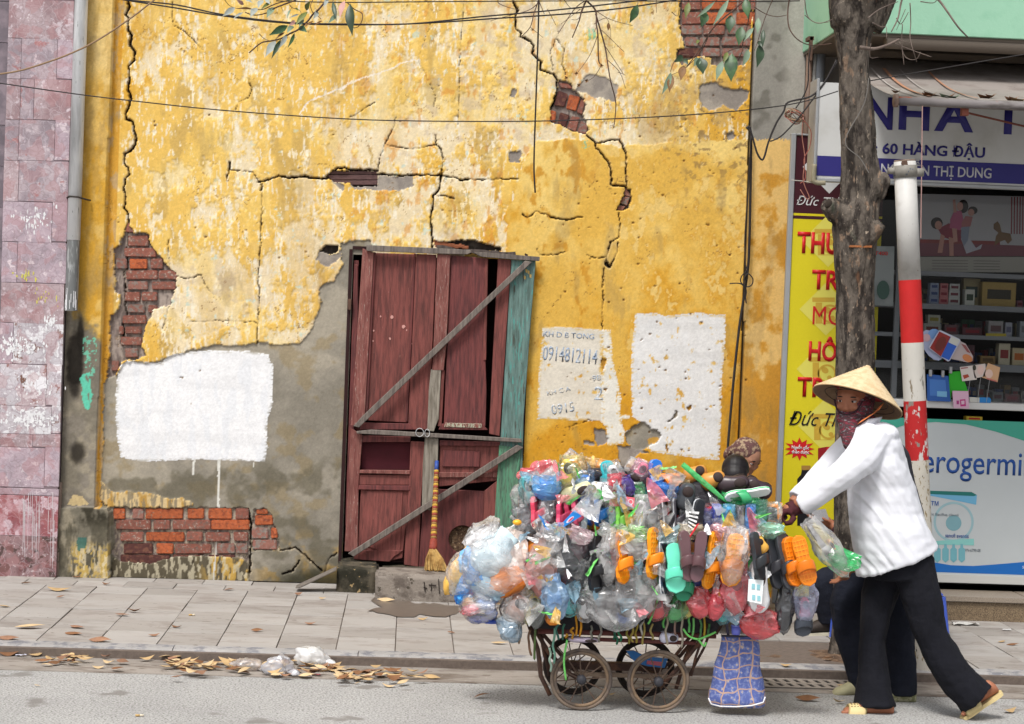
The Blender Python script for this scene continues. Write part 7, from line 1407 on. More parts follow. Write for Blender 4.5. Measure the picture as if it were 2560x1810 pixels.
# loose tails of wrapping film standing off the load
for ci, (cc, al, n_) in enumerate((((252,252,254),.3,70),((250,250,252),.8,15),((236,120,130),.6,14),((130,220,120),.85,22),((150,200,240),.5,18),((255,180,80),.7,12))):
    vs = []; rw = random.Random(60+ci)
    for i in range(n_):
        x_ = rw.uniform(1310,1930); y_ = rw.uniform(1165 if x_ < 1690 else 1255,1540); sc_ = rw.uniform(.03,.07) if ci not in (1,3) else rw.uniform(.02,.05); c0_ = P(x_, y_, -3.55-rw.uniform(0,.09)); asp = rw.uniform(.3,1) if ci != 3 else .18; ph = rw.uniform(0,9)
        Mq = Matrix.Translation(c0_) @ Matrix.Rotation(rw.uniform(-1.5,1.5), 4, 'Y') @ Matrix.Rotation(rw.uniform(-.9,.9), 4, 'X') @ Matrix.Rotation(rw.uniform(-.8,.8), 4, 'Z'); V = []; F = []
        for a in range(6):
            for b in range(4):
                u = a/5; v = b/3-.5; wd_ = (.15+.85*u**.7)*asp; V.append(Mq @ Vector((v*wd_*sc_*2, .5*sc_*mnoise.noise((u*3+ph, v*4, i)), (u-.5)*-2*sc_+.15*sc_*mnoise.noise((v*6, ph, u*2)))))
        for a in range(5):
            for b in range(3): q_ = a*4+b; F += [(q_, q_+1, q_+5), (q_, q_+5, q_+4)]
        vs.append((V, F))
    o = mobj('loose_film', join(*vs), film_c(cc, al) if al < .8 else m_plastic(cc), cart); tag(o, kind='stuff')
# plaid tote
TOT = bpy.data.materials.new('tote_plaid'); TOT.use_nodes = True; nt = TOT.node_tree; b_ = nt.nodes['Principled BSDF']; b_.inputs['Roughness'].default_value = .8
tc = nt.nodes.new('ShaderNodeTexCoord'); se = nt.nodes.new('ShaderNodeSeparateXYZ'); nd = nt.nodes.new('ShaderNodeTexNoise'); nd.inputs['Scale'].default_value = 7; nt.links.new(tc.outputs['Object'], nd.inputs['Vector']); va = nt.nodes.new('ShaderNodeVectorMath'); va.operation = 'MULTIPLY_ADD'; va.inputs[1].default_value = (.09,.09,.09); nt.links.new(nd.outputs['Color'], va.inputs[0]); nt.links.new(tc.outputs['Object'], va.inputs[2]); nt.links.new(va.outputs[0], se.inputs[0])
def lines(axis, per, w_):
    m1 = nt.nodes.new('ShaderNodeMath'); m1.operation = 'PINGPONG'; m1.inputs[1].default_value = per/2; nt.links.new(se.outputs[axis], m1.inputs[0]); m2 = nt.nodes.new('ShaderNodeMath'); m2.operation = 'LESS_THAN'; m2.inputs[1].default_value = w_; nt.links.new(m1.outputs[0], m2.inputs[0]); return m2.outputs[0]
mx = nt.nodes.new('ShaderNodeMath'); mx.operation = 'MAXIMUM'; nt.links.new(lines(0,.062,.0028), mx.inputs[0]); nt.links.new(lines(2,.052,.0028), mx.inputs[1])
n0 = nt.nodes.new('ShaderNodeTexNoise'); n0.inputs['Scale'].default_value = 60; nt.links.new(tc.outputs['Object'], n0.inputs['Vector']); r0 = nt.nodes.new('ShaderNodeValToRGB'); r0.color_ramp.elements[0].position = .45; r0.color_ramp.elements[0].color = C(92,108,176); r0.color_ramp.elements[1].position = .62; r0.color_ramp.elements[1].color = C(132,146,200); e_ = r0.color_ramp.elements.new(.70); e_.color = C(214,190,160); nt.links.new(n0.outputs[0], r0.inputs[0])
mi = nt.nodes.new('ShaderNodeMix'); mi.data_type = 'RGBA'; nt.links.new(mx.outputs[0], mi.inputs[0]); nt.links.new(r0.outputs[0], mi.inputs[6]); mi.inputs[7].default_value = C(206,170,150); nt.links.new(mi.outputs[2], b_.inputs['Base Color'])
YT_ = -3.42
t = thing('plaid_tote', 'blue plaid tote bag hanging low under the cart beside the rear wheel', 'bag', tuple(P(1842,1765,YT_)))
rings = []
for y, x0, x1, d_ in ((1590,1802,1892,.03),(1600,1800,1893,.04),(1612,1797,1894,.05),(1628,1794,1896,.06),(1644,1790,1898,.065),(1660,1786,1900,.07),(1677,1783,1903,.08),(1694,1779,1906,.085),(1710,1776,1908,.09),(1728,1772,1911,.095),(1745,1770,1914,.10),(1760,1772,1913,.09),(1767,1780,1904,.06)):
    a, b = P(x0, y, YT_), P(x1, y, YT_); c = (a+b)/2; rings.append((c, ((b.x-a.x)/2, 0, 0), (0, d_/2, 0)))
V, F = loft(rings, 32); V = [(v[0]+.012*mnoise.noise((3, v[1]*9, v[2]*11)), v[1]+.03*mnoise.noise((v[0]*16, 3, v[2]*5)), v[2]+.006*mnoise.noise((v[0]*14, 7, 2))) for v in V]
o = mobj('tote_body', (V, F), TOT, t, True)
mobj('piping', tube([P(a, b, YT_-.052) for a, b in ((1771,1745),(1778,1760),(1800,1766),(1840,1767),(1880,1764),(1908,1756),(1913,1742))], .0035, 6), m_plastic((230,230,232)), t, True)
mobj('tote_handle', tube(crv([P(1822,1592,YT_), P(1818,1560,YT_-.01), P(1840,1535,YT_-.01), P(1864,1560,YT_-.01), P(1872,1596,YT_)], 5), .006, 8), m_plastic((60,56,80)), t, True); mobj('tote_zip', tube([P(1803,1589,YT_-.012), P(1891,1592,YT_-.012)], .005, 6), m_plastic((44,44,60)), t, True)
t = thing('blue_packet', 'torn blue packet with red print stuffed under the cart between the wheels', 'packet', tuple(P(1615,1650,-3.28)))
q = Z('M',(330,1150),(430,1150),(580,1225),(860,1250),(820,1370),(600,1345),(470,1310),(400,1250)); mobj('packet_sheet', prism(q, -3.29, -3.27), m_plastic((30,110,180)), t); q = Z('M',(600,1275),(790,1295),(780,1345),(590,1320)); mobj('packet_print', prism(q, -3.293, -3.2905), m_plastic((196,90,110)), t)
for k, (x, y, w_, h_, c, lab) in enumerate(((1672,1594,48,24,(206,206,226),'pale lilac slipper lying in the cart tray'),(1460,1600,80,12,(190,176,196),'long grey lilac slipper lying on the lower rail'),(1840,1575,26,22,(120,130,240),'violet blue cup hanging above the plaid tote'))):
    t = thing('slipper' if k < 2 else 'plastic_cup', lab, 'slipper' if k < 2 else 'cup', tuple(P(x, y, -3.44))); Mx = frame(x, y, -3.44, 90 if k < 2 else 0, 0)
    if k < 2: clog(Mx, w_/ppm(-3.44), h_/ppm(-3.44)*1.2, .06, c, t)
    else: mobj('cup_wall', xf(lathe([(.018,-.02),(.023,.02),(.021,.02),(.016,-.017)], 18), Mx), m_plastic(c), t, True); mobj('cup_lip', xf(lathe([(.0235,.018),(.0245,.021),(.0235,.023)], 18), Mx), m_plastic((150,160,250)), t, True)
# ================================================================== PEOPLE
SKIN = mat('skin', C(172,112,84), .55, n=(30,.06)); SKIN2 = mat('skin_old', C(184,134,108), .6, n=(40,.1), bump=(60,.002)); HAIR = mat('hair_black', C(30,26,28), .5, n=(80,.2), stretch=(1,1,.2)); SHIRT = mat('white_shirt', C(232,233,240,1.22), .85, n=(6,.015), bump=(90,.0008)); PANT = mat('black_trousers', C(15,16,26), .9, n=(8,.15), bump=(30,.005)); PANT2 = mat('navy_trousers', C(26,30,44), .9, n=(8,.15), bump=(30,.006))
GLV = mat('maroon_glove', C(78,34,40), .85, n=(40,.15), bump=(120,.001)); CREAMR = mat('cream_rubber', C(228,206,150), .5, n=(14,.06)); JKT = mat('dark_jacket', C(44,44,54), .85, n=(8,.15), bump=(24,.006)); MRJ = mat('maroon_jacket', C(72,40,46), .9, n=(10,.2), bump=(40,.004))
SCF = mat('knit_scarf', C(84,62,66), .95, col2=(C(136,50,66),34,.48,.58), spots=[(46,.58,C(138,136,140)),(60,.60,C(48,54,50))], n=(90,.15), stretch=(1,1,3), bump=(110,.004)); HSC = mat('head_scarf', C(104,72,70), .9, col2=(C(170,146,120),40,.5,.56), spots=(70,.64,C(210,190,160)), n=(60,.15), bump=(70,.003))
def LM(pts, rs, n=12, k=4):
    q_ = [P(a, b, y) for a, b, y in pts]; pp = crv(q_, k); m_ = len(pp); s = ppm(pts[0][2])
    return tube(pp, [float(np.interp(i/(m_-1), np.linspace(0,1,len(rs)), rs))/s for i in range(m_)], n)
def TOR(rows, Y, n=20):
    """rows: (cx, y, rx_px, ry_m, tilt_px)"""
    s = ppm(Y); R_ = []
    for cx_, y, rx, ry, tl in rows: c = P(cx_, y, Y); R_.append((c, Vector((rx/s, 0, tl/s)), Vector((0, ry, 0))))
    return loft(R_, n)
def SP(x, y, Y, rx, ry, rz): s = ppm(Y); return ellip(P(x, y, Y), (rx/s, ry, rz/s))
def folds(o, amp, fx, fz, sd=0): return disp(o, lambda A: amp*(fbm(A[:,0]*fx*10+A[:,1]*40, A[:,2]*fz*10, 6, 4, off=sd)-.5)*2)
def head(c, Fd, par, s=1.0, name='body'):
    up = Vector((0,0,1)); Fd = Vector(Fd).normalized(); Rt = Fd.cross(up).normalized(); U = Rt.cross(Fd)
    Mx = Matrix((Rt, Fd, U)).transposed()
    e = lambda f, r, u, rad: ellip(c+Fd*f*s+Rt*r*s+U*u*s, tuple(k*s for k in rad), 16, 12, Mx)
    geo = [e(0,0,.02,(.074,.092,.092)), e(.02,0,-.045,(.055,.066,.058)), e(.078,0,-.012,(.013,.020,.022)), e(.083,0,-.024,(.019,.016,.011)), e(.066,0,.030,(.055,.022,.014)), e(.062,.036,-.018,(.022,.024,.02)), e(.062,-.036,-.018,(.022,.024,.02)), e(.074,0,-.052,(.024,.014,.008)), e(.062,0,-.082,(.024,.022,.016)), e(-.005,.076,-.005,(.008,.018,.028)), e(-.005,-.076,-.005,(.008,.018,.028))]
    def face(par):
        for r in (.031, -.031):
            mobj('eye', e(.076, r, .010, (.0145,.010,.0065)), mat('eye_white', C(206,200,196), .3), par, True); mobj('iris', e(.0835, r+.001, .010, (.0062,.004,.0058)), mat('iris_dark', C(34,24,22), .2), par, True)
            mobj('eyebrow', e(.082, r, .030, (.017,.006,.0032)), HAIR, par, True); mobj('eyelid', e(.078, r, .0165, (.0165,.011,.0035)), mat('lid', C(150,100,82), .6), par, True)
    return geo, face, Mx, e
def foot(heel, toe, w_, par, sandal_m=None, skin=SKIN, shoe=None, nm='sandal'):
    heel, toe = Vector(heel), Vector(toe); d = (toe-heel); L = d.length; d.normalize(); sd_ = Vector((0,1,0)); up = sd_.cross(d).normalized()
    if up.z < 0: up = -up
    Mx = Matrix((sd_, d, up)).transposed().to_4x4(); Mx.translation = (heel+toe)/2
    sp = solepts(L, w_); sp = [(a, -b) for a, b in sp]
    V, F = solid([sp], 0, .016); V = [(a, b, y) for a, y, b in V]
    if shoe:
        mobj('shoe_sole', xf((V, F), Mx), mat('shoe_sole_pale', C(206,200,180), .7), par)
        r = [((0, L*t, .016+h_*.5), (w_/2*ww, 0, 0), (0, 0, h_*.5)) for t, ww, h_ in ((-.49,.4,.05),(-.42,.75,.075),(-.2,.8,.08),(0,.85,.07),(.2,.98,.055),(.36,.95,.045),(.46,.7,.035),(.5,.2,.02))]
        mobj('shoe_upper', xf(loft(r, 14), Mx), shoe, par, True); return []
    mobj('sandal_sole', xf((V, F), Mx), sandal_m, par)
    rings = []
    for k in range(11):
        t = math.pi*k/10; rings.append(((w_*.5*math.cos(t), L*.2-.01*math.sin(t), .012+.052*math.sin(t)), (0, .042, 0), Vector((math.cos(t), 0, math.sin(t)))*.003))
    mobj('sandal_strap', xf(loft(rings, 8), Mx), sandal_m, par, True)
    vs = []
    for k in range(3, 8):
        t = math.pi*k/10
        for j in range(-2, 3): vs.append(ellip(Mx @ Vector((w_*.506*math.cos(t), L*.2+j*.014-.01*math.sin(t), .0155+.0525*math.sin(t))), (.003,.003,.003), 6, 4))
    tag(mobj('strap_holes', join(*vs), mat('hole_brown', C(110,84,60), .9), par), kind='stuff')
    r = [((0, L*t, .018+h_*.5), (w_/2*ww, 0, 0), (0, 0, h_*.5)) for t, ww, h_ in ((-.46,.35,.04),(-.40,.62,.07),(-.25,.62,.085),(-.05,.62,.07),(.15,.75,.048),(.32,.84,.032),(.38,.8,.026))]
    out = [xf(loft(r, 12), Mx)]
    for k in range(5): out.append(xf(tube([(w_*(-.28+.14*k), L*.30, .030), (w_*(-.28+.14*k), L*(.43-.018*k if k else .45), .030)], .009-.0012*k+.0015, 8), Mx))
    return out
def squat_hand(c, d, s=1.0, n=5):
    """relaxed hand: palm and five fingers pointing along d"""
    c, d = Vector(c), Vector(d).normalized(); sd_ = Vector((0,1,0)); up = d.cross(sd_).normalized(); out = [ellip(c, (.034*s,.030*s,.034*s), 12, 8)]
    out.append(loft([(c-d*.04*s, sd_*.024*s, up*.018*s), (c, sd_*.038*s, up*.017*s), (c+d*.04*s, sd_*.038*s, up*.013*s)], 12))
    for k, L in enumerate((.062,.072,.066,.05)):
        b = c+d*.038*s+sd_*(-.028+.0185*k)*s; out.append(tube([b, b+d*L*.5*s-up*.004, b+d*L*.85*s-up*.022*s], [.0088*s,.0082*s,.0065*s], 8))
    b = c-d*.01*s-sd_*.03*s; out.append(tube([b, b+d*.03*s-sd_*.022*s-up*.012*s, b+d*.055*s-sd_*.02*s-up*.02*s], [.011*s,.0095*s,.008*s], 8)); return out
# ------------------------------------------------------------------ the vendor
YV = -3.24
vend = thing('person', 'woman in conical hat, white shirt and black trousers pushing the laden cart', 'person', (P(2290,1795,YV).x, YV, 0))
hc = P(2134,1003,YV+.01); FD = Vector((-.56,-.80,-.10))
hg, hface, HM, he = head(hc, FD, vend, .97)
fg1 = foot(P(2240,1795,-3.285), P(2093,1795,-3.285), .088, vend, CREAMR)
ht, hh_ = P(2404,1802,-3.36), P(2508,1733,-3.36)
fg2 = foot(hh_, ht, .088, vend, CREAMR)
BODY = hg+fg1+fg2+[LM([(2140,1045,YV),(2165,1085,YV)], [26,30]), TOR([(2175,1075,30,.08,0),(2190,1110,52,.15,0),(2200,1180,56,.14,0),(2225,1270,52,.12,0),(2255,1340,60,.14,0),(2270,1410,60,.15,0)], YV),
    LM([(2205,1098,-3.39),(2100,1188,-3.42),(1990,1262,-3.37)], [26,22,15]), LM([(2165,1100,-3.08),(2078,1168,-3.06),(1982,1258,-3.12)], [26,22,15]), SP(1975,1274,-3.36,18,.03,14), SP(1972,1272,-3.13,18,.03,14),
    LM([(2282,1405,-3.31),(2306,1500,-3.33),(2328,1590,-3.34),(2384,1685,-3.35),(2458,1745,-3.36)], [40,34,26,22,16]), LM([(2222,1410,-3.20),(2196,1500,-3.21),(2183,1600,-3.22),(2182,1690,-3.24),(2212,1770,-3.28)], [38,28,20,18,15])]
for Yh in (-3.36, -3.13):
    for k in range(4):
        pp = [P(1964,1290,Yh)+Vector((.024*math.cos(t), -.032+.021*k, .024*math.sin(t))) for t in [math.radians(a) for a in (35,90,145,195,240)]]; BODY.append(tube(pp, [.010,.010,.009,.008,.006], 8))
    BODY.append(tube([P(1964,1290,Yh)+Vector((.03,-.03,.0)), P(1964,1290,Yh)+Vector((.012,-.045,-.024)), P(1964,1290,Yh)+Vector((-.012,-.04,-.028))], [.012,.010,.008], 8))
fuse('body', BODY, SKIN, vend, .0052, 3)
hface(vend)
for Yh, x0 in ((-3.36,0), (-3.13,-3)):
    gl = [LM([(2012+x0,1262,Yh),(1992+x0,1268,Yh),(1975+x0,1276,Yh)], [20,20,21]), loft([(P(1990+x0,1270,Yh), (.0,.030,0), (.012,0,.024)), (P(1970+x0,1275,Yh), (0,.044,0), (.010,0,.024)), (P(1958+x0,1282,Yh), (0,.044,0), (.016,0,.016))], 14)]
    for k in range(4):
        pp = [P(1964,1290,Yh)+Vector((.027*math.cos(t), -.034+.0225*k, .027*math.sin(t))) for t in [math.radians(a) for a in (35,90,145,195,238)]]; gl.append(tube(pp, [.0135,.0135,.0125,.0115,.0095], 8))
    gl.append(tube([P(1964,1290,Yh)+Vector((.032,-.032,.0)), P(1964,1290,Yh)+Vector((.014,-.05,-.024)), P(1964,1290,Yh)+Vector((-.012,-.045,-.030))], [.015,.013,.011], 8))
    fuse('glove', gl, GLV, vend, .0046, 1)
sh = [TOR([(2172,1062,24,.06,0),(2186,1076,44,.13,4),(2190,1100,58,.19,6),(2192,1150,72,.20,6),(2202,1210,82,.185,6),(2214,1280,92,.185,8),(2228,1335,98,.20,14),(2238,1378,98,.20,30),(2244,1400,100,.20,42)], YV),
      LM([(2188,1092,-3.36),(2150,1148,-3.43),(2098,1192,-3.44),(2040,1240,-3.40),(2006,1264,-3.37)], [48,45,36,30,27]), LM([(2165,1092,-3.12),(2110,1140,-3.05),(2074,1176,-3.05),(2020,1225,-3.09),(1990,1250,-3.12)], [46,44,38,30,27]), SP(2205,1085,-3.33,42,.09,30)]
shirt = fuse('shirt', sh, SHIRT, vend, .0068, 4)
def shf(A):
    u = A[:,0]*.80+A[:,2]*.60; v = A[:,2]*.80-A[:,0]*.60        # folds run from the shoulder down to the hem and along the sleeve
    f = .023*(np.abs(fbm(u*70+fbm(v*20, u*20, 5, 2, off=40)*6, v*10, 5, 3, off=11)-.5)*2-.3)
    g = .008*(fbm(A[:,0]*30+A[:,1]*20, A[:,2]*60, 5, 3, off=71)-.5)*2
    return -f*sst(.35, .6, fbm(A[:,0]*14, A[:,2]*14, 5, 2, off=3))+g
disp(shirt, shf)
mobj('shirt_collar', loft([(P(2120,1112,YV-.06), Vector((.006,0,.03)), Vector((0,.006,0))), (P(2135,1085,YV-.12), Vector((.01,0,.03)), Vector((0,.006,0))), (P(2165,1062,YV-.13), Vector((.01,0,.026)), Vector((0,.006,0))), (P(2200,1052,YV-.08), Vector((.01,0,.02)), Vector((0,.006,0)))], 8), SHIRT, vend, True)
tr = [TOR([(2268,1362,62,.15,8),(2254,1410,72,.17,10),(2248,1440,70,.165,8)], YV), LM([(2282,1405,-3.31),(2306,1500,-3.33),(2328,1590,-3.34),(2384,1685,-3.35),(2442,1748,-3.36)], [56,48,41,46,55]), LM([(2222,1410,-3.20),(2196,1500,-3.21),(2183,1600,-3.22),(2182,1690,-3.24),(2186,1768,-3.26)], [54,42,32,38,53])]
o = fuse('trousers', tr, PANT, vend, .0078, 5); disp(o, lambda A: .013*(fbm(A[:,0]*46+A[:,1]*50, A[:,2]*34, 5, 4, off=31)-.5)*2)
# scarf over mouth, neck and back of the head
sc = [he(-.024,0,.005,(.092,.088,.100)), he(.032,0,-.070,(.070,.078,.046)), he(.02,-.05,-.03,(.05,.06,.06)), he(-.005,0,-.10,(.07,.08,.05)), LM([(2130,1052,YV-.03),(2128,1085,YV-.07),(2122,1122,YV-.10)], [34,30,12]), SP(2165,1058,YV,34,.08,26)]
fuse('face_scarf', sc, SCF, vend, .0055, 3)
mobj('scarf_edge', tube(crv([he(.062,.070,.012,(0,0,0))[0][0], he(.083,.045,-.034,(0,0,0))[0][0], he(.100,.0,-.050,(0,0,0))[0][0], he(.083,-.045,-.034,(0,0,0))[0][0], he(.062,-.070,.012,(0,0,0))[0][0]], 5), .004, 6), mat('scarf_edge', C(60,36,44), .9), vend, True)
mobj('orange_collar', loft([(P(2204,1012,YV-.11), Vector((.012,0,.010)), Vector((0,.006,0))), (P(2190,1030,YV-.135), Vector((.016,0,.012)), Vector((0,.006,0))), (P(2168,1044,YV-.14), Vector((.016,0,.014)), Vector((0,.006,0))), (P(2148,1056,YV-.13), Vector((.010,0,.010)), Vector((0,.006,0)))], 8), mat('orange_cloth', C(236,136,80), .9), vend, True)
# hat
HATM = mat('palm_leaf_hat', C(232,208,168), .7, n=(24,.06), col2=(C(216,188,146),30,.45,.6), bump=(60,.001)); HIN = mat('hat_inside', C(150,122,96), .8, n=(30,.15))
Ax = Vector((.30,.23,.925)).normalized(); bc = P(2143,1005,YV+.0)
Ux = Ax.cross(Vector((0,1,0))).normalized(); Vx = Ax.cross(Ux)
HMx = Matrix((Ux, Vx, Ax)).transposed().to_4x4(); HMx.translation = bc
pr = []; Rh, Hh = .207, .178; n = 18
for k in range(n):
    t = k/n; r = Rh*(1-t); z_ = Hh*t; pr += [(r+.0014, z_-.0005), (r*.998-.0004, z_+Hh/n*.92)]
pr += [(.004, Hh*1.0), (.001, Hh*1.01)]
V, F = lathe(pr, 64); F = F[:-2]; inner = [(Rh-.001-.0, -.001), (.004, Hh-.008)]; V2, F2 = lathe(inner, 64); F2 = F2[:-2]
mobj('conical_hat', xf((V, F), HMx), HATM, vend, True); mobj('hat_lining', xf((V2, F2), HMx), HIN, vend, True)
mobj('hat_rim', xf(torus((0,0,0), Rh, .003, 64, 6) if False else ([(v[0], v[2], v[1]) for v in torus((0,0,0), Rh, .0028, 64, 6)[0]], torus((0,0,0), Rh, .0028, 64, 6)[1]), HMx), mat('hat_rim', C(176,146,108), .7), vend, True)
for rr_ in (.16,.12): mobj('hat_hoop', xf(([(v[0], v[2]+Hh*(1-rr_/Rh)-.006, v[1]) for v in torus((0,0,0), rr_, .002, 48, 5)[0]], torus((0,0,0), rr_, .002, 48, 5)[1]), HMx), mat('hoop_dark', C(70,54,44), .8), vend, True)
mobj('hat_cloth', xf(lathe([(.13, Hh*(1-.13/Rh)-.012), (.10, Hh*(1-.10/Rh)-.012), (.05, Hh*.7)], 30), HMx), mat('hat_red_cloth', C(200,40,50), .9), vend, True)
# ------------------------------------------------------------------ companion walking behind her
YC = -2.93
comp = thing('person', 'walker in dark jacket and navy trousers mostly hidden behind the hat seller', 'person', (P(2220,1765,YC).x, YC, 0))
hg, hf, _, he2 = head(P(2158,1010,YC), (-1,-.1,-.05), comp, .88)
cam_m = mat('camo_canvas', C(150,150,110), .8, n=(30,.1), col2=(C(196,192,160),40,.48,.54), spots=(30,.62,C(104,110,80)))
foot(P(2290,1766,YC-.05), P(2218,1768,YC-.05)+Vector((-.08,0,0)), .09, comp, shoe=cam_m); foot(P(2172,1744,YC+.08), P(2082,1752,YC+.08), .09, comp, shoe=mat('pale_canvas', C(176,170,136), .8, n=(30,.1)))
hb = [LM([(2160,1055,YC),(2195,1095,YC)], [26,30]), TOR([(2200,1080,30,.09,0),(2205,1120,55,.16,0),(2215,1250,60,.14,0),(2228,1400,62,.15,0)], YC), LM([(2190,1110,YC-.18),(2215,1260,YC-.2),(2170,1375,YC-.14),(2128,1424,YC-.10)], [24,20,17,13]), LM([(2200,1110,YC+.18),(2215,1260,YC+.2),(2255,1350,YC+.18)], [24,20,14]),
      LM([(2240,1400,YC-.08),(2252,1585,YC-.06),(2268,1745,YC-.05)], [40,26,14]), LM([(2215,1405,YC+.08),(2118,1510,YC+.08),(2160,1725,YC+.08)], [40,26,14])]
fuse('body', hg+hb+squat_hand(P(2112,1436,YC-.10), (-.7,-.1,-.6), .85)+squat_hand(P(2262,1362,YC+.18), (.5,0,-.8), .95), SKIN, comp, .0062, 3); hf(comp)
mobj('hair', join(he2(-.018,0,.03,(.084,.094,.098)), he2(-.04,0,-.03,(.07,.06,.07))), HAIR, comp, True)
o = fuse('jacket', [TOR([(2195,1085,40,.12,0),(2198,1125,70,.20,0),(2205,1200,80,.20,0),(2214,1280,96,.19,0),(2222,1350,92,.19,0),(2226,1400,86,.19,0)], YC), LM([(2190,1112,YC-.17),(2215,1262,YC-.20),(2172,1372,YC-.15),(2138,1412,YC-.12)], [34,32,24,20]), LM([(2200,1112,YC+.17),(2216,1262,YC+.2),(2248,1345,YC+.18)], [34,32,24])], JKT, comp, .009, 5); folds(o, .008, 3, 3, 5)
o = fuse('trousers', [TOR([(2226,1385,72,.165,0),(2224,1430,70,.16,0)], YC), LM([(2245,1420,YC-.08),(2250,1590,YC-.06),(2256,1735,YC-.05)], [54,40,34]), LM([(2215,1420,YC+.08),(2150,1462,YC+.08),(2122,1510,YC+.08),(2135,1610,YC+.08),(2162,1722,YC+.08)], [58,54,50,42,34])], PANT2, comp, .0085, 4); folds(o, .012, 4, 6, 9)
# ------------------------------------------------------------------ reader on a blue stool behind the tree
YR = -1.35
rd = thing('person', 'person in dark trousers reading a newspaper on a blue stool behind the tree', 'person', (P(2120,1590,YR).x, YR, .05))
foot(P(2086,1586,YR-.06), P(2030,1590,YR-.06)+Vector((-.05,0,0)), .09, rd, shoe=mat('dark_shoe', C(60,52,48), .7, n=(20,.1))); foot(P(2096,1580,YR+.12), P(2045,1583,YR+.12)+Vector((-.04,0,0)), .09, rd, shoe=mat('dark_shoe', None))
hg, hf, _, he3 = head(P(2128,1160,YR), (-1,-.15,-.3), rd, .95)
fuse('body', hg+[LM([(2128,1195,YR),(2140,1230,YR)], [20,24]), TOR([(2142,1225,26,.08,0),(2142,1260,40,.16,0),(2148,1360,44,.14,0),(2152,1462,50,.16,0)], YR), LM([(2140,1250,YR-.17),(2130,1335,YR-.2),(2078,1310,YR-.12)], [20,16,11]), LM([(2140,1250,YR+.17),(2125,1335,YR+.18),(2062,1306,YR+.08)], [20,16,11]), LM([(2150,1462,YR-.08),(2058,1450,YR-.10),(2075,1568,YR-.06)], [34,24,13]), LM([(2150,1462,YR+.08),(2066,1450,YR+.12),(2084,1564,YR+.12)], [34,24,13])]+squat_hand(P(2066,1304,YR-.12), (-.9,.1,.2), .9)+squat_hand(P(2050,1300,YR+.08), (-.9,.1,.2), .9), SKIN, rd, .0068, 3); hf(rd)
mobj('hair', join(he3(-.018,0,.03,(.084,.094,.098)), he3(-.04,0,-.03,(.07,.06,.07))), HAIR, rd, True)
folds(fuse('jacket', [TOR([(2140,1230,30,.10,0),(2142,1262,48,.19,0),(2148,1360,54,.17,0),(2152,1450,56,.18,0)], YR), LM([(2140,1252,YR-.16),(2130,1337,YR-.2),(2088,1318,YR-.14)], [28,26,18]), LM([(2140,1252,YR+.16),(2125,1337,YR+.18),(2074,1314,YR+.10)], [28,26,18])], MRJ, rd, .009, 4), .008, 3, 3)
folds(fuse('trousers', [TOR([(2152,1430,54,.17,0),(2150,1478,54,.175,0)], YR), LM([(2148,1462,YR-.08),(2062,1450,YR-.10),(2060,1480,YR-.10),(2068,1556,YR-.07)], [44,34,30,24]), LM([(2148,1462,YR+.08),(2070,1450,YR+.12),(2068,1490,YR+.12),(2080,1552,YR+.12)], [44,34,30,24])], PANT2, rd, .009, 4), .008, 4, 4)
nw = thing('newspaper', 'open newspaper held in front of the tree trunk behind the gloves', 'newspaper', tuple(P(2055,1310,YR)))
mobj('paper_sheet', ([tuple(P(a, b, y)) for a, b, y in ((2026,1276,YR-.2),(2064,1272,YR-.16),(2074,1302,YR-.14),(2040,1304,YR-.18),(2074,1300,YR-.1),(2100,1306,YR-.05),(2100,1318,YR-.05),(2078,1310,YR-.12))], [(0,1,2,3),(4,5,6,7)]), mat('newsprint', C(206,206,210), .9, n=(120,.25), stretch=(1,1,4)), nw)
BLP = mat('stool_blue', C(72,98,196), .4, n=(10,.08))
def stool(label, cx_, Y, base_y, w_=.15, h_=.28):
    c = P(cx_, base_y, Y); c.z = .052; t = thing('plastic_stool', label, 'stool', tuple(c), 'low blue plastic stools by the tree')
    def sq(r, z_): return [(c.x-r, c.y-r, c.z+z_), (c.x+r, c.y-r, c.z+z_), (c.x+r, c.y+r, c.z+z_), (c.x-r, c.y+r, c.z+z_)]
    V = sq(w_*.78, h_)+sq(w_*.80, h_-.02); bev(mobj('seat', (V, [(0,1,2,3),(7,6,5,4)]+[(i,(i+1)%4,(i+1)%4+4,i+4) for i in range(4)]), BLP, t), .006, 2)
    for sx, sy in ((-1,-1),(1,-1),(1,1),(-1,1)):
        a = Vector((c.x+sx*w_*.68, c.y+sy*w_*.68, c.z+h_-.02)); b = Vector((c.x+sx*w_*.95, c.y+sy*w_*.95, c.z)); mobj('leg', loft([(a, (.032,0,0), (0,.032,0)), (b, (.018,0,0), (0,.018,0))], 8), BLP, t)
    for k in range(4):
        sx, sy = ((0,-1),(1,0),(0,1),(-1,0))[k]; ax = Vector((sy, sx, 0)) ; ctr = Vector((c.x+sx*w_*.80, c.y+sy*w_*.80, c.z+h_*.62)); mobj('apron', box(ctr.x-(w_*.75 if sx == 0 else .003), ctr.x+(w_*.75 if sx == 0 else .003), ctr.y-(w_*.75 if sy == 0 else .003), ctr.y+(w_*.75 if sy == 0 else .003), ctr.z-.04, c.z+h_-.02), BLP, t)
    return t
stool('low blue plastic stool carrying the newspaper reader', 2128, YR, 1585, .14, .27); stool('low blue plastic stool showing right of the black trousers and pole', 2294, YR+.1, 1585, .135, .24)
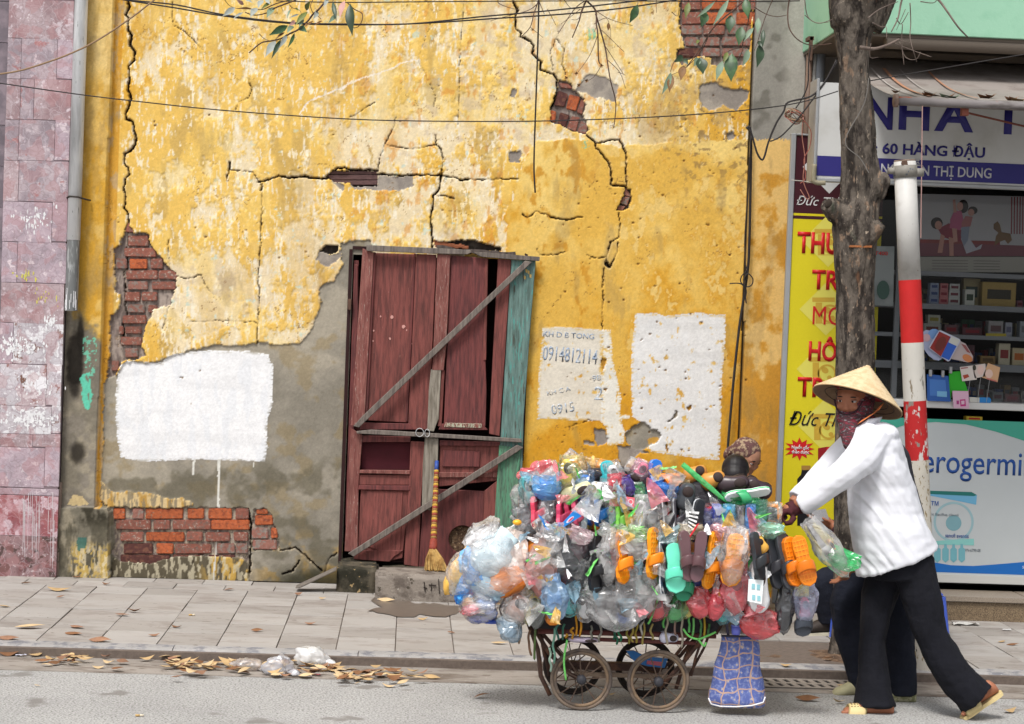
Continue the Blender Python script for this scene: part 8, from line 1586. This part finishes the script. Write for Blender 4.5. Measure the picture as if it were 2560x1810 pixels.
# ------------------------------------------------------------------ two people squatting by the wall behind the cart
def squatter(label, hx, hy, Y, Fd, jm, tm, hair_fn, sc_=1.0, skin=SKIN2):
    s = ppm(Y); gy = 0
    t = thing('person', label, 'person', (P(hx, hy, Y).x, Y, .05)); h0 = P(hx, hy, Y); z0 = .05
    hg, hf, HM_, he_ = head(h0, Fd, t, .95*sc_)
    D = Vector((Fd[0], Fd[1], 0)).normalized(); Rt = D.cross(Vector((0,0,1))); up = Vector((0,0,1)); zz = h0.z
    pel = Vector((h0.x, h0.y, 0))-D*.20*sc_+up*(z0+.24); sho = Vector((h0.x, h0.y, 0))-D*.10*sc_+up*(zz-.20*sc_)
    def T(pts, rs, n=12): pp = crv(pts, 4); m_ = len(pp); return tube(pp, [float(np.interp(i/(m_-1), np.linspace(0,1,len(rs)), rs)) for i in range(m_)], n)
    tor = lambda g: loft([(sho+up*.05, Rt*(.10+g), D*(.07+g)), (sho, Rt*(.17+g), D*(.10+g)), (sho.lerp(pel,.5), Rt*(.15+g), D*(.12+g)), (pel, Rt*(.16+g), D*(.13+g))], 18)
    arms = lambda g: [T([sho+Rt*sg*.17, sho+Rt*sg*.21+D*.12-up*.20, sho+Rt*sg*.08+D*.33-up*.26], [.045+g,.038+g,.028+g]) for sg in (1,-1)]
    knee = lambda sg: pel+D*.36+Rt*sg*.13+up*.16; ank = lambda sg: Vector((pel.x, pel.y, z0+.07))+D*.18+Rt*sg*.11
    legs = lambda g: [T([pel+Rt*sg*.08, knee(sg), ank(sg)], [.075+g,.055+g,.035+g]) for sg in (1,-1)]
    hands = []
    for sg in (1,-1): hands += squat_hand(sho+Rt*sg*.07+D*.37-up*.27, D*.9-up*.3, .9)
    feet = []
    for sg in (1,-1):
        a = ank(sg); hl = Vector((a.x, a.y, z0))-D*.05; feet.append(tube([hl+up*.03, hl+D*.1+up*.035, hl+D*.2+up*.02], [.034,.036,.024], 10))
    fuse('body', hg+[T([h0-up*.07*sc_-D*.02, sho+up*.03], [.05,.055]), tor(0)]+arms(0)+legs(0)+hands+feet, skin, t, .0068, 3); hf(t)
    folds(fuse('jacket', [tor(.025)]+arms(.014), jm, t, .009, 4), .008, 3, 3); folds(fuse('trousers', legs(.016)+[loft([(pel+up*.03, Rt*.18, D*.15), (pel-up*.1, Rt*.17, D*.15)], 16)], tm, t, .009, 4), .008, 3, 3)
    hair_fn(t, he_, h0, D, Rt)
def scarfhead(t, e, h0, D, Rt):
    fuse('head_scarf', [e(-.018,0,.045,(.086,.094,.082)), e(-.075,.035,.02,(.04,.035,.04)), e(-.10,.05,-.02,(.03,.025,.045))], HSC, t, .006, 3); mobj('grey_hair', e(-.012,0,.0,(.079,.09,.05)), mat('hair_grey', C(136,130,126), .7, n=(90,.2)), t, True)
    mobj('neck_scarf', xf(loft([((0,0,.02), (.09,0,0), (0,.085,0)), ((0,0,-.03), (.13,0,0), (0,.12,0)), ((0,0,-.06), (.12,0,0), (0,.11,0))], 16), Matrix.Translation(h0-D*.05-Vector((0,0,.12)))), HSC, t, True)
def blackhead(t, e, h0, D, Rt): fuse('hair', [e(-.012,0,.034,(.086,.100,.086)), e(-.045,0,-.02,(.076,.06,.07)), e(.045,0,.07,(.06,.04,.03))], HAIR, t, .006, 2)
squatter('old woman in brown patterned headscarf and maroon jacket squatting by the pilaster', 1864, 1146, -.62, (.62,-.62,-.45), MRJ, PANT2, scarfhead)
squatter('black-haired person squatting in front of the old woman behind the cart', 1838, 1186, -1.25, (.15,.75,-.55), JKT, PANT2, blackhead, .95, SKIN)
# ================================================================== LITTER
DRY = [mat('dry_leaf_tan', C(198,166,120), .75, n=(30,.15), rnd=.15), mat('dry_leaf_brown', C(132,92,62), .8, n=(30,.2), rnd=.15), mat('dry_leaf_pale', C(216,188,146), .75, n=(30,.1), rnd=.1), mat('dry_leaf_rust', C(150,112,88), .8, n=(30,.2), rnd=.15)]
def fallen(zone, x, y, z0, L, ang, w_, k, label, seed, lift=.012, group=None, Y=None):
    a, b = Z(zone, (x, y))[0]; c = G(a, b, z0); d = Vector((math.cos(ang), math.sin(ang)*1.0, 0)); rnd = random.Random(seed)
    b0 = c-d*L/2+Vector((0,0,.004+lift*rnd.random())); t0 = c+d*L/2+Vector((0,0,.006+lift*rnd.random()))
    o = blade(b0, t0, w_, DRY[k], 'fallen_leaf', None, curl=rnd.choice((-1,1))*rnd.uniform(.08,.28), ydir=Vector((rnd.uniform(-.4,.4), rnd.uniform(-.4,.4), -1)))
    m_ = min(v.co.z for v in o.data.vertices)
    for v in o.data.vertices: v.co.z += z0+.002-m_
    tag(o, label, 'leaf', group); return o
PL = (('G',395,735,.26,'large tan leaf on the tiles below the marble pillar',0),('G',402,780,.10,'small upright brown leaf below the large tan leaf',1),('G',178,690,.12,'dark thin leaf close to the marble pillar foot',1),('G',708,695,.11,'small grey brown leaf by the plinth foot',1),('G',510,650,.12,'dark brown leaf lying against the pilaster plinth',1),('G',1525,735,.13,'curled brown leaf under the white drip line',3),('G',893,878,.14,'left brown leaf in the middle of the left tiles, upper of two',1),('G',815,900,.16,'rust pink leaf in the middle of the left tiles, lower of two',3),
      ('G',200,987,.28,'long yellow leaf near the kerb at the left',2),('G',515,980,.18,'red brown leaf right of the long yellow leaf',3),('G',55,1060,.2,'red brown leaf at the left frame edge by the kerb',3),('G',1175,982,.12,'small folded brown leaf on the middle tiles',1),('G',1025,1037,.12,'pale brown leaf above the kerb joint',3),('G',665,1073,.22,'long flat red brown leaf touching the kerb',3),('G',490,1027,.2,'dark grey damp leaf flat on the tiles',1),('G',30,848,.14,'cream leaf at the left frame edge',2),('G',1985,765,.1,'small red leaf left of the wooden plank',3),('G',2145,792,.09,'small tan leaf below the wooden plank',0),('G',2065,960,.12,'thin red brown leaf on the right tiles',3),('G',1710,1005,.12,'dark thin leaf left of the red brown one',1),
      ('T',535,1030,.19,'cream leaf at the foot of the long doorstep block',2),('T',1000,1268,.11,'curled tan leaf in front of the damp patch',0),('T',1360,1432,.09,'tiny rust leaf right of the damp patch',3),('T',1970,1570,.17,'yellow leaf with black tip near the cart wheel',2),('I',2140,1078,.11,'orange brown leaf right of the pole on the tiles',0),('I',2212,1098,.13,'dark thin leaf right of the orange brown leaf',1),('I',985,1190,.12,'brown leaf on the soil at the trunk foot',1),('I',705,1238,.11,'pale leaf on the soil left of the trunk',0))
for i, (z_, x, y, L, lab, k) in enumerate(PL): fallen(z_, x, y, .052, L*.55, random.uniform(-.6,.6), L*.26, k, lab, i, .008)
for i, (z_, x, y, L, lab, k) in enumerate((('I',1070,1372,.12,'round cream leaf above the drain grate',2),('I',850,1465,.20,'curled brown leaf in front of the drain grate',1),('I',1060,1482,.11,'small yellow leaf beside the pale shoe',2),('I',2195,1543,.14,'flat tan leaf on the asphalt at the right edge',0),('I',2070,1438,.1,'small tan leaf near the lifted sandal',0),('H',945,1448,.14,'brown leaf alone on the asphalt left of the cart',1),('H',330,1375,.12,'cream leaf on the asphalt below the middle pile',2),('H',115,1357,.05,'tiny leaf scrap on the asphalt below the middle pile',0),('G',250,1370,.06,'small cream scrap on the asphalt at left',2),('H',1810,1430,.06,'tiny leaf seen between the cart wheels',0),('G',60,1170,.16,'dark curled leaf in the gutter at the left frame edge',1),('G',140,1142,.1,'tan leaf against the kerb at the far left',0),('G',495,1158,.1,'small yellow leaf against the kerb',2),('G',655,1255,.1,'yellow leaf at the lower end of the left pile',2))):
    L *= .6; fallen(z_, x, y, .0045 if z_ != 'H' else .003, L, random.uniform(-.6,.6), L*.45, k, lab, 50+i)
rg = random.Random(12)
def pile(n, fx, fy, zone, grp, lab, lo=.05, hi=.095):
    for i in range(n):
        x, y = fx(), fy(); fallen(zone, x, y, .0045+rg.uniform(0,.018), rg.uniform(lo, hi), rg.uniform(-.9,.9), rg.uniform(.025,.045), rg.choice((0,0,2,2,1,3)), lab, 1000+i+int(x), .02, grp)
pile(34, lambda: rg.uniform(230,830), lambda: rg.gauss(1195,26), 'G', 'dry leaves of the left gutter pile', 'dry leaf in the small gutter pile below the left kerb stones')
pile(10, lambda: rg.uniform(880,1220), lambda: rg.gauss(1178,14), 'G', 'dry leaves between the two left gutter piles', 'dry leaf strewn along the kerb between the gutter piles')
pile(120, lambda: rg.uniform(1120,2280), lambda: rg.gauss(1250,26), 'G', 'dry leaves of the middle gutter pile', 'dry leaf in the long gutter pile around the white plastic bags')
pile(52, lambda: abs(rg.gauss(0,1))*260, lambda: rg.gauss(1300,22), 'H', 'dry leaves of the right gutter pile', 'dry leaf at the right end of the long gutter pile')
# plastic bags
def litterbag(label, zone, x, y, w_, h_, col, a, seed, z0=.004):
    p = G(*Z(zone, (x, y))[0], z0); t = thing('plastic_bag', label, 'bag', tuple(p))
    V, F = ellip((0,0,0), (w_/2, w_*.32, h_/2), 36, 24); V2 = []
    for v in V:
        q_ = Vector(v); r = 1+.34*mnoise.fractal(q_*(9/w_*.25)+Vector((seed,0,0)), 1, 2, 4); ridge = abs(mnoise.noise(q_*(22/w_*.25)+Vector((0,seed,0)))); q_ = q_*(r-.22*ridge); q_.z = max(q_.z, -h_*.42); V2.append(q_+Vector((p.x, p.y, p.z+h_*.44)))
    mobj('film', (V2, F), film('litter_film_%d' % seed, C(*col, k=1.05), a, .3), t, True)
    mobj('loose_handle', loft([((p.x+w_*.42, p.y-.03, p.z+h_*.3), (.02,0,.01), (0,.012,0)), ((p.x+w_*.56, p.y-.04, p.z+h_*.2), (.016,0,.012), (0,.004,0)), ((p.x+w_*.62, p.y-.05, p.z+.01), (.02,0,0), (0,.004,0))], 8), film('litter_film_%d' % seed, None), t, True)
litterbag('crumpled white plastic bag resting against the kerb, rightmost of the litter', 'G', 2070, 1232, .175, .10, (250,250,252), .8, 3)
litterbag('clear crumpled plastic bag in the middle of the leaf pile', 'G', 1845, 1296, .15, .10, (222,222,230), .45, 5); litterbag('flat clear plastic bag over leaves, leftmost of the litter bags', 'G', 1640, 1262, .16, .06, (228,220,216), .4, 9)
for i, (z_, x, y, L, c, lab) in enumerate((('G',2110,1296,.03,(216,40,90),'bright pink scrap in the gutter leaves'),('G',2030,1304,.06,(230,216,204),'pale crumpled paper beside the pink scrap'),('G',140,1168,.05,(206,206,222),'white scrap in the gutter at the far left'),('G',375,1152,.03,(226,226,230),'tiny white scrap below the left kerb'),('G',1568,1250,.05,(226,228,236),'bluish white scrap left of the clear bags'),('I',1895,962,.15,(206,204,200),'torn white paper lying before the granite step'),('I',2172,998,.05,(206,206,206),'tiny paper scrap right of the torn paper'))):
    z0 = .052 if z_ == 'I' else .01; p = G(*Z(z_, (x, y))[0], z0); V = []; F = []
    rs = random.Random(i)
    for j in range(5):
        for k in range(7): V.append((p.x+L*(k/6-.5), p.y+L*.45*(j/4-.5), p.z+.002+L*.18*abs(mnoise.noise((k*.7, j*.7, i*3)))+.001*rs.random()))
    for j in range(4):
        for k in range(6): a = j*7+k; F.append((a, a+1, a+8, a+7))
    tag(mobj('paper_scrap', (V, F), mat('scrap_%d' % i, C(*c), .8), None), lab, 'litter')
for i, (z_, x, y, lab) in enumerate((('G',930,1565,'cigarette end on the asphalt at the bottom edge'),('G',1278,897,'cigarette end on the tiles left of the narrow joint'))):
    p = G(*Z(z_, (x, y))[0], .006 if i == 0 else .058); t = thing('cigarette_end', lab, 'cigarette end', tuple(p)); d = Vector((.018,.003,0)); mobj('filter', tube([p-d, p], .0045, 8), mat('filter_tan', C(206,170,110), .8), t, True); mobj('paper', tube([p, p+d*.9], .0043, 8), mat('cig_white', C(226,214,190), .8), t, True)
# leaves caught on the awning
for i, (x, y, L, k, lab) in enumerate(((1735,585,.20,1,'large dark curled leaf on the awning'),(1800,620,.13,2,'pale green leaf on the awning beside the dark curled one'),(1660,628,.09,1,'small leaf on the awning behind the roller'),(2040,605,.11,1,'brown leaf at the middle of the awning'),(2070,608,.07,3,'tiny rust leaf beside the brown awning leaf'),(2210,612,.09,3,'rust leaf on the awning near the frame edge'),(2255,648,.12,0,'tan leaf on the roller at the frame edge'),(1440,585,.06,1,'tiny leaf scrap at the awning corner'))):
    c = P(*Z('C', (x, y))[0], -1.68 if y > 610 else -1.55); t_ = (-.4-c.y)/1.35; c.z = zb_+(f0.z+.025-zb_)*t_-.05*math.sin(math.pi*t_)+.02
    d = Vector((1,.2,0)).normalized(); o = blade(c-d*L/2, c+d*L/2+Vector((0,0,.01)), L*.5, DRY[k] if i != 1 else LG[3], 'fallen_leaf', None, curl=.35, ydir=Vector((.1,-.3,-1))); tag(o, lab, 'leaf')
